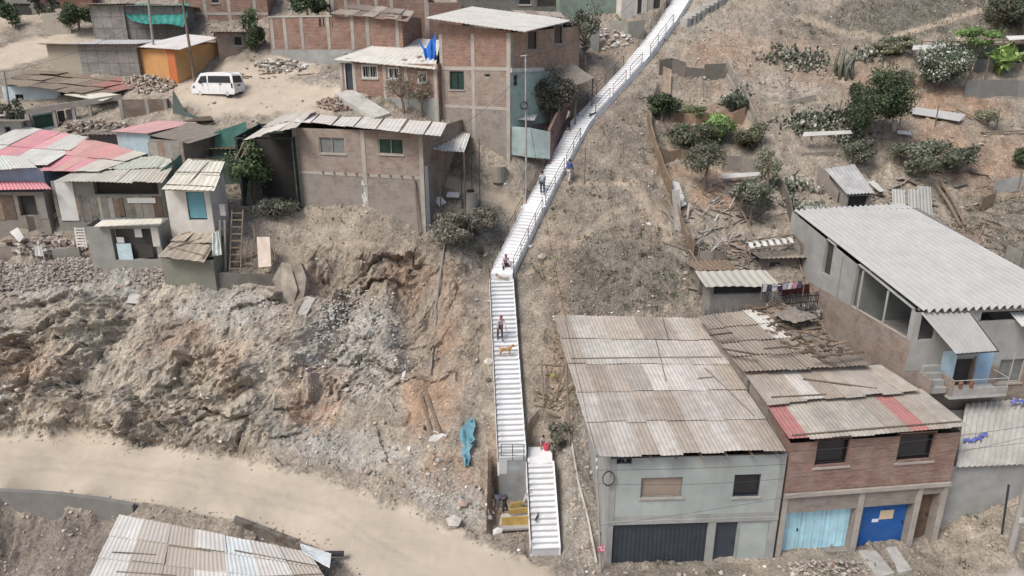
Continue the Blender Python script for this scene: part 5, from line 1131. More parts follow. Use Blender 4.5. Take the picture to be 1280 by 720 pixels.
# ================================================ one storey white roofed house with blue tarp
g = hz('white_roof_house', 'one storey brick house with a white roof and three white framed windows', 'house', (426, 112, 56.4), (549, 146, 53.6), 19.3, 7.5, 3.5, 4.0, sink=1.5)
g.door('F', (432, 79, 441, 112), mat=M_dark, frame=M_whitep, label='tall dark door in a white frame')
g.window('F', (451, 81, 472, 98), frame=M_whitep, bars=1, grille=6, fw=.12); g.window('F', (484, 84, 499, 99), frame=M_whitep, bars=1, grille=4, fw=.12); g.window('F', (521, 89, 534, 104), frame=M_whitep, bars=1, grille=4, fw=.12)
z_ = g.hit('F', 500, 122)[1]
g.walls({'F': [(z_, M_plaster), (99, M_brick)], 'L': M_brick, 'R': M_brick, 'K': M_brick}); g.columns('F', [.13, g.hit('F', 443, 95)[0], g.hit('F', 481, 100)[0], g.hit('F', 508, 105)[0], g.W - .2], w=.26)
R0 = [PY(417, 74, 56.0), PY(544, 86, 53.2), PY(550, 50, 62), PY(498, 46, 63.5)]
m = MB(); m.tint = (1.0, .98, .93); m.sheet(*R0, .5, .015, 4, .05); m.link('roof', M_white_r, g.root)
for k, (x, y) in enumerate(((431, 69), (505, 77), (524, 73))):
    p = PY(x, y, 56 - k * .4); m = MB(); m.ell(p + V3(0, 0, .12), (.22, .16, .12), 7, 5, jit=.25); tag(m.link('stone_block', M_conc), ['stone on the left front corner of the white roof', 'stone near the middle front edge of the white roof', 'stone beside the blue tarp on the white roof'][k], 'stone', 'stones weighing down the white roof')
ramp_ = board([PY(418, 117, 55.3), PY(468, 147, 52.4), PY(488, 141, 53.2), PY(442, 112, 56.2)], 'ramp', 'pale concrete ramp slanting below the door of the white roofed house', 'ramp', M_pale, .9, 1.1)
# ================================================ tall house beside the stairs
hh = hz('tall_house', 'three level brick house with pale roof, peach and mint painted right side', 'house', (552, 152, 54.2), (638, 190, 50.8), 15.6, 10.2, 9.6, sink=1.5)
hh.H = hh.hit('F', 637, 41)[1]; hh.Hb = hh.H + .75
zA = hh.hit('F', 590, 88)[1]; zB = hh.hit('F', 590, 136)[1]
hh.window('F', (562, 89, 580, 112), glass=M_gglass, frame=M_dark, label='square green glazed window'); hh.window('F', (605, 92, 613, 97), bars=0, frame=M_col, label='tiny vent window', sill=False)
def rr(hs, f, x0, y0, x1, y1):
    """opening on a receding wall given by its photo box"""
    xm, ym = (x0 + x1) / 2, (y0 + y1) / 2; a, b = hs.hit(f, x0, ym)[0], hs.hit(f, x1, ym)[0]; return (min(a, b), max(a, b), hs.hit(f, xm, y1)[1], hs.hit(f, xm, y0)[1])
M_peach = brickmat('peach_wall', (.46, .31, .23), (.42, .285, .215), (.40, .29, .22), plaster=.1, pc=(.42, .34, .28))
hh.window('R', rr(hh, 'R', 660, 38, 672, 62), px=False, bars=0, frame=M_col); hh.window('R', rr(hh, 'R', 693, 30, 704, 55), px=False, bars=0, frame=M_col)
hh.window('R', rr(hh, 'R', 642, 93, 648, 108), px=False, bars=0, frame=M_teal, sill=False)
hh.walls({'F': [(zB, M_brickg), (zA, M_brickp), (99, M_brick)], 'R': [(zB - 1.2, M_brickg), (zA - .1, M_teal), (99, M_peach)], 'L': M_brick, 'K': M_brick})
hh.columns('F', [.16, hh.hit('F', 591, 60)[0], hh.W - .16], w=.3); hh.beam('F', zA, .25); hh.beam('F', zB, .22, .02); hh.beam('R', zA - .1, .28, .1, M_whitep, 0, 4.5); hh.columns('R', [.15], w=.3, z0=zA, out=.03)
hA, hB = PY(549, 27, 54.0), PY(637, 38, 50.9)
R0 = [PY(533, 21.5, 53.4), PY(657, 39, 49.6), PY(718, 25, 60.3), PY(590, 8, 66)]
m = MB(); y_ = hh.R @ V3(0, .2, 0); f0, f1 = hh.w(0, .0, hh.H - .004), hh.w(hh.W, .0, hh.H - .004); m.hexa([f0, f1, f1 + y_, f0 + y_], [V3(f0[0], f0[1], 25.62), V3(f1[0], f1[1], 24.98), V3(f1[0], f1[1], 24.98) + y_, V3(f0[0], f0[1], 25.62) + y_]); m.link('gable', M_brick, hh.root)
m = MB(); m.tint = (1.0, .98, .93); m.sheet(*R0, .5, .015, 5, .06); m.link('roof', M_white_r, hh.root)
m = MB(); T0 = PY(541, 42, 54.6)
P_ = [PY(545, 40, 56.2), PY(545, 83, 55.6), PY(534, 82, 55.0), PY(527, 62, 55.4), PY(524, 52, 57.2)]
tp = MB(); n_ = 12; rows = []
for j in range(n_ + 1):
    v = j / n_; l = P_[4] * (1 - v) + P_[2] * v if True else 0; r__ = P_[0] * (1 - v) + P_[1] * v
    rows.append([tp.v(l * (1 - i / 10) + r__ * (i / 10) + V3(random.uniform(-.05, .05), .22 * math.sin(i * 1.7 + v * 3) + random.uniform(-.05, .05), .12 * math.sin(i * 1.3 + 2 * v) - .7 * (1 - i / 10) * (1 - v) * math.sin(i / 10 * 3.14) - .25 * math.sin(math.pi * i / 10))) for i in range(11)])
for j in range(n_):
    for i in range(10): tp.f((rows[j][i], rows[j][i + 1], rows[j + 1][i + 1], rows[j + 1][i]))
tag(tp.link('tarpaulin', M_bluet, smooth=True), 'bright blue tarpaulin draped between the white roof and the tall house', 'tarpaulin')
# awning roof right of the tall house and dark space with shrubs under it
aw = thing('porch_roof', 'faded brown porch roof on posts right of the tall house', 'porch', PY(720, 140, 56))
Q = [PY(722, 106, 54.6), PY(743, 97, 56.6), PY(708, 74, 58.6), PY(672, 83, 56.2)]
m = MB(); m.tint = (.8, .75, .7); m.sheet(*[Q[i] for i in (3, 0, 1, 2)], .6, .01, 5, .04, .04); m.link('sheet', M_sheet, aw)
for q_ in Q[:2]: m = MB(); m.tube([V3(q_[0] - .1, q_[1] + .1, H(q_[0], q_[1]) - .3), q_ - V3(.1, -.1, 0)], .07, 6); m.link('post', M_wood, aw)
pwall('brick_wall', 'sloping brick garden wall going up beside the stairway', [(688, 162, 205, 51.8), (696, 145, 192, 53.2), (704, 131, 175, 54.8), (716, 123, 155, 56.4)], M_brickr, tint=(.85, .82, .84))
pwall('mint_wall', 'low faded mint green wall at the foot of the tall house', [(637, 158, 186, 50.9), (664, 160, 190, 51.2), (688, 165, 192, 51.7)], M_teal, tint=(1.2, 1.12, 1.2))
board([PY(641, 148, 51.5), PY(668, 150, 51.9), PY(672, 143, 53.5), PY(650, 141, 53.2)], 'porch_slab', 'small pale sheet roof lying over the mint green wall', 'sheet', M_white_r, .07, .85)
# ================================================ long brick yard wall with rusty roof, behind
j_ = hz('brick_enclosure', 'long single storey brick enclosure with a rusty patchwork roof on its right', 'building', (339, 62, 62.5), (505, 78, 59.5), 21.6, 4.2, 4.0, sink=1.5)
j_.H = j_.hit('F', 340, 22)[1]; j_.Hb = j_.H
u0 = j_.hit('F', 398, 20)[0]; uE = j_.hit('F', 415, 20)[0]
j_.hole('F', (u0, uE, j_.H - .75, j_.H - .12), .2, px=False); j_.box('F', (u0, uE, j_.H - .8, j_.H - .1), -.25, .02, 'opening', M_inner)
for k in range(4): u = u0 + (uE - u0) * (k + .8) / 4.6; j_.box('F', (u, u + .16, j_.H - .74, j_.H - .13), 0, .15, 'baluster', M_brickr)
zz = j_.hit('F', 400, 62)[1]
j_.walls({'F': [(zz, M_plaster), (99, M_brick)], 'L': M_brick, 'R': M_brick, 'K': M_brick})
for px_ in (341, 357, 378, 411, 441, 460, 497): j_.columns('F', [j_.hit('F', px_, 45)[0]], w=.3, z0=zz)
j_.beam('F', j_.H - .003, .12, .05, M_pale, 0, uE)
Q = [j_.w(uE, -.2, j_.H + .2), j_.w(j_.W + .6, -.5, j_.H - .55), j_.w(j_.W - .5, 3.9, j_.H + .5), j_.w(uE, 3.9, j_.H + 1.2)]
patch_roof('roof', Q, 2, 7, M_sheet, j_.root, [(.7, .62, .55), (1, .95, .85), (.85, .75, .66), (1.1, 1.05, 1.0)], pitch=.25, amp=.02, seed=12, jit=.12)
# ================================================ top row
def block(name, lab, p0, p1, depth, ytop, mat, cols=(), wins=(), doors=(), roof=None, cat='house', tint=None, sink=2.5, Hb=0, roofmat=None, beam=None, rt=(1, 1, 1)):
    o = hz(name, lab, cat, p0, p1, None, depth, 3, 3, sink=sink); o.H = o.hit('F', (p0[0] + p1[0]) / 2, ytop)[1]; o.Hb = o.H + Hb
    for w_ in wins: o.window('F', w_, bars=0, frame=M_col)
    for d_ in doors: o.door('F', d_, mat=M_inner, handle=False)
    o.walls(mat, tints={k: tint for k in 'FLRK'} if tint else None)
    for c_ in cols: o.columns('F', [o.hit('F', c_, (p0[1] + ytop) / 2)[0]], w=.3)
    if beam: o.beam('F', o.hit('F', (p0[0] + p1[0]) / 2, beam)[1], .25)
    if roofmat:
        m = MB(); m.tint = rt; m.sheet(o.w(-.4, -.5, o.H + .08), o.w(o.W + .4, -.5, o.H + .08), o.w(o.W + .4, o.D + .3, o.Hb + .1), o.w(-.4, o.D + .3, o.Hb + .1), .3, .03, 3, .03, .03); m.link('roof', roofmat, o.root)
    return o
block('brick_block', 'tall brick house with pale columns, second from left in the top row', (228, 36, 68.5), (336, 26, 69), 6, -22, M_brick, cols=(230, 256, 286, 318), wins=((264, -3, 274, 4),), beam=19)
block('brick_block', 'plain brick house above the rusty patchwork roof', (413, 30, 67.5), (486, 26, 67.5), 6, -25, M_brick, cols=(415, 432, 448, 470), tint=(.95, .95, .95))
block('brick_block', 'brick house with a pale band behind the white roofed house', (486, 44, 65), (537, 40, 65), 5, -4, M_brick, cols=(490, 533), beam=0, tint=(.95, .98, 1))
block('brick_block', 'small low brick house right behind the blue tarpaulin', (533, 50, 64.3), (578, 46, 64.5), 4, 3, M_brickr, cols=(534,), tint=(.85, .85, .85))
block('dark_shack', 'dark sheet walled shack behind the tall house roof', (572, 30, 67.5), (668, 26, 67.5), 5, -14, M_woodg, wins=((648, -5, 664, 6),), tint=(.7, .72, .7), roofmat=M_sheet)
block('dark_shack', 'dark open fronted shed left of the mint shack in the top row', (668, 26, 67.5), (700, 24, 67.7), 4, -10, M_woodg, doors=((672, -8, 696, 8),), tint=(.55, .6, .58))
block('mint_shack', 'grey green sheet walled shack in the top row', (700, 30, 66.2), (776, 22, 67.2), 5, -22, M_woodg, tint=(.85, 1.15, 1.05), cols=())
block('white_house', 'small whitewashed house at the top beside the stairway', (776, 24, 66.3), (808, 18, 67.3), 4, -18, M_whitep, doors=((797, -5, 803, 18),), tint=(1, .95, .9))
block('white_house', 'tan house with a brown door nearest the top of the stairway', (808, 18, 67.4), (832, 10, 68.2), 4, -18, M_whitep, doors=((817, -6, 826, 11),), tint=(.75, .65, .55))
Q = [PY(655, 30, 61.5), PY(712, 33, 61.0), PY(700, 17, 64.5), PY(640, 14, 64.5)]
o = thing('patched_roof', 'low patched grey sheet roof directly behind the tall house', 'roof', Q[0]); patch_roof('sheeting', Q, 2, 4, M_sheet, o, [(.6, .56, .52), (.8, .76, .7), (.95, .92, .88)], pitch=.3, seed=44, jit=.2, bad=.12)
m = MB(); m.hexa([V3(q[0], q[1], 20) for q in Q], [q - V3(0, 0, .1) for q in Q]); m.link('wall', M_brickg, o)
pwall('garden_wall', 'tan grey retaining wall left of the upper stairway', [(762, 24, 36, 64.6), (785, 27, 44, 64.2), (806, 25, 42, 64.8)], M_plaster, cat='retaining wall', tint=(.9, .85, .76))
pwall('garden_wall', 'low grey wall ending at the thin shrub behind the tall house', [(716, 25, 50, 62.8), (750, 28, 60, 62.4)], M_plaster, cat='retaining wall', tint=(.8, .78, .75))
# teal tarp shack, top left
block('grey_shack', 'grey panel shack with a light roof, left of the teal awning', (118, 46, 66.0), (160, 47, 65.6), 5, 6, M_block, roofmat=M_sheet, cat='shack', rt=(.9, .88, .85), Hb=.3)
o = block('grey_shack', 'long grey panel shack under the teal awning', (160, 48, 65.8), (232, 46, 65.8), 4, 8, M_block, cat='shack', tint=(.9, .9, .92), roofmat=M_sheet, rt=(.8, .78, .76))
A_ = [PY(168, 27, 64.2), PY(229, 33, 64.2), PY(236, 4, 66.5), PY(147, 7, 66.8)]
m = MB(); m.sheet(*A_, .8, .03, 6, .015, .22, 4, 0, 3); tag(m.link('tarp_awning', M_tealt), 'teal tarpaulin awning stretched over the long grey panel shack', 'awning')
# grey and orange shacks
block('grey_shack', 'tan curtained shack with leaning boards under the thin roof', (64, 88, 60.6), (106, 92, 60.2), 3, 56, M_whitep, tint=(.62, .56, .45), cat='shack', roofmat=M_sheet, rt=(1.1, 1.05, 1.0))
block('grey_shack', 'grey gridded panel shack left of the orange shack', (104, 94, 60.2), (176, 96, 59.8), 3.5, 56, M_block, cat='shack', roofmat=M_white_r, rt=(.95, .93, .95), Hb=.35)
k0 = hz('orange_shack', 'orange plywood shack with a white roof beside the dirt yard', 'shack', (176, 93, 60.3), (222, 93.5, 58.6), None, 4.6, 2.3, 2.6, sink=1.5)
k0.H = k0.hit('F', 200, 61)[1]; k0.Hb = k0.H + .55
k0.walls(M_orange, tints={'F': (.95, .85, .72), 'R': (1.0, 1.0, .95)}); k0.box('F', (k0.W - .85, k0.W - .02, -1, k0.H - .05), .02, .04, 'door', M_orange, tint=(.85, .42, .28))
m = MB(); m.tint = (1.05, 1.0, 1.0); m.sheet(PY(169, 58, 59.7), PY(225, 61.5, 57.9), PY(274, 46.5, 62.6), PY(233, 42.5, 64.4), .4, .015, 3, .05); m.link('roof', M_white_r, k0.root)
block('low_brick_house', 'low brick house with a flat roof right of the orange shack', (275, 77, 61.8), (311, 70, 62.8), 4, 41, M_brickp, wins=((292, 45, 303, 57),), roofmat=M_sheet, rt=(.85, .8, .76), tint=(.85, .82, .8), cat='house')
block('white_house', 'pale house with a dark patio in the far upper left corner', (-60, 30, 69.5), (48, 26, 70), 5, -6, M_plaster, doors=((18, 4, 40, 26),), tint=(.8, .78, .75))
block('brown_house', 'brown fronted house with a white wall, behind the round green shrub', (48, 24, 70.5), (118, 18, 71), 5, -10, M_brickr, doors=((60, 2, 76, 20),), tint=(.75, .6, .55))
pwall('yard_wall', 'tan rendered yard wall beside the round green shrub', [(52, 17, 38, 66.5), (84, 14, 38, 66.8)], M_whitep, tint=(.72, .66, .58))
# ================================================ shanty with the wide patched brown roof
n = hz('shanty', 'shanty with pale blue boards under a wide ragged brown roof', 'shack', (8, 136, 57.6), (78, 132, 57.6), None, 5, 2.2, 2.4, sink=1.5)
n.H = n.hit('F', 40, 108)[1]; n.Hb = n.H + .5
n.window('F', (20, 118, 30, 130), bars=1, frame=M_dark, sill=False); n.walls(M_bluep, tints={'F': (1.2, 1.12, 1.1)})
Q = [PY(2, 105, 57.0), PY(120, 122, 56.4), PY(212, 98, 60.2), PY(40, 88, 61.0)]
patch_roof('roof', Q, 3, 7, M_sheet, n.root, [(.68, .6, .5), (.6, .52, .44), (.78, .7, .6), (.9, .84, .76)], pitch=.3, amp=.015, seed=21, jit=.12, bad=.08, tintf=lambda i, j, r: (1.0, .52, .52) if (i >= 5 and j >= 1) else r.choice([(.68, .6, .5), (.6, .52, .44), (.78, .7, .6)]))
q_ = [PY(72, 140, 57), PY(118, 140, 56.6), PY(118, 122, 56.8), PY(72, 119, 57.2)]
board([q_[0], q_[1], q_[2], q_[3]], 'side_boards', '', '', M_woodg, .1, (.7, .66, .6), parent=n.root)
# ---- ruined frame with concrete beam
ru_ = thing('ruined_house', 'roofless house shell with a long concrete beam and pale aqua front', 'ruin', G(60, 168)); 
Pb0, Pb1 = PY(33, 140, 53.6), PY(152, 121, 56.6); m = MB(); m.bar(Pb0, Pb1, .28, .42); m.link('beam', M_col, ru_)
for t, w_ in ((.0, .3), (.27, .22), (.47, .22), (.64, .24), (.99, .3)):
    p = Pb0 * (1 - t) + Pb1 * t; m = MB(); m.box(V3(p[0], p[1] + .02, p[2] - 1.5), (w_, .26, 2.6), .2); m.link('column', M_col, ru_)
def bay(t0, t1, lo, hi, mat, nm, tint=1, o=.12):
    p, q_ = Pb0 * (1 - t0) + Pb1 * t0, Pb0 * (1 - t1) + Pb1 * t1; board([p + V3(0, o, lo), q_ + V3(0, o, lo), q_ + V3(0, o, hi), p + V3(0, o, hi)], nm, '', '', mat, .15, tint, parent=ru_)
bay(.03, .13, -2.6, -.25, M_bluep, 'front_wall', (.9, .95, .85)); bay(.13, .27, -2.6, -.25, M_bluep, 'front_wall', (1.25, 1.35, 1.3), .13); bay(.05, .24, -1.3, -.4, M_gglass, 'window_opening', 1, .02)
bay(.29, .36, -2.5, -.3, M_inner, 'doorway', 1); bay(.38, .46, -2.6, -.3, M_woodg, 'door', (.7, .7, .7)); bay(.49, .62, -2.6, -1.6, M_brickg, 'low_wall'); bay(.68, .97, -2.8, -1.3, M_brickg, 'low_wall', .9, .3)
bay(.72, .80, -2.4, -1.1, M_whitep, 'gate_bars', .9, -.1)
# ---- roofless brick walls
o = hz('brick_walls', 'roofless weathered brick walls below the dirt yard', 'ruin', (153, 158, 54.6), (212, 152, 55.6), None, 2.5, 2.1, 2.1, sink=1.5); o.H = o.Hb = o.hit('F', 180, 124)[1]
o.walls(M_brickp, tints={k: (.78, .74, .7) for k in 'FLRK'}, faces='FR'); o.columns('F', [.1, o.hit('F', 185, 140)[0], o.W - .1], w=.25); 
board([PY(216, 160, 54.8), PY(262, 152, 54.6), PY(232, 140, 54.9), PY(216, 112, 55.2)], 'dark_net', 'dark triangular net sheet hung beside the roofless brick walls', 'net', M_net, .04, 1.2)
board([PY(228, 152, 54.2), PY(266, 150, 54.0), PY(262, 143, 55.4), PY(226, 144, 55.6)], 'junk_roof', 'dark scrap roof beneath the triangular net', 'roof', M_wood, .06, .45)
# ---- pink and grey roofed shacks
o = hz('pink_roof_shack', 'small shack with a dusty pink roof and plastic sheeted front', 'shack', (150, 193, 50.4), (192, 199, 49.6), None, 3.8, 1.6, 1.9, sink=1.5); o.H = o.hit('F', 168, 166)[1]; o.Hb = o.H + .35
o.walls(M_bluep, tints={'F': (.8, .82, .85)}); m = MB(); m.tint = (1.05, .62, .64); m.sheet(o.w(-.2, -.3, o.H + .1), o.w(o.W + .1, -.3, o.H + .05), o.w(o.W + 1.0, o.D, o.Hb + .1), o.w(.3, o.D, o.Hb + .15), .3, .015, 3, .03); m.link('roof', M_pink, o.root)
o = hz('grey_roof_shack', 'grey walled shack with a dull olive grey roof behind green netting', 'shack', (186, 200, 49.8), (234, 214, 48.0), None, 3.8, 1.8, 2.2, sink=1.5); o.H = o.hit('F', 208, 175)[1]; o.Hb = o.H + .3
o.walls(M_woodg, tints={'F': (.95, .95, 1.0), 'R': (1.0, .9, .8)}); patchwork(o, 0, o.W, 0, o.H, 4); m = MB(); m.tint = (.62, .6, .56); m.sheet(PY(184, 168, 49.6), PY(236, 179, 47.8), PY(284, 164, 50.6), PY(236, 152, 52.8), .3, .015, 4, .03, .05); m.link('roof', M_sheet, o.root)
fence('net_fence', 'dark green net fence right of the white shack roof', [(238, 228, 48.6), (262, 226, 49.2), (306, 226, 49.4)], 2.0, M_net, tint=(1.1, 1.25, 1.2), jag=.04, th=.04, dz=0)
fence('net_fence', 'short green net fence turning toward the viewer beside the mint roof', [(198, 246, 46.6), (222, 238, 47.6), (240, 228, 48.6)], 2.9, M_net, tint=(1.3, 1.6, 1.5), jag=.04, th=.04, dz=0)
board([PY(268, 188, 49.8), PY(308, 186, 50.4), PY(308, 152, 50.8), PY(268, 165, 50.0)], 'green_screen', 'teal green net screen behind the dark net fence', 'net', M_net, .04, (1.2, 2.2, 2.0))
# ---- long pink and white striped roof
PKt, WHt = (1.1, .52, .58), (.98, 1.0, .96)
o = thing('striped_roof_house', 'shack with pale blue boards under a wide pink and white striped roof', 'shack', PY(60, 225, 48))
QA = [PY(-70, 205, 47.2), PY(60, 208, 47.0), PY(114, 172, 51.8), PY(28, 158, 53.4)]
patch_roof('roof', QA, 2, 7, M_pink, o, [PKt], tintf=lambda i, j, r: PKt if i in (2, 3) else (1.1, .62, .66) if i == 4 and j == 1 else WHt, pitch=.25, amp=.014, seed=31, lift=.02, jit=.05, bad=.04)
QB = [PY(50, 214, 46.6), PY(124, 215, 46.7), PY(188, 190, 50.0), PY(108, 173, 51.4)]
patch_roof('roof', QB, 2, 5, M_pink, o, [PKt], tintf=lambda i, j, r: (.95, .93, .84) if (j == 0 and i > 2) or i == 4 else (1.05, .5 + r.uniform(-.04, .14), .56), pitch=.25, amp=.014, seed=32, lift=.0, jit=.06, bad=.05)
QC = [PY(-70, 216, 46.0), PY(46, 211, 46.2), PY(30, 197, 47.6), PY(-70, 192, 48)]
patch_roof('low_roof', QC, 1, 4, M_pink, o, [(.85, .95, .9), (.9, .93, .88)], pitch=.25, amp=.014, seed=34, lift=.05, jit=.05, bad=.03)
m = MB(); 
for a_, b_ in ((PY(-70, 232, 46.9), PY(57, 230, 46.9)),): 
    m.hexa([a_ - V3(0, 0, 1), b_ - V3(0, 0, 1), b_ + V3(0, 3, -1), a_ + V3(0, 3, -1)], [V3(a_[0], a_[1], PY(0, 206, 46.9)[2]), V3(b_[0], b_[1], PY(0, 211, 46.9)[2]), V3(b_[0], b_[1] + 3, PY(0, 206, 46.9)[2]), V3(a_[0], a_[1] + 3, PY(0, 206, 46.9)[2])])
m.tint = (.7, .8, 1.0); m.T = [(.72, .82, 1.0)] * len(m.F); m.link('wall', M_bluep, o)
o = hz('pink_roof_shack', 'grey shack with a bright pink roof at the left edge, below the striped roof', 'shack', (-60, 272, 45.6), (60, 268, 45.8), None, 2.6, 2.2, 2.4, sink=1.5); o.H = o.hit('F', 0, 240)[1]; o.Hb = o.H + .35
o.hole('F', (o.hit('F', 22, 250)[0], o.hit('F', 44, 250)[0], .1, o.H - .25), .3, px=False); o.box('F', (o.hit('F', 22, 250)[0], o.hit('F', 44, 250)[0], .1, o.H - .25), -.32, .02, 'opening', M_inner)
o.walls(M_brickg, tints={'F': (.95, .93, .9)}); patchwork(o, 0, o.W, .0, o.H - .1, 12); m = MB(); m.tint = (1.1, .45, .53); m.sheet(PY(-60, 238, 45.2), PY(64, 236, 45.4), PY(50, 222, 47.8), PY(-60, 217, 48), .25, .018, 3, .02); m.link('roof', M_pink, o.root)
# ---- mint roofed shack
o = hz('mint_roof_shack', 'wide shack with a pale mint roof and rubble strewn front, ragged eaves', 'shack', (72, 270, 46.0), (206, 268, 46.0), None, 3.5, 2.2, 2.6, sink=1.5); o.H = o.hit('F', 140, 226)[1]; o.Hb = o.H + .6
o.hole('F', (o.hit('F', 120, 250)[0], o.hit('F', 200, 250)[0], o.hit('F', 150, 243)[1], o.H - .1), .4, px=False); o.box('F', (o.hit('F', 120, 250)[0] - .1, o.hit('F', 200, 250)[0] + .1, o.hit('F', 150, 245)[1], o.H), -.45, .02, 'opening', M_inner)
o.walls(M_plaster, tints={'F': (.7, .66, .6)}); patchwork(o, 0, o.W, -.2, o.hit('F', 150, 244)[1], 15); o.box('F', (o.hit('F', 73, 250)[0], o.hit('F', 95, 250)[0], -.3, o.H - .1), .06, .05, 'door', M_whitep); o.box('F', (o.hit('F', 160, 250)[0], o.hit('F', 195, 250)[0], .9, 1.25), .1, .05, 'loose_panel', M_whitep)
Q = [PY(68, 229, 45.3), PY(204, 229, 45.4), PY(226, 193, 49.6), PY(118, 203, 48.9)]
patch_roof('roof', Q, 2, 7, M_pink, o.root, [(.95, .98, .88), (.88, .9, .8), (1.0, 1.0, .92)], tintf=lambda i, j, r: r.choice([(.95, .93, .84), (.88, .84, .74), (1.0, 1.0, .92)]) if j == 0 else (.82, .9, .8), pitch=.3, amp=.03, seed=33, jit=.1, bad=.06)
# ---- white shack with blue curtain
o = hz('white_shack', 'narrow white shack with a torn blue curtain and patched cream roof', 'shack', (214, 288, 44.4), (268, 286, 44.4), 11.3, 2.6, 3.0, 3.6, sink=1.8); o.H = o.hit('F', 240, 238)[1]; o.Hb = o.H + .75
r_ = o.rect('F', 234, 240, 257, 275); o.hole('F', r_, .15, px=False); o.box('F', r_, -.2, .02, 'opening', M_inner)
cu = o.box('F', (r_[0] + .05, r_[1] - .08, r_[2] + .1, r_[3] - .05), -.1, .03, 'curtain', M_cloth, tint=(.16, .36, .42)); o.walls(M_whitep, tints={'F': (1.05, 1.02, .96)})
o.beam('F', -.35, .35, .04, M_wood)
Q = [PY(204, 237, 43.7), PY(267, 239, 43.7), PY(281, 202, 47.2), PY(236, 199, 47.4)]
patch_roof('roof', Q, 2, 3, M_white_r, o.root, [(1.0, .97, .85), (.92, .9, .8)], pitch=.4, amp=.02, seed=9, jit=.05); battens('batten', Q, [(0, .1, 1, .08), (0, .5, 1, .55), (.45, .1, .6, .9), (.1, .95, .98, .97)], M_wood, o.root, .07, .13)
m = MB(); m.box(PY(279, 262, 44.8), (.35, .3, .75)); tag(m.link('white_box', M_whitep), 'white box fixed on the post right of the white shack', 'box')
for k, x in enumerate((276, 282)): m = MB(); p = PY(x, 335, 43.5); m.bar(p - V3(0, 0, .2), PY(x - 1, 275, 43.9), .12, .12); tag(m.link('post', M_woodg), ['left grey post of the pair right of the white shack', 'right grey post of the pair, under the white box'][k], 'post', 'grey posts')
# ---- little shack by the white ladder
o = hz('small_shack', 'small grey walled shack with a cream board roof and pale curtain', 'shack', (116, 330, 43.8), (205, 326, 43.8), 10.3, 1.6, 2.3, 2.5, sink=.8); o.H = o.hit('F', 150, 283)[1]; o.Hb = o.H + .2
r_ = o.rect('F', 141, 286, 195, 325); o.hole('F', r_, .5, px=False); o.box('F', r_, -.55, .02, 'back_panel', M_woodg, tint=(.45, .45, .45))
o.box('F', o.rect('F', 146, 305, 164, 326), -.1, .04, 'curtain', M_cloth, tint=(.55, .68, .72)); o.box('F', o.rect('F', 145, 297, 154, 304), -.1, .04, 'board', M_whitep); o.box('F', o.rect('F', 167, 285, 176, 297), -.1, .04, 'board', M_whitep); o.box('F', o.rect('F', 190, 284, 203, 308), .03, .04, 'board', M_whitep, tint=(.9, .88, .82)); o.box('F', o.rect('F', 172, 306, 190, 322), -.1, .04, 'dark_cloth', M_inner)
o.walls(M_plaster, tints={'F': (.9, .88, .83)}); patchwork(o, o.W * .62, o.W, -.2, o.H - .15, 5, 1.2); m = MB(); m.tint = (1.05, 1.02, .88); m.sheet(PY(117, 283, 43.4), PY(201, 279, 43.4), PY(203, 273, 44.6), PY(128, 275, 44.6), .5, .01, 2, .05); m.link('roof', M_white_r, o.root)
# ---- lower tarp shack
o = hz('tarp_shack', 'squat shack covered in grey green canvas with a crumpled board roof', 'shack', (206, 352, 43.0), (270, 354, 42.6), 9.0, 2.0, 1.8, 2.2, sink=1.2); o.H = o.hit('F', 236, 324)[1]; o.Hb = o.H + 1.1
o.walls(M_plaster, tints={k: (.62, .62, .52) for k in 'FLRK'}); Q = [PY(199, 322, 42.4), PY(256, 326, 42.2), PY(279, 287, 44.8), PY(232, 286, 45.0)]
patch_roof('roof', Q, 2, 3, M_sheet, o.root, [(1.05, .98, .86), (.95, .88, .78)], pitch=.5, amp=.03, seed=19, jit=.15, bad=.12); battens('batten', Q, [(.0, .3, .9, .1), (.1, .2, .8, .75), (.95, .0, 1.02, .95), (.05, .7, .6, .95)], M_wood, o.root, .09, .16)
m = MB(); m.tint = (.6, .66, .6); p = PY(267, 300, 43.0); m.sheet(p + V3(-.3, 0, -1.1), p + V3(.35, .1, -1.0), p + V3(.3, .2, .5), p + V3(-.1, .2, .4), .3, .04, 4, .015, .05); tag(m.link('hanging_sheet', M_cloth), 'pale sheet hanging at the right end of the canvas shack', 'sheet')
# ---- retaining board wall under the ladder, stone wall
fence('board_wall', 'dark low board wall at the cliff edge below the ladder', [(268, 356), (300, 356), (345, 358)], .75, M_woodg, cat='retaining wall', th=.12, tint=(.62, .6, .58), jag=.04, post=0)
# ---- dark shelter behind the green tree
o = hz('dark_shelter', 'deep shaded lean-to shelter with pale sheet roof beside the brick cliff house', 'shelter', (304, 262, 48.2), (374, 262, 48.0), None, 4.5, 4, 4.3, sink=1.5); o.H = o.hit('F', 340, 172)[1]; o.Hb = o.H + .5
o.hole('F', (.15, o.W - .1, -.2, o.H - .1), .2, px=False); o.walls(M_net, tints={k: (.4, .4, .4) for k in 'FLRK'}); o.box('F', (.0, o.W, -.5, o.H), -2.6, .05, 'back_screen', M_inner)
Q = [PY(306, 176, 47.6), PY(372, 162, 47.4), PY(392, 138, 54.5), PY(352, 146, 53.5)]
patch_roof('roof', Q, 2, 3, M_white_r, o.root, [(.95, .9, .84), (.8, .76, .7)], pitch=.5, amp=.02, seed=4, jit=.12, bad=.08)
for p0, p1 in (((306, 176), (294, 200)), ((312, 180), (302, 196))): m = MB(); m.tube([PY(*p0, 47.5), PY(*p1, 47.2)], .06, 6); m.link('pole', M_wood, o.root)
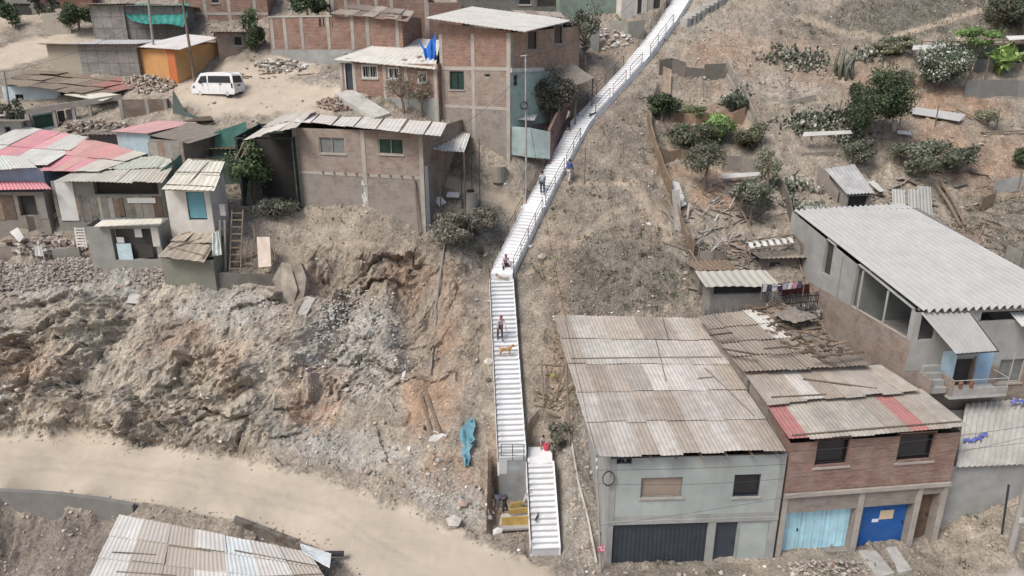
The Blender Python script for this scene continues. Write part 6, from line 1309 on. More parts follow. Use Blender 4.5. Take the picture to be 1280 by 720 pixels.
# ================================================ lower left: house below the road
Q = [Pz(108, 742, .7), Pz(424, 752, .9), Pz(392, 690, 1.25), Pz(158, 640, 1.5)]
Q = [Pz(96, 760, 1.0), Pz(440, 775, .9), Pz(382, 690, 1.3), Pz(150, 644, 1.5)]
o = thing('sunken_house', 'house below the road edge showing only its pale patched sheet roof', 'house', V3(-12, 26, -2))
patch_roof('roof', Q, 4, 7, M_white_r, o, [(1, 1, 1)], tintf=lambda i, j, r: (.92, 1.0, 1.04) if i == 4 and j > 0 else r.choice([(.85, .82, .79), (.75, .71, .67), (.92, .9, .88), (.66, .6, .54)]), pitch=.22, amp=.010, seed=71, jit=.06, bad=.05)
qs = [Q[0] + V3(.3, .2, 0), Q[1] + V3(-.5, .2, 0), Q[2] + V3(-.4, -.3, 0), Q[3] + V3(.4, -.4, 0)]; m = MB(); m.hexa([V3(q_[0], q_[1], -3.5) for q_ in qs], [q_ - V3(0, 0, .12) for q_ in qs]); m.link('wall', M_brickg, o)
battens('roof_pole', Q, [(.05, .55, .25, .58), (.3, .72, .5, .72), (.55, .38, 1.0, .62), (.62, .78, 1.0, .74), (.1, .35, .35, .37)], M_wood, o, .06, .14)
fence('kerb_wall', 'dark broken block edging along the road above the sunken house', [(295, 655), (318, 662), (340, 672), (372, 684), (385, 692)], .3, M_brickg, cat='edging', th=.25, tint=(.62, .58, .55), post=0, jag=.05)
pwall('kerb_wall', 'low dark retaining wall dropping below the road at the left edge', [(-60, 614, 652, 30.75), (0, 614, 652, 30.75), (60, 617, 652, 30.6), (120, 624, 650, 30.4), (165, 632, 650, 30.1)], M_plaster, cat='retaining wall', th=.25, tint=(.6, .57, .55))
board([Pz(375, 680, 1.45), Pz(414, 693, 1.25), Pz(412, 710, 1.3), Pz(404, 706, 1.35), Pz(378, 690, 1.55)], 'crumpled_sheet', 'white blue crumpled sheet at the corner of the sunken house roof', 'sheet', M_whitep, .04, (1.1, 1.2, 1.25))
m = MB(); m.tube([Pz(405, 692, 1.05), Pz(430, 692, .95)], .13, 8); tag(m.link('pipe', M_rail), 'short dark pipe at the road edge beside the crumpled sheet', 'pipe')

pwall('net_fence', 'sagging green net strip on the terrace below the dirt yard', [(262, 172, 196, 51.2), (285, 168, 190, 51.6), (312, 160, 186, 51.8)], M_net, cat='net', th=.04, tint=(1.4, 1.9, 1.7))
pwall('board_wall', 'grey board wall behind the striped roof, near the ruined house', [(112, 168, 184, 52.2), (150, 160, 180, 52.6)], M_woodg, tint=(.8, .78, .75), th=.06)
pwall('board_wall', 'whitish board wall at the far left edge below the shanty', [(-10, 150, 168, 54.0), (30, 148, 168, 54.2)], M_whitep, tint=(.8, .78, .74), th=.06)
board([PY(-20, 146, 54.2), PY(12, 144, 54.4), PY(14, 138, 55.6), PY(-18, 139, 55.6)], 'roof_sheet', 'small pale roof sheet at the far left edge below the shanty', 'sheet', M_white_r, .05, .9)
board([PY(80, 118, 56.4), PY(128, 126, 55.6), PY(150, 118, 56.6), PY(108, 113, 57.6)], 'cream_sheets', 'buckled cream sheets at the front corner of the wide brown roof', 'sheet', M_white_r, .05, (.95, .92, .8))

block('scrap_shack', 'little grey board shack squeezed behind the striped roof', (114, 188, 51.4), (150, 184, 51.8), 2.0, 168, M_woodg, cat='shack', roofmat=M_sheet, rt=(.8, .76, .7), tint=(.85, .82, .78), sink=1.5)
block('scrap_shack', 'small whitish shack at the far left, above the striped roof', (-14, 176, 52.6), (30, 172, 53.0), 2.0, 152, M_whitep, cat='shack', roofmat=M_sheet, rt=(.9, .88, .82), tint=(.75, .75, .74), wins=((6, 158, 14, 166),), sink=1.5)
block('net_shack', 'dark netting shack with a scrap roof between green screen and yard', (268, 205, 49.4), (302, 203, 49.6), 1.6, 186, M_net, cat='shack', roofmat=M_wood, rt=(.7, .68, .64), tint=(1.0, 1.1, 1.05), sink=1.5)
block('scrap_shack', 'low dark board shack behind the small white chair', (18, 318, 45.4), (62, 316, 45.5), 1.3, 301, M_woodg, cat='shack', roofmat=M_wood, rt=(.9, .86, .8), tint=(.8, .76, .7), sink=1)
block('scrap_shack', 'low scrap shack under the curved tile rack by the big house', (952, 341, 42.9), (996, 335, 43.1), 1.5, 321, M_woodg, cat='shack', roofmat=M_sheet, rt=(.8, .76, .7), tint=(.8, .75, .7), doors=((962, 328, 975, 340),), sink=1)
block('scrap_shack', 'tiny board hut under the garden tree below the pale ledge', (928, 262, 47.6), (958, 260, 47.8), 1.4, 246, M_woodg, cat='shack', roofmat=M_sheet, rt=(.75, .72, .66), tint=(.85, .8, .75), sink=1)
block('scrap_shack', 'low grey pen hut left of the hen shack roof', (874, 352, 41.2), (912, 349, 41.4), 1.2, 336, M_woodg, cat='shack', roofmat=M_wood, rt=(1.0, .95, .9), tint=(.9, .87, .82), sink=1)
# ================================================ trees, shrubs, cacti
M_leaf = leafmat('leaf', (1.12, 1.08, 1.05)); M_bark = plain('bark', (.22, .17, .13), .9, .3, 5, .2, .4)
def foliage(base, crown, R_, n, size, cols, clumps=9, low=.0, name='crown', parent=None, elong=1.0, hollow=.45):
    c = np.array(crown); R_ = np.array(R_, float)
    cc = rng.normal(0, 1, (clumps, 3)); cc /= np.linalg.norm(cc, axis=1, keepdims=True); cc *= rng.uniform(.35, .78, (clumps, 1)); cr = rng.uniform(.16, .48, clumps); tone = rng.uniform(.65, 1.35, clumps)
    k = rng.integers(0, clumps, n); d = rng.normal(0, 1, (n, 3)); d /= np.linalg.norm(d, axis=1, keepdims=True)
    rad = rng.uniform(hollow, 1.05, (n, 1)) * np.where(rng.uniform(0, 1, (n, 1)) < .16, rng.uniform(1, 1.7, (n, 1)), 1); p = (cc[k] + d * rad * cr[k][:, None]) * R_ + c
    a = rng.normal(0, 1, (n, 3)); a /= np.linalg.norm(a, axis=1, keepdims=True); nrm = d + a * .8; nrm /= np.linalg.norm(nrm, axis=1, keepdims=True)
    U = np.cross(nrm, a); U /= np.linalg.norm(U, axis=1, keepdims=True) + 1e-9; W = np.cross(nrm, U); s = rng.uniform(.5, 1.2, (n, 1)) * size
    col = np.array(cols)[rng.integers(0, len(cols), n)] * tone[k][:, None] * rng.uniform(.7, 1.3, (n, 1))
    return quads(name, p, U * s * .5, W * s * .8 * elong, col, M_leaf, parent), cc * R_ + c
GR = [(.055, .095, .04), (.075, .12, .05), (.045, .07, .035), (.10, .14, .06)]
GG = [(.10, .12, .085), (.14, .155, .11), (.075, .09, .06), (.19, .19, .14)]
OL = [(.10, .115, .055), (.14, .14, .075), (.07, .085, .045)]
LM = [(.14, .26, .05), (.20, .32, .07), (.10, .18, .05)]
def plant(name, label, cat, px, py, w, h, cols, n=900, size=.16, trunk=None, clumps=9, Y=None, group=None, lift=0, depth=None, elong=1.0, bare=0):
    """w, h in metres; foot at this place of the photograph"""
    w, h, n, size, clumps = w * 1.25, h * 1.12, int(n * 2.1), size * .82, int(clumps * 1.5); cols = [tuple(.72 * x * 1.25 + .28 * 1.35 * sum(c_) / 3 for x in c_) for c_ in cols]
    b = G(px, py) if Y is None else PY(px, py, Y); r = thing(name, label, cat, b, 0, group); th = h * .3 if trunk is None else trunk
    cr = b + V3(0, 0, th + (h - th) * .5 + lift); o, tips = foliage(b, cr, (w / 2, (depth or w) / 2, (h - th) / 2 + .05), n, size, cols, clumps, parent=r, elong=elong)
    m = MB(); top = b + V3(random.uniform(-.1, .1) * w, 0, th + (h - th) * .3)
    m.tube([b - V3(0, 0, .3), b + (top - b) * .5 + V3(random.uniform(-.08, .08), 0, 0), top], [.05 + h * .022, .04 + h * .017, .03 + h * .01], 7)
    for t in tips[:11 + bare]: mid = (top + t) / 2 + V3(random.uniform(-.1, .1), random.uniform(-.1, .1), -.05 * h); m.tube([top - V3(0, 0, .1), mid, t], [.03 + h * .008, .02 + h * .004, .012], 5)
    m.link('trunk', M_bark, r); return r
plant('garden_tree', 'big round dark green tree on the right hillside', 'tree', 1083, 186, 4.3, 5.6, GR, 6500, .17, .5, 18)
plant('green_shrub', 'bushy bright green tree in front of the dark shelter', 'tree', 318, 256, 3.3, 3.9, [(.12, .2, .07), (.17, .26, .1), (.09, .15, .06)], 2600, .2, .6, 10)
plant('green_shrub', 'tall dark green shrub beside the low brick house in the dirt yard', 'shrub', 322, 62, 1.9, 3.4, GR, 1600, .17, .2, 7, lift=-.55)
plant('green_shrub', 'round dark green shrub right of the tan yard wall, top left', 'shrub', 98, 34, 2.6, 2.4, GR, 1800, .18, .2, 8, Y=66.5, lift=-.55)
plant('green_shrub', 'dark conical shrub in the upper left corner', 'shrub', 14, 26, 1.9, 2.6, GR, 1300, .17, .2, 6, Y=68, lift=-.55)
plant('green_shrub', 'leafy shrub inside the brown fronted house patio', 'shrub', 56, 24, 2.2, 2.2, GG, 900, .2, .2, 6, Y=69)
plant('green_shrub', 'dark green treetop above the long brick enclosure', 'shrub', 385, 24, 3.2, 3.0, GR, 1800, .2, .3, 8, Y=67, lift=-.5)
plant('grey_tree', 'sparse grey green tree growing right behind the tall house', 'tree', 733, 92, 2.9, 4.6, GG, 1500, .16, 1.2, 9, bare=3)
plant('grey_shrub', 'tangled dark climbing shrub under the porch roof', 'shrub', 690, 150, 3.0, 3.4, [(.10, .10, .075), (.16, .15, .11), (.06, .065, .05)], 2200, .15, .3, 9, Y=54.5, bare=4)
plant('dry_shrub', 'bare thorny shrub beside the ramp of the white roofed house', 'shrub', 505, 143, 2.4, 2.8, [(.13, .13, .09), (.2, .17, .13), (.1, .12, .07)], 500, .12, .4, 7, bare=6)
plant('dry_shrub', 'tall thin dry plant at the front right of the white roofed house', 'shrub', 527, 147, 1.6, 3.0, [(.14, .15, .09), (.2, .18, .13)], 350, .13, .8, 6, bare=6)
plant('brush', 'grey brown brush heap hanging over the bank below the concrete water tank', 'shrub', 575, 302, 3.6, 1.8, [(.16, .155, .12), (.22, .20, .16), (.11, .11, .08)], 2600, .15, .0, 12, bare=8)
plant('brush', 'dry brush at the right end of the bank, touching the stairway', 'shrub', 608, 285, 2.0, 1.3, [(.2, .18, .14), (.26, .22, .17), (.14, .13, .1)], 900, .14, .0, 8, bare=8)
plant('garden_shrub', 'dark green shrub at the left edge of the terraced garden', 'shrub', 827, 152, 2.6, 2.1, GR, 1900, .16, .1, 8)
plant('garden_shrub', 'wide dark green shrub mass at the foot of the terraced garden', 'shrub', 868, 190, 4.0, 2.0, [(.06, .09, .04), (.10, .13, .06), (.16, .17, .11)], 3000, .16, .1, 12)
plant('garden_shrub', 'low olive shrub right of the lime green plants', 'shrub', 935, 186, 2.4, 2.0, OL, 1400, .15, .1, 8)
plant('banana_leaves', 'lime green grassy leaves in the middle of the terraced garden', 'plant', 897, 170, 2.4, 1.5, LM, 700, .26, .0, 7, elong=2.2)
plant('grass_tuft', 'pale green grass clump at the upper middle of the terraced garden', 'plant', 870, 145, 1.8, .8, [(.2, .25, .09), (.16, .2, .08)], 600, .16, .0, 6, elong=2)
plant('agave', 'spiky grey green plant at the right side of the terraced garden', 'plant', 920, 138, 1.8, 1.3, [(.12, .15, .1), (.09, .12, .08)], 500, .26, .0, 6, elong=2.4)
plant('young_tree', 'thin grey green tree at the foot of the terraced garden', 'tree', 880, 240, 3.0, 3.4, GG, 1100, .15, 1.3, 8, bare=3)
plant('young_tree', 'small dark tree below the long pale board ledge', 'tree', 937, 284, 2.4, 3.0, [(.08, .11, .07), (.12, .15, .09), (.16, .18, .12)], 1100, .15, .9, 8, bare=3)
plant('young_tree', 'slender pale tree right of the grey board wall', 'tree', 958, 246, 1.8, 3.2, [(.16, .18, .12), (.22, .24, .15)], 600, .14, 1.0, 7, bare=4)
plant('hill_shrub', 'large grey green shrub right of the dark tree, near the lying sheet', 'shrub', 1155, 222, 4.2, 2.7, [(.09, .12, .07), (.13, .155, .1), (.18, .19, .13)], 3200, .16, .2, 12)
plant('hill_shrub', 'pale grey shrub at the right end of the hillside shrubs', 'shrub', 1198, 218, 2.4, 2.0, GG, 1400, .15, .1, 8)
plant('hill_shrub', 'small round green shrub at the right frame edge', 'shrub', 1277, 212, 1.6, 1.4, GR, 800, .14, .1, 6)
plant('hill_shrub', 'grey green shrub behind the garden shed', 'shrub', 1072, 208, 2.6, 1.8, GG, 1300, .15, .1, 8)
plant('dark_tree', 'dark tree mass in the upper right corner', 'tree', 1278, 50, 5.0, 5.0, [(.06, .085, .05), (.09, .11, .065)], 4200, .2, .6, 14)
plant('dark_tree', 'thin dark tree left of the corner tree', 'tree', 1240, 48, 2.6, 3.6, [(.09, .105, .07), (.13, .14, .09)], 1000, .17, .8, 8, bare=4)
plant('flower_shrub', 'dense white flowered green shrub by the pergola', 'shrub', 1176, 112, 4.1, 3.4, [(.07, .12, .06), (.10, .16, .07), (.5, .5, .48), (.09, .13, .07)], 4200, .17, .1, 13)
plant('vine', 'bright green vine crown spilling over the pergola top', 'vine', 1213, 94, 3.2, 3.4, LM, 1700, .17, 2.0, 8, Y=60.8)
plant('cut_leaf_plant', 'bright banana like plant in a planter by the pergola', 'plant', 1251, 92, 1.7, 2.0, [(.22, .38, .06), (.3, .45, .1)], 90, .5, .2, 5, elong=2.6)
plant('low_brush', 'grey green brush along the stairs under the concrete house, by the fallen timber', 'shrub', 702, 560, 1.6, 1.3, GG, 500, .12, .0, 6, bare=6)
plant('hill_brush', 'olive brush strip right of the tall cacti, upper slope', 'shrub', 1100, 73, 3.4, 1.2, [(.2, .22, .12), (.15, .18, .1)], 1300, .16, .0, 9)
plant('hill_brush', 'olive green bush next to the upper footpath', 'shrub', 1122, 68, 2.6, 1.4, [(.19, .22, .12), (.13, .16, .09)], 1000, .16, .0, 8)
plant('hill_brush', 'sparse pale bush on the orange slope above the big tree', 'shrub', 1130, 108, 1.6, 1.2, [(.24, .24, .16), (.18, .19, .12)], 300, .14, .0, 6)
plant('hill_brush', 'pale olive bush before the orange slope right of the lying sheet', 'shrub', 1232, 160, 1.9, 1.4, [(.24, .25, .15), (.18, .2, .12)], 420, .14, .0, 6)
plant('street_plant', 'dark green weeds below the open shelter, left of the brick cliff house', 'shrub', 345, 268, 3.2, .9, GG, 1100, .14, .0, 10)
plant('window_plant', 'green potted bush beside the pale blue shanty wall', 'shrub', 22, 160, 1.8, 2.3, GG, 800, .17, .1, 6, Y=54.5)
# low garden weeds dotted over the slopes, one mass
x, y, z = scatter(16000, (scrub * .5 + green * .6 + .05 * (GX > 4)) * (1 - road) * (1 - plat) * nost); m_ = len(x); k = 14
X_ = np.repeat(x, k) + rng.normal(0, .16, m_ * k); Y_ = np.repeat(y, k) + rng.normal(0, .16, m_ * k); Z_ = np.repeat(z, k) + rng.uniform(0, .28, m_ * k)
a_ = rng.normal(0, 1, (m_ * k, 3)); a_ /= np.linalg.norm(a_, axis=1, keepdims=True); b_ = np.cross(a_, rng.normal(0, 1, (m_ * k, 3))); b_ /= np.linalg.norm(b_, axis=1, keepdims=True); s_ = rng.uniform(.03, .085, (m_ * k, 1))
tone = np.repeat(np.array([(.16, .17, .11), (.24, .22, .16), (.11, .12, .075), (.3, .27, .2)])[rng.integers(0, 4, m_)], k, 0) * rng.uniform(.6, 1.3, (m_ * k, 1))
quads('low_weeds', np.stack([X_, Y_, Z_], 1), a_ * s_, b_ * s_, tone, M_leaf, kind='stuff')
# prickly pear and column cacti
M_cac = plain('cactus_skin', (1, 1, 1), .7, .25, 6, 0, .2)
def pears(label, px, py, w, n, g='prickly pear stands', pale=1.0):
    b = G(px, py); o = MB()
    for i in range(int(n * 2.2)):
        x = b[0] + random.gauss(0, w / 3.3); y = b[1] + random.gauss(0, w / 8); z = H(x, y); c = V3(x, y, z); up = V3(random.uniform(-1.1, 1.1), random.uniform(-.8, .8), .8)
        for q in range(random.randint(2, 5)):
            r_ = random.uniform(.10, .19); c = c + up / np.linalg.norm(up) * r_ * .8; a = random.uniform(0, 3.14); t = random.uniform(.7, 1.3) * pale; o.tint = random.choice([(.12 * t, .135 * t, .095 * t), (.20 * t, .21 * t, .16 * t), (.40 * t, .39 * t, .33 * t), (.08 * t, .09 * t, .065 * t)])
            o.ell(c, (r_ * .75, .04, r_), 7, 5, np.array(Matrix.Rotation(a, 3, 'Z') @ Matrix.Rotation(random.uniform(-1.1, 1.1), 3, 'Y') @ Matrix.Rotation(random.uniform(-.8, .8), 3, 'X'))); c = c + up * r_ * .5; up = up + V3(random.uniform(-.7, .7), random.uniform(-.5, .5), 0)
    return tag(o.link('prickly_pear', M_cac, smooth=True), label, 'cactus', g)
pears('broad grey prickly pear stand left of the big dark tree', 1018, 160, 4.0, 90); pears('prickly pear touching the foot of the big dark tree', 1045, 150, 2.2, 30, pale=.8)
pears('long low prickly pear row on the stony terrace above', 998, 78, 4.6, 60); pears('small prickly pear clump at the upper right of the terraced garden', 918, 126, 1.8, 16)
pears('prickly pear behind the garden shed and big tree', 1060, 172, 2.2, 28); pears('scattered pale prickly pears on the slope left of the garden shed', 985, 235, 2.8, 36, pale=1.3); pears('prickly pear edging beside the slender pale tree', 1000, 262, 2.0, 22, pale=1.2)
pears('prickly pear line along the upper path bushes', 1085, 72, 2.6, 26)
cc = thing('column_cactus', 'clump of tall dark column cacti, upper right slope', 'cactus', G(1054, 95)); m = MB()
for k in range(9): p = G(1044 + k * 2.6, 92 + (k % 3) * 4); m.tube([p - V3(0, 0, .2), p + V3(random.uniform(-.1, .2), 0, .9), p + V3(random.uniform(-.2, .5), 0, random.uniform(1.5, 2.4))], [.13, .13, .08], 7); 
m.T = [(.15, .16, .12)] * len(m.F); m.link('stem', M_cac, cc, smooth=True)
# ================================================ van
M_car = plain('van_paint', (.82, .82, .82), .35, .04, 2, .05, 0, dirt=(.55, .49, .42), dirt_amt=.12); M_tyre = plain('tyre', (.03, .03, .03), .85, .2, 8, 0, .1); M_black = plain('black_trim', (.03, .03, .035), .6, .2, 5, 0, 0)
M_tail = plain('red_lens', (.4, .03, .03), .3, .1, 5, 0, 0)
def van():
    pf, pr = G(250, 119), G(287, 124.5)   # wheels: front left, rear left
    c = (pf + pr) / 2; rz = math.atan2(pf[1] - pr[1], pf[0] - pr[0]); z0 = max(pf[2], pr[2]) ; slope_ = 0
    root = thing('van', 'white passenger van with dark windows parked on the dirt yard', 'van', (c[0], c[1], (pf[2] + pr[2]) / 2), rz)
    R = rotz(rz); w = lambda x, y, z: np.array([c[0], c[1], (pf[2] + pr[2]) / 2 + .02]) + R @ np.array([x, y + -.85, z])  # x forward; near side is +y
    near = 1 if (R @ V3(0, 1, 0))[1] < 0 else -1
    w = lambda x, y, z: np.array([c[0], c[1], (pf[2] + pr[2]) / 2]) + R @ np.array([x, near * (y - .85), z])
    # profile (x, z) of the side
    lo = [(-2.25, .32), (-2.32, .62), (-2.28, 1.05), (-2.12, 1.80), (-1.95, 1.96), (-1.2, 2.02), (.5, 2.0), (1.35, 1.92), (2.0, 1.2), (2.42, 1.0), (2.52, .72), (2.48, .34)]
    prof = lo; m = MB(); n = len(prof)
    def yw(z): return .86 - max(0, z - 1.05) * .14
    ys_ = []
    for sgn in (1, -1):
        ys_.append([m.v(w(x, sgn * yw(z), z)) for x, z in prof])
    a, b = ys_; 
    m.f(a if near > 0 else a[::-1]); m.f(b[::-1] if near > 0 else b)
    for i in range(n): j = (i + 1) % n; m.f((a[i], b[i], b[j], a[j]) if near < 0 else (a[i], a[j], b[j], b[i]))
    body = m.link('body', M_car, root)
    bv = body.modifiers.new('bevel', 'BEVEL'); bv.width = .07; bv.segments = 3; bv.limit_method = 'ANGLE'
    def side(pts, nm, mat, sg, out=.012, parent=body):
        m = MB(); A = [m.v(w(x, sg * (yw(z) + out), z)) for x, z in pts]; B = [m.v(w(x, sg * (yw(z) - .03), z)) for x, z in pts]; m.f(A); m.f(B[::-1])
        for i in range(len(A)): j = (i + 1) % len(A); m.f((A[i], A[j], B[j], B[i]))
        return m.link(nm, mat, parent)
    for sg in (1, -1):
        side([(-2.0, 1.22), (.55, 1.22), (.55, 1.78), (-1.9, 1.78)], 'side_window', M_glass, sg); side([(.72, 1.22), (1.75, 1.22), (1.36, 1.74), (.72, 1.78)], 'front_window', M_glass, sg)
        side([(.6, .5), (.62, .5), (.62, 1.2), (.6, 1.2)], 'door_seam', M_black, sg, .006); side([(-.75, .5), (-.73, .5), (-.73, 1.2), (-.75, 1.2)], 'door_seam', M_black, sg, .006); side([(-.95, 1.08), (-.7, 1.08), (-.7, 1.13), (-.95, 1.13)], 'handle', M_black, sg, .02)
        side([(-2.2, .78), (-2.05, .78), (-2.03, 1.18), (-2.14, 1.18)], 'tail_light', M_black, sg, .03); side([(2.15, .74), (2.4, .74), (2.36, .9), (2.1, .94)], 'headlight', M_grglass, sg, .02)
        m = MB(); m.box(w(1.35, sg * .98, 1.2), (.1, .2, .16), rz); m.link('mirror', M_black, root)
    def rear(pts, nm, mat, out=.02):
        m = MB(); A = [m.v(w(x - out, y, z)) for x, y, z in pts]; B = [m.v(w(x + .05, y, z)) for x, y, z in pts]; m.f(A); m.f(B[::-1])
        for i in range(4): j = (i + 1) % 4; m.f((A[i], A[j], B[j], B[i]))
        m.link(nm, mat, body)
    rear([(-2.245, -.7, 1.22), (-2.245, .7, 1.22), (-2.125, .62, 1.78), (-2.125, -.62, 1.78)], 'rear_window', M_glass); rear([(-2.3, -.22, .95), (-2.3, .22, .95), (-2.29, .22, 1.06), (-2.29, -.22, 1.06)], 'number_plate', M_black)
    rear([(-2.34, -.8, .36), (-2.34, .8, .36), (-2.36, .8, .58), (-2.36, -.8, .58)], 'bumper', M_car, .05); rear([(-2.30, -.55, .34), (-2.30, .3, .34), (-2.33, .3, .44), (-2.33, -.55, .44)], 'tow_gap', M_black, .09)
    rear([(2.0, .68, 1.24), (2.0, -.68, 1.24), (1.38, -.6, 1.88), (1.38, .6, 1.88)], 'windscreen', M_glass, -.03)
    m = MB()
    for x in (-1.7, -.9, -.1, .6): m.bar(w(x, -.62, 2.06), w(x, .62, 2.06), .06, .04)
    m.link('roof_bars', M_car, body)
    for x in (1.62, -1.5):
        for sg in (1, -1):
            m = MB(); ce = w(x, sg * .74, .33); ax = R @ V3(0, 1, 0); m.tube([ce - ax * .11, ce + ax * .11], .34, 20); wl = m.link('wheel', M_tyre, root); o_ = ax * sg * near
            m = MB(); m.tube([ce + o_ * .112, ce + o_ * .125], .2, 14); m.link('rim', M_metal, wl)
van(); bpy.data.objects['van'].scale = (.8, .8, .9)
# ================================================ utility poles and cables
def pole(lab, base, top, r=.12, mat=None, arms=(), g='utility poles', box_=None, Y=None):
    b = G(*base) if Y is None else PY(*base, Y); t = PY(top[0], top[1], b[1]) ; t = b + (t - b); t[0] = b[0] + (t[0] - b[0]) * .25 if abs(t[0] - b[0]) > .6 else t[0]
    rt = thing('utility_pole', lab, 'utility pole', b, 0, g); m = MB(); m.tube([b - V3(0, 0, .6), b + (t - b) * .5, t], [r, r * .85, r * .7], 10); m.link('mast', mat or M_conc, rt)
    for h_, l_ in arms: p = b + (t - b) * h_; m = MB(); m.bar(p - V3(l_, .12, 0), p + V3(l_, -.12, 0), .08, .1); m.link('crossarm', M_wood, rt)
    m = MB()
    for h_ in (.96, .9): m.tube([b + (t - b) * h_ + V3(0, -.17, -.06), b + (t - b) * h_ + V3(0, -.17, .06)], .045, 8)
    m.link('insulator', M_whitep, rt)
    return b, t, rt
b1, t1, _ = pole('dark utility pole standing right beside the van', (244, 105), (225, -20), .12, M_wood, arms=((.97, .5),))
b2, t2, _ = pole('pale utility pole in front of the orange shack', (196, 95), (183, -20), .11, M_conc, arms=((.93, .4),))
b3, t3, r3_ = pole('slim utility pole with meter box beside the mint wall and stairway', (658, 252), (657, 68), .085, M_conc)
m = MB(); m.bar(t3 - V3(.35, .0, .1), t3 + V3(.1, 0, -.05), .07, .05); m.link('lamp_arm', M_whitep, r3_)
m = MB()
for k in range(3): m.tube([PY(655 + 4.5 * math.cos(a), 131 + k + 4.5 * math.sin(a), b3[1] - .15 - .03 * k) for a in np.linspace(0, 6.28, 15)], .022, 5)
tag(m.link('cable_coil', M_rail), 'coil of black cable hung on the slim pole beside the mint wall', 'cable')
b4, t4, _ = pole('short pale pole in front of the shanty at the left edge', (16, 160), (5, 90), .09, M_conc, Y=54.8)
b5, t5, r5 = pole('thick stained concrete pole at the lower right corner', (1264, 686), (1290, 520), .17, M_conc)
m = MB(); m.box(b5 + (t5 - b5) * .24 + V3(0, -.17, 0), (.22, .03, .3)); m.link('paper_notice', M_whitep, r5)
b6, t6, r6 = pole('slim grey post with a pink and white notice at the concrete house corner', (752, 716), (745, 566), .06, M_conc)
p = PY(752, 686, b6[1] - .09); m = MB(); m.box(p, (.36, .03, .34), 0.0); nb = m.link('notice', plain('pink_print', (.55, .12, .22), .8, .1, 3, 0, 0), r6)
for dx, dz, sx, sz in ((-.1, .1, .12, .08), (.08, -.06, .14, .06), (-.02, .02, .06, .2), (.11, .1, .07, .09)): m = MB(); m.box(p + V3(dx, -.018, dz), (sx, .01, sz)); m.link('print_mark', M_whitep, nb)
m = MB(); p0, p1 = G(1253, 668), PY(1261, 606, G(1253, 668)[1] + .1); m.tube([p0 - V3(0, 0, .3), p1], .05, 6); tag(m.link('iron_bar', M_rail), 'thin dark upright bar left of the thick concrete pole', 'bar')
m = MB(); p0 = PY(1262, 590, t5[1]); 
def cable(lab, a, b, sag=.5, r=.012):
    a = np.array(a); b = np.array(b); m = MB(); m.tube([a * (1 - t) + b * t - V3(0, 0, 4 * sag * t * (1 - t)) for t in np.linspace(0, 1, 17)], r, 4, False); tag(m.link('power_cable', M_rail), lab, 'cable', 'overhead cables')
cable('overhead cable between the two poles by the van and orange shack', t1 - V3(0, 0, .3), t2 - V3(0, 0, .3), .4)
cable('overhead cable running left from the pale pole out of the picture', t2 - V3(0, 0, .3), t2 + V3(-22, 3, .6), 1.0)
cable('cable running from the concrete corner post up to the slim pole', t6, t3 - V3(0, 0, 2.5), 1.2)
cable('cable from the concrete corner post crossing the front doors to the thick pole', t6 - V3(0, 0, .2), t5 + V3(0, 0, -.4), .5)
cable('lower cable slanting across the garage front', b6 + (t6 - b6) * .42 + V3(0, -.1, 0), V3(14, 26.6, 5.0), .1, .009)
cable('cable from the slim pole to the tall house corner', t3 - V3(0, 0, .2), hh.w(hh.W + .1, .1, 7.2), .3)
cable('second cable from the concrete corner post crossing the garage and red brick front', t6 - V3(0, 0, .9), t5 + V3(0, 0, -1.3), .35, .01)
cable('third, lowest cable crossing the red brick windows to the thick pole', t6 - V3(0, 0, 1.6), t5 + V3(0, 0, -.9), .9, .009)
cable('cable from the van pole to the long brick enclosure', t1 - V3(0, 0, .4), PY(345, 24, 62), .6)
cable('cable from the van pole down to the left, over the shanty', t1 - V3(0, 0, .8), t4, .8)
cable('cable from the slim pole up to the top row by the stairs', t3 - V3(0, 0, .2), PY(800, -6, 66), .8)
cable('cable from the slim pole down to the brick cliff house', t3 - V3(0, 0, 1), PY(540, 178, 46.5), .5)
# four rods around the concrete tank, tank and slabs
p = G(589, 262); tk = thing('water_tank', 'round concrete tank ring with an opening between thin rods, below the canopy', 'tank', p); m = MB(); m.tint = (.85, .82, .78); m.tube([p - V3(0, 0, .3), p + V3(0, 0, 1.15)], [.5, .46], 18); m.link('ring', M_conc, tk); m = MB(); m.tube([p + V3(0, 0, 1.15), p + V3(0, 0, 1.3)], .25, 14); m.link('lid', M_black, tk)
for k, (dx, dy) in enumerate(((-.62, -.1), (.05, .62), (.62, 0))): m = MB(); q_ = p + V3(dx, dy, 0); m.tube([q_ - V3(0, 0, .3), q_ + V3(0, 0, 4.2 + .3 * k)], .03, 5); tag(m.link('iron_rod', M_rail), ['left thin rod standing by the round concrete tank', 'middle thin rod behind the round concrete tank', 'right thin rod standing by the round concrete tank'][k], 'rod', 'rods around the tank')
p = G(623, 226); m = MB(); m.tint = (.9, .84, .76); m.tube([p - V3(0, 0, .2), p + V3(0, 0, .95)], [.48, .56], 16); tag(m.link('stone_ring', M_conc), 'second round pale tank on the bank beside the footpath', 'tank')
board([PY(541, 248, 47.9), PY(549, 258, 47.5), PY(558, 253, 47.6), PY(551, 245, 48)], 'white_slab', 'white slab standing tilted left of the round tank', 'slab', M_whitep, .07, 1.15)
board(gb([(558, 255), (574, 255), (575, 250), (560, 249)], .5), 'white_slab', 'white slab lying flat next to the tilted one', 'slab', M_whitep, .12, 1.15)
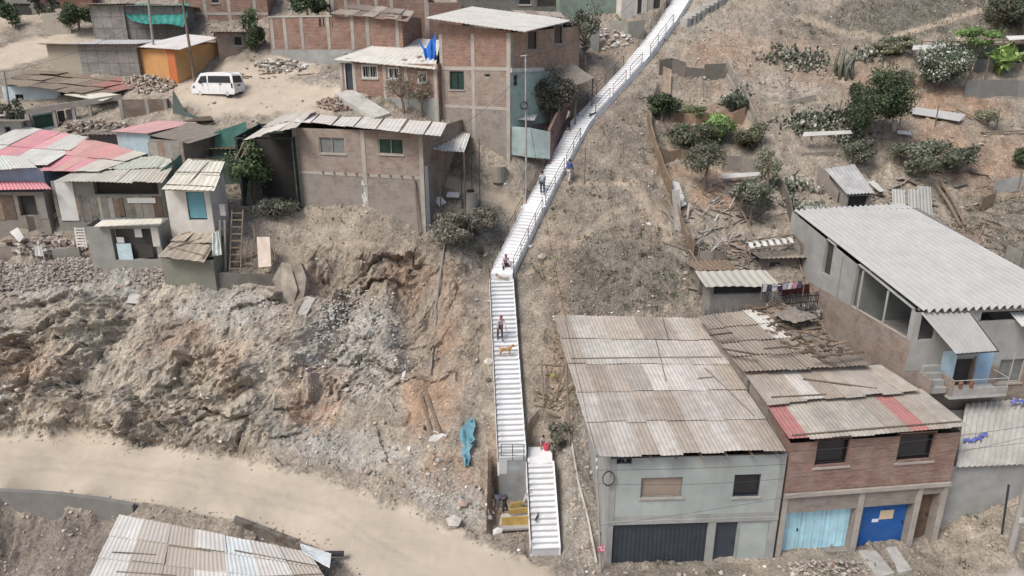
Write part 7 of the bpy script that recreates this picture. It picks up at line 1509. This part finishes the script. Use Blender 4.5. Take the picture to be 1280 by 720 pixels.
# ================================================ ladders, boards, chairs, planks on the left
def ladder(lab, p0, p1, w, n, mat, r=.035, tint=(1, 1, 1)):
    p0, p1 = np.array(p0), np.array(p1); s_ = V3(w / 2, 0, 0); rt = thing('ladder', lab, 'ladder', p0)
    for sg in (-1, 1): m = MB(); m.tint = tint; m.tube([p0 + s_ * sg, p1 + s_ * sg], r, 6); m.link('rail', mat, rt)
    m = MB(); m.tint = tint
    for k in range(n): q_ = p0 + (p1 - p0) * (k + .5) / n; m.bar(q_ - s_, q_ + s_, r * 1.4, r * 1.8)
    m.link('rungs', mat, rt)
ladder('brown wooden ladder standing right of the two grey posts', PY(294, 340, 43.2), PY(297, 262, 44.6), .72, 9, M_wood, .05)
ladder('short white ladder leaning at the left of the small shack', PY(103, 309, 43.9), PY(99, 284, 44.2), .6, 7, M_whitep, .04, (1.2, 1.2, 1.2))
board([PY(323, 334, 43.3), PY(339, 333, 43.3), PY(337, 296, 44.3), PY(321, 296, 44.3)], 'leaning_board', 'pale peach board leaning right of the brown ladder', 'board', M_whitep, .06, (1.0, .85, .74))
for k, (x0, y0, x1, y1) in enumerate(((306, 330, 312, 292), (314, 328, 319, 288), (344, 326, 342, 296), (319, 296, 316, 282))): m = MB(); m.tube([PY(x0, y0, 43.5), PY(x1, y1, 44.5)], .035, 5); tag(m.link('leaning_stick', M_wood), ['thin stick leaning just right of the ladder', 'thin stick leaning left of the peach board', 'thin stick leaning right of the peach board', 'short stick sticking up above the peach board'][k], 'stick', 'leaning sticks')
board([PY(12, 290, 44.8), PY(24, 303, 44.4), PY(30, 296, 44.6), PY(22, 284, 45.0)], 'tilted_sheet', 'dirty white tilted panel left of the small rubble terrace', 'panel', M_whitep, .05, .95)
ch = thing('plastic_chair', 'white plastic chair turned with its back to the viewer on the stone wall', 'chair', G(50, 322)); p = PY(50, 322, 44.2); m = MB(); m.sheet(p + V3(-.28, 0, .1), p + V3(.28, 0, .1), p + V3(.24, .05, .8), p + V3(-.24, .05, .8), .3, .02, 4, .03); m.link('backrest', M_whitep, ch); m = MB(); m.box(p + V3(0, .28, .35), (.55, .5, .04)); m.link('seat', M_whitep, ch)
for sx in (-.24, .24):
    for sy in (.03, .5): m = MB(); m.tube([p + V3(sx, sy, -.1), p + V3(sx, sy, .35)], .025, 5); m.link('leg', M_whitep, ch)
for k, (pts, z, lab, mt, tn) in enumerate((([(152, 384), (176, 384), (175, 371), (151, 371)], .12, 'pale square slab stuck on the cliff under the stone wall', M_pale, 1.1), ([(184, 386), (197, 386), (192, 375), (186, 376)], .1, 'small tan slab next to the pale square slab on the cliff', M_pale, .85), ([(372, 396), (383, 400), (395, 378), (384, 374)], .2, 'large tan slab tilted on the rubble slope', M_pale, 1.0), ([(413, 404), (419, 404), (416, 388), (411, 388)], .15, 'narrow pale board upright on the rubble slope', M_pale, 1.0), ([(501, 477), (505, 477), (508, 465), (504, 464)], .1, 'little pale stick board low on the slope, left of the long drain', M_whitep, 1.0), ([(534, 557), (558, 557), (558, 546), (540, 540)], .12, 'pale broken tray at the foot of the drain planks', M_pale, 1.1))):
    board(gb(pts, z), 'slab', lab, 'slab', mt, .08, tn)
board([PY(69, 394, 41.6), PY(71, 395, 41.6), PY(81, 385, 42), PY(79, 384, 42)], 'white_stick', 'thin white stick on the cliff at the left', 'stick', M_whitep, .05, 1.2)
# standing broken concrete slab split in two, on the cliff
for k, (pts, lab) in enumerate((([(340, 350, 42.6), (352, 372, 42.2), (366, 382, 42.0), (372, 362, 42.3), (363, 330, 43.2), (352, 328, 43.3)], 'left half of the tilted grey rock slab at the cliff top'), ([(369, 378, 42.1), (380, 370, 42.3), (383, 348, 42.9), (376, 328, 43.4), (366, 330, 43.3)], 'right half of the tilted grey rock slab at the cliff top'))):
    board([PY(*q_) for q_ in pts], 'rock_slab', lab, 'rock', plain('pale_rock', (.36, .315, .255), .95, .5, 1.6, .5, .8), .7, 1, 'split rock slab')
# long drain planks left of the stairs
for (x0, y0, x1, y1, lab) in ((556, 308, 543, 400, 'upper length of the thin pale pipe running down beside the stairway'), (546, 392, 538, 470, 'lower length of the thin pale pipe running down the slope')):
    m = MB(); pts = [G(x0 + (x1 - x0) * t, y0 + (y1 - y0) * t) + V3(0, 0, .12) for t in np.linspace(0, 1, 8)]; m.tint = (1.1,) * 3; m.tube(pts, .07, 6); tag(m.link('drain_pipe', M_woodg), lab, 'pipe', 'drain pipe lengths')
for (a, b_, lab) in (((526, 498), (540, 548), 'left one of two parallel boards at the foot of the drain'), ((533, 494), (550, 546), 'right one of two parallel boards at the foot of the drain')): m = MB(); m.bar(G(*a) + V3(0, 0, .15), G(*b_) + V3(0, 0, .15), .14, .05); tag(m.link('plank', M_wood), lab, 'plank', 'drain boards')
# teal tarp strip
m = MB(); rows = []; pa = [(585, 531), (582, 537), (576, 543), (575, 550), (578, 556), (579, 562), (577, 568), (576, 575), (578, 581), (581, 588)]; pb = [(594, 530), (595, 536), (594, 543), (590, 550), (592, 556), (588, 562), (589, 568), (586, 575), (587, 581), (585, 588)]
for (a, b_) in zip(pa, pb): A_, B_ = G(*a), G(*b_); rows.append([m.v(A_ * (1 - t) + B_ * t + V3(random.uniform(-.12, .12), random.uniform(-.1, .1), .12 + .26 * (k % 2) * random.uniform(.5, 1.3) + random.uniform(-.02, .08))) for k, t in enumerate(np.linspace(0, 1, 6))])
for r0_, r1_ in zip(rows[:-1], rows[1:]):
    for i in range(5): m.f((r0_[i], r0_[i + 1], r1_[i + 1], r1_[i]))
tag(m.link('torn_tarp', plain('aqua_tarp', (.14, .30, .36), .6, .4, 4, .2, .2), smooth=True), 'crumpled aqua tarp strip lying on the slope left of the stair base', 'tarpaulin')
# boulders, sacks
def rock(lab, px, py, r, tint=(.42, .38, .32), g='boulders', nm='boulder', cat='boulder', sq=.75):
    p = G(px, py); v = ICOV * (1 + rng.uniform(-.22, .22, (12, 1))) * [r, r * .8, r * sq] + p + [0, 0, r * .4]; o = link_np(nm, v, ICOF.reshape(-1), np.arange(20) * 3, np.full(20, 3), MATS['stone'], None, np.tile(tint, (20, 1)))
    return tag(o, lab, cat, g)
rock('large pale boulder at the road edge, left of the stair foot', 568, 656, .42, (.5, .47, .42)); rock('small boulder just right of the large pale one', 581, 650, .12); rock('reddish boulder upslope of the large pale one', 579, 634, .3, (.4, .3, .24)); rock('squarish boulder on the scree under the pale broken tray', 492, 580, .28, (.45, .38, .33)); rock('white boulder beside the stair flight on the left slope', 610, 457, .3, (.6, .56, .5)); rock('pointed pale boulder above the road edge', 460, 592, .25, (.46, .37, .3)); rock('dark boulder left of the long flight, low down', 611, 477, .2, (.14, .12, .1))
rock('white stone on the hillside between stairs and garden', 663, 311, .2, (.62, .6, .56)); rock('second white stone right of the upper flight', 812, 283, .25, (.6, .58, .54)); rock('pale stone by the dry scrub patch', 677, 326, .35, (.42, .4, .36))
rock('white sack beside the stair foot, nearest the road', 622, 668, .3, (.72, .7, .68), 'sacks', 'sack', 'sack', 1.0)
# low work wall with yellow forms in front of the stair base
wk = thing('wooden_formwork', 'yellow timber formwork around fresh concrete at the foot of the stair base', 'formwork', Pz(643, 655, .2)); M_yel = plain('yellow_timber', (.50, .34, .10), .8, .25, 3, .25, .2, dirt_amt=.3)
for a, b_, zz, hh_ in (((627, 652), (664, 650), .75, .5), ((636, 640), (660, 637), 1.05, .3), ((638, 632), (656, 629), 1.25, .25)): m = MB(); P0_, P1_ = Pz(*a, zz), Pz(*b_, zz); m.bar(P0_, P1_, .06, hh_); m.link('board', M_yel, wk)
m = MB(); q4 = [Pz(624, 655, .62), Pz(665, 653, .62), Pz(664, 640, .75), Pz(627, 642, .75)]; m.hexa([q_ - V3(0, 0, .9) for q_ in q4], q4); m.link('slab', M_pale, wk)
m = MB(); m.bar(Pz(625, 661, .45), Pz(665, 658, .45), .3, .12); m.link('step', M_conc, wk)
# brick pile and debris by the white roofed house
def heap(name, lab, cat, cx, cy, rx, ry, n, size, mat, tints, lift=.1):
    m = MB()
    for k in range(n):
        a, rr_ = random.uniform(0, 6.28), math.sqrt(random.uniform(0, 1)); p = G(cx + rx * rr_ * math.cos(a), cy + ry * rr_ * math.sin(a)); m.tint = random.choice(tints); Rm = np.array(Matrix.Rotation(random.uniform(0, 6), 3, 'Z') @ Matrix.Rotation(random.uniform(-.6, .6), 3, 'X')); m.box(p + V3(0, 0, lift + (1 - rr_) * .5 * random.random()), size * np.array([1, .5, .4]) * random.uniform(.6, 1.3), Rm)
    return m.link(name, mat, kind='stuff')
heap('brick_heap', '', '', 425, 132, 30, 8, 260, .26, M_cloth, [(.33, .22, .18), (.42, .34, .28), (.28, .2, .17), (.5, .45, .4)])
heap('debris', '', '', 350, 84, 34, 8, 90, .3, M_cloth, [(.5, .46, .4), (.36, .32, .27), (.7, .68, .64)])
heap('debris', '', '', 120, 160, 40, 6, 120, .3, M_cloth, [(.38, .34, .3), (.3, .26, .22), (.5, .47, .43), (.34, .25, .19)])
heap('debris', '', '', 115, 270, 50, 6, 160, .4, M_cloth, [(.4, .34, .3), (.3, .26, .23), (.55, .5, .45), (.4, .28, .2)])
heap('debris', '', '', 1010, 392, 20, 6, 50, .4, M_cloth, [(.3, .28, .26), (.2, .18, .17), (.6, .6, .6)])
heap('debris', '', '', 185, 106, 34, 12, 260, .28, M_cloth, [(.45, .38, .31), (.4, .3, .22), (.6, .57, .52)])
heap('debris', '', '', 445, 405, 55, 45, 500, .15, M_cloth, [(.46, .44, .40), (.56, .54, .50), (.40, .36, .31)], .05)
heap('debris', '', '', 760, 50, 30, 14, 60, .35, M_cloth, [(.6, .56, .5), (.4, .34, .28), (.7, .68, .64)], .05)
heap('debris', '', '', 60, 312, 50, 10, 150, .4, M_cloth, [(.45, .38, .32), (.34, .28, .24), (.6, .56, .5)])
# dry stone retaining wall at the cliff top
x, y = [], []; PP = []
for k in range(2600):
    u = random.uniform(-20, 212); v = random.random(); top_ = 326 + 4 * math.sin(u * .05); foot = 362; py = top_ + (foot - top_) * v; PP.append(PY(u, py, 44.2 - 1.0 * v + random.uniform(-.05, .05)))
PP = np.array(PP); g = rng.uniform(.6, 1.25, (len(PP), 1)); stones('dry_stone_wall', PP, rng.uniform(.09, .2, len(PP)), g * np.array([[.36, .32, .28]]), MATS['stone']); o = bpy.data.objects['dry_stone_wall']; tag(o, 'rough dry stone retaining wall along the left cliff top', 'stone wall')
# timber scraps between the stairs and the concrete house
for k, (a, b_, za, zb_, lab) in enumerate((((672, 479), (706, 478), 1.2, 1.0, 'horizontal dark pole of the scrap frame beside the concrete house'), ((676, 476), (680, 508), 1.2, .1, 'left leg of the scrap frame beside the concrete house'), ((694, 505), (708, 470), .1, 1.3, 'slanting pale pole leaning on the concrete house side'), ((706, 465), (712, 560), 1.8, .1, 'long thin pole lying along the concrete house side'))):
    m = MB(); m.tube([G(*a) + V3(0, 0, za), G(*b_) + V3(0, 0, zb_)], .06, 6); tag(m.link('scrap_pole', M_wood), lab, 'pole', 'scrap frame poles')
m = MB(); p = G(692, 484); m.ell(p + V3(0, 0, .7), (.14, .14, .15), 10, 7); m.T = [(.26, .28, .08)] * len(m.F); tag(m.link('yellow_bag', M_cloth), 'small yellow green bag on the scrap frame', 'bag')
m = MB(); m.tube([G(713, 545) + V3(0, 0, .05), G(722, 600) + V3(0, 0, .05), G(735, 650) + V3(0, 0, .05), G(746, 705) + V3(0, 0, .05)], .06, 6); tag(m.link('ground_pipe', M_pale), 'thin pale pipe running down the gap beside the concrete house', 'pipe')
# ramps in front of the blue doors
for k, (q_, lab) in enumerate(((((1073, 688), (1093, 686), (1118, 716), (1096, 722)), 'left concrete ramp strip before the cobalt door'), (((1107, 684), (1120, 683), (1140, 712), (1124, 716)), 'right narrow concrete ramp strip before the cobalt door'))):
    P_ = [Pz(*c_, .16) for c_ in q_]; board([P_[3], P_[2], P_[1], P_[0]], 'ramp', lab, 'ramp', M_pale, .3, 1, 'ramp strips')
heap('street_rubble', '', '', 1040, 712, 70, 10, 200, .14, M_cloth, [(.42, .37, .32), (.33, .28, .24), (.5, .46, .4)], .02)
# fence posts and wires on hillside
for k, (a, h_, lab) in enumerate((((730, 232), 2.6, 'thin pale post right of the stairway, upslope of the blue shirted person'), ((1048, 150), 1.5, 'thin stake beside the big dark tree'), ((1168, 160), 1.7, 'thin stake behind the lying grey sheet'), ((1244, 165), 1.8, 'thin stake on the orange slope, right'), ((1124, 158), 1.6, 'thin stake right of the big dark tree'))):
    p = G(*a); m = MB(); m.tube([p - V3(0, 0, .2), p + V3(.02, 0, h_)], .045, 6); tag(m.link('stake', M_wood), lab, 'stake', 'thin stakes')
m = MB(); p0, p1 = G(909, 240), G(941, 300); m.tube([p0 + V3(0, 0, .4), (p0 + p1) / 2 + V3(0, 0, .5), p1 + V3(0, 0, .3)], .06, 6); tag(m.link('rail_pole', M_wood), 'long curved pole slanting between the small garden trees', 'pole')
# bucket and child's things on the lower landing
p = ST['a2'] + V3(.35, -.2, 0); m = MB(); m.tint = (.6, .08, .12); m.tube([p, p + V3(0, 0, .3)], [.14, .17], 12); tag(m.link('bucket', M_cloth), 'red bucket on the small lower landing', 'bucket')
# ================================================ people and dogs
def skin_mesh(name, verts, edges, radii, mat, parent, tint, sub=2, root=0):
    me = bpy.data.meshes.new(name); me.from_pydata([tuple(map(float, v)) for v in verts], edges, []); o = bpy.data.objects.new(name, me); COL.objects.link(o)
    md = o.modifiers.new('k', 'SKIN'); sv = me.skin_vertices[0].data
    for i, r in enumerate(radii): r = r if hasattr(r, '__len__') else (r, r); sv[i].radius = r; sv[i].use_root = (i == root)
    md.use_smooth_shade = True; s = o.modifiers.new('s', 'SUBSURF'); s.levels = s.render_levels = sub
    bpy.context.view_layer.update(); dg = bpy.context.evaluated_depsgraph_get(); m2 = bpy.data.meshes.new_from_object(o.evaluated_get(dg)); bpy.data.objects.remove(o); o = bpy.data.objects.new(name, m2); COL.objects.link(o)
    a = m2.attributes.get('tint') or m2.attributes.new('tint', 'FLOAT_COLOR', 'FACE'); c = np.ones((len(m2.polygons), 4), np.float32); c[:, :3] = tint; a.data.foreach_set('color', c.ravel()); m2.materials.clear(); m2.materials.append(mat)
    if parent is not None: o.parent = parent
    return o
M_skin = plain('skin', (.30, .17, .11), .6, .05, 4, 0, 0)
def person(label, at, rz, h=1.66, lean=0, squat=0, sit=False, arms=((-.1, -.25), (-.1, -.25)), stride=.12, top=(.5, .5, .5), legs=(.05, .05, .06), hair=(.02, .015, .012), cap=None, short=False, twist=0):
    """local frame faces -y; joints laid out for the pose, then skinned"""
    s = h / 1.7; root = thing('person', label, 'person', at, rz, 'people on the stairway')
    hipz = .92 * s if not (sit or squat) else (.5 if sit else .35) * s
    hip = V3(0, 0, hipz); L = math.radians(lean); up = V3(0, -math.sin(L), math.cos(L)); rt_ = V3(1, 0, 0)
    chest = hip + up * .42 * s; neck = hip + up * .54 * s; head = neck + (up * .8 + V3(0, -.1, .2)) * .13 * s; crown = head + up * .1 * s
    V, E, Rr = [], [], []
    def a(p, r, par=None):
        V.append(np.array(p, float)); Rr.append(r)
        if par is not None: E.append((par, len(V) - 1))
        return len(V) - 1
    b0 = a(hip, (.135 * s, .105 * s)); b1 = a(hip + up * .22 * s, (.125 * s, .10 * s), b0); b2 = a(chest, (.15 * s, .105 * s), b1); b3 = a(neck, .055 * s, b2); b4 = a(head, .082 * s, b3); b5 = a(crown, .07 * s, b4)
    J = {}
    for sg in (1, -1):
        sh = a(chest + rt_ * sg * .17 * s + up * .05 * s, .055 * s, b2); fwd, dn = arms[0 if sg > 0 else 1]
        el = V[sh] + V3(sg * .05, fwd * .6, -.27 if dn < 0 else .05) * s; wr = el + V3(-sg * .02, fwd * 1.1, dn) * s
        e_ = a(el, .042 * s, sh); w_ = a(wr, .03 * s, e_); d_ = (wr - el) / (np.linalg.norm(wr - el) + 1e-6)
        hd = a(wr + d_ * .07 * s, (.038 * s, .02 * s), w_)
        for q in range(4): a(wr + d_ * (.15 - .012 * abs(q - 1.4)) * s + V3((q - 1.5) * .018, -.02, 0) * s, .009 * s, hd)
        a(wr + d_ * .09 * s + V3(-sg * .05, -.02, 0) * s, .01 * s, hd)
        J[sg] = (V[sh], el, wr)
    K = {}
    for sg in (1, -1):
        hj = a(hip + rt_ * sg * .095 * s - V3(0, 0, .04 * s), .092 * s, b0)
        if sit: kn = V[hj] + V3(sg * .03, -.4, .02) * s; an = kn + V3(0, -.05, -.42) * s
        elif squat: kn = V[hj] + V3(sg * .08, -.36, .12) * s; an = kn + V3(0, .2, -.42) * s
        else: kn = V[hj] + V3(0, -stride * (sg) * .6 - .02, -.43) * s; an = V3(V[hj][0], -stride * sg + .02, .08) if True else 0
        if not (sit or squat): an = V3(V[hj][0], -stride * sg + .03, .075 * s)
        k_ = a(kn, .06 * s, hj); a_ = a(an, .038 * s, k_); a(an + V3(0, -.16 * s, -.04 * s), (.036 * s, .026 * s), a_); K[sg] = (V[hj], kn, an)
    skin_mesh('body', V, E, Rr, M_skin, root, (1, 1, 1), 2)
    # clothes
    def cloth(nm, Vs, Es, Rs, tint): return skin_mesh(nm, Vs, Es, Rs, M_cloth, root, tint, 1)
    v = [hip + up * .0, hip + up * .22 * s, chest, neck - up * .03 * s]; e = [(0, 1), (1, 2), (2, 3)]; r = [(.155 * s, .125 * s), (.145 * s, .12 * s), (.17 * s, .125 * s), .075 * s]
    for sg in (1, -1):
        sh, el, wr = J[sg]; v += [sh, el, wr * .8 + el * .2] if not short else [sh, el * .8 + sh * .2]; n = len(v)
        if short: e += [(2, n - 2), (n - 2, n - 1)]; r += [.072 * s, .06 * s]
        else: e += [(2, n - 3), (n - 3, n - 2), (n - 2, n - 1)]; r += [.072 * s, .056 * s, .046 * s]
    cloth('shirt', v, e, r, top)
    v = [hip + up * .03 * s]; e = []; r = [(.15 * s, .125 * s)]
    for sg in (1, -1): hj, kn, an = K[sg]; v += [hj, kn, an * .93 + kn * .07]; n = len(v); e += [(0, n - 3), (n - 3, n - 2), (n - 2, n - 1)]; r += [.108 * s, .078 * s, .058 * s]
    cloth('trousers', v, e, r, legs)
    m = MB(); m.tint = (.04, .04, .045)
    for sg in (1, -1): an = K[sg][2]; m.ell(an + V3(0, -.07, -.045) * s, V3(.05, .14, .045) * s, 8, 5)
    sh_ = m.link('shoes', M_cloth, None, True); sh_.parent = root; sh_.location = (0, 0, 0)
    me = sh_.data; org = np.array([0., 0, 0])
    # undo the origin shift made for free meshes
    allv = np.array([[*vv] for vv in m.V]); o_ = np.array([allv[:, 0].mean(), allv[:, 1].mean(), allv[:, 2].min()]); sh_.location = o_
    def local(mb, nm, mat, smooth=True):
        o = mb.link(nm, mat, None, smooth); al = np.array(mb.V); o.parent = root; o.location = (al[:, 0].mean(), al[:, 1].mean(), al[:, 2].min()); return o
    m = MB(); m.tint = cap or hair; hc = head + up * .055 * s + V3(0, .018, 0); m.ell(hc, V3(.1, .108, .088) * s, 12, 8); local(m, 'cap' if cap else 'hair', M_cloth)
    if cap: m = MB(); m.tint = cap; m.ell(hc + V3(0, -.11 * s, -.0), V3(.07, .08, .012) * s, 10, 5); local(m, 'brim', M_cloth)
    m = MB(); m.ell(head + V3(0, -.088, .0) * s, V3(.014, .022, .02) * s, 6, 5); local(m, 'nose', M_skin)
    m = MB(); m.tint = (.02, .02, .02)
    for sg in (1, -1): m.ell(head + V3(sg * .032, -.078, .025) * s, V3(.011, .008, .008) * s, 6, 5)
    local(m, 'eyes', M_cloth); return root
def on(P, Q, t, o=0):
    d = Q - P; L = math.hypot(d[0], d[1]); s_ = np.array([-d[1] / L, d[0] / L, 0]) * o; return P + d * t + s_
def stair_at(P, Q, px_py):
    best = None
    for t in np.linspace(0, 1, 200):
        p = P + (Q - P) * t; x, y = proj(p[0], p[1], p[2]); 
        if best is None or abs(y - px_py[1]) < best[0]: best = (abs(y - px_py[1]), p, x)
    p = best[1].copy(); dep = p[1] * cp - (p[2] - CH) * sp; p[0] += (px_py[0] - best[2]) * dep / F; return p
up3 = V3(0, 0, .16)
person('person in a white top and dark trousers halfway up the long flight', stair_at(ST['m0'], ST['m1'], (625, 428)) + up3, .4, top=(.62, .5, .5), legs=(.10, .10, .12), cap=(.25, .05, .06), lean=18, stride=.16, arms=((-.2, -.2), (-.05, -.25)))
person('person in pink top crouching on the landing above the long flight', stair_at(ST['l1'], ST['l1'] + V3(0, .5, 0), (631, 336)) + V3(0, 0, .02), .3, top=(.6, .42, .46), legs=(.05, .05, .055), cap=(.32, .06, .08), squat=1, lean=25, arms=((-.25, -.15), (-.25, -.15)))
person('person in pale blue shirt on the upper flight near the slim pole', stair_at(UP[0], UP[1], (679, 252)) * 0 + stair_at(UP[2], UP[3], (678, 246)) + up3, 3.3, top=(.42, .54, .58), legs=(.06, .09, .13), lean=10, stride=.14)
person('person in a dark blue shirt and white trousers on the earth right of the railing', G(711, 229), 2.6, top=(.05, .09, .25), legs=(.55, .52, .48), lean=8, stride=.14, arms=((-.35, .1), (-.1, -.25)))
person('person in white top and black trousers beside the brick wall', stair_at(UP[2], UP[3], (711, 165)) + V3(0, 0, .16), -1.6, top=(.58, .54, .52), legs=(.03, .03, .035), lean=6, h=1.62, stride=.08)
person('person in a dark jacket bending over the yellow formwork', Pz(631, 640, .7), -1.2, top=(.09, .09, .13), legs=(.05, .05, .06), lean=75, stride=.15, arms=((-.05, -.25), (-.05, -.25)))
person('person in a white cap and grey top crouching beside the yellow formwork', Pz(655, 636, .95), 1.7, top=(.42, .40, .40), legs=(.2, .18, .16), cap=(.75, .74, .72), squat=1, lean=20)
person('child in a grey top sitting at the back of the small lower landing', ST['a2'] + V3(.15, .05, .06), .2, h=1.2, top=(.45, .43, .42), legs=(.5, .08, .13), squat=1, lean=15)
def dog(label, at, rz, s=1.0, col=(.45, .24, .10), lying=False):
    R = rotz(rz); hgt = .46 * s if not lying else .14 * s; P = lambda x, y, z: np.array(at) + R @ V3(x, y, z) * 1.0
    root = thing('dog', label, 'dog', at, rz, 'dogs on the steps')
    v = [V3(.0, 0, hgt), V3(.22, 0, hgt + .03), V3(-.24, 0, hgt + .02), V3(.36, 0, hgt + .14), V3(.44, 0, hgt + .2), V3(.58, 0, hgt + .15), V3(-.36, 0, hgt + .08), V3(-.52, 0, hgt + .22)]
    e = [(0, 1), (0, 2), (1, 3), (3, 4), (4, 5), (2, 6), (6, 7)]; r = [.085, .105, .09, .06, .065, .03, .025, .015]
    for x, k in ((.24, 1), (-.26, 2)):
        for sg in (1, -1):
            n = len(v)
            if lying: v += [V3(x + .05, sg * .12, hgt - .04), V3(x + .2, sg * .14, .04), V3(x + .32, sg * .14, .03)]
            elif k == 1: v += [V3(x, sg * .075, hgt - .12), V3(x - .03, sg * .075, .2), V3(x, sg * .075, .03)]
            else: v += [V3(x + .05, sg * .08, hgt - .12), V3(x - .08, sg * .08, .2), V3(x - .04, sg * .08, .03)]
            e += [(k, n), (n, n + 1), (n + 1, n + 2)]; r += [.055, .032, .026]
    v += [V3(.43, .05, hgt + .29), V3(.43, -.05, hgt + .29)]; e += [(4, len(v) - 2), (4, len(v) - 1)]; r += [.018, .018]
    return skin_mesh('body', [q * s if not lying else q for q in v], e, [q * s for q in r], M_cloth, root, col, 2)
dog('orange brown dog standing across the long flight', stair_at(ST['m0'], ST['m1'], (632, 449)) + V3(0, 0, .17), .1, 1.0)
dog('small tan dog lying on the steps below the crouching person', stair_at(ST['m0'], ST['m1'], (629, 352)) + V3(0, 0, .15), 3.0, .8, (.4, .33, .27), True)
dog('black and white puppy on the lower flight', stair_at(ST['a0'], ST['a1'], (672, 654)) + V3(-.05, 0, .17), 1.2, .55, (.06, .05, .05))
dog('black dog sitting at the railing beside the upper flight bend', UP[4] + V3(.45, -.4, .0), .5, .7, (.03, .03, .03))
# ------------------------------------------------ daylight, thin overcast
w = bpy.data.worlds.new('World'); SC.world = w; w.use_nodes = True; t = w.node_tree
sky = t.nodes.new('ShaderNodeTexSky'); sky.sky_type = 'NISHITA'; sky.sun_disc = False
EL, AZ = math.radians(52), math.radians(228)
sky.sun_elevation = EL; sky.sun_rotation = AZ; sky.air_density = 1.0; sky.dust_density = 3.5; sky.ozone_density = .6
bg = t.nodes['Background']; bg.inputs[1].default_value = .12; t.links.new(sky.outputs[0], bg.inputs[0])
sd = bpy.data.lights.new('sun', 'SUN'); sd.energy = 2.2; sd.angle = math.radians(24); sd.color = (1, .975, .94)
so = bpy.data.objects.new('sun', sd); COL.objects.link(so)
dirv = Vector((math.sin(AZ) * math.cos(EL), math.cos(AZ) * math.cos(EL), math.sin(EL)))
so.rotation_euler = dirv.to_track_quat('Z', 'Y').to_euler()
vs = SC.view_settings; vs.view_transform = 'Standard'; vs.look = 'None'; vs.gamma = 1; vs.use_curve_mapping = False; vs.exposure = .25
SC.render.film_transparent = False
SC.cycles.max_bounces = 5; SC.cycles.diffuse_bounces = 3
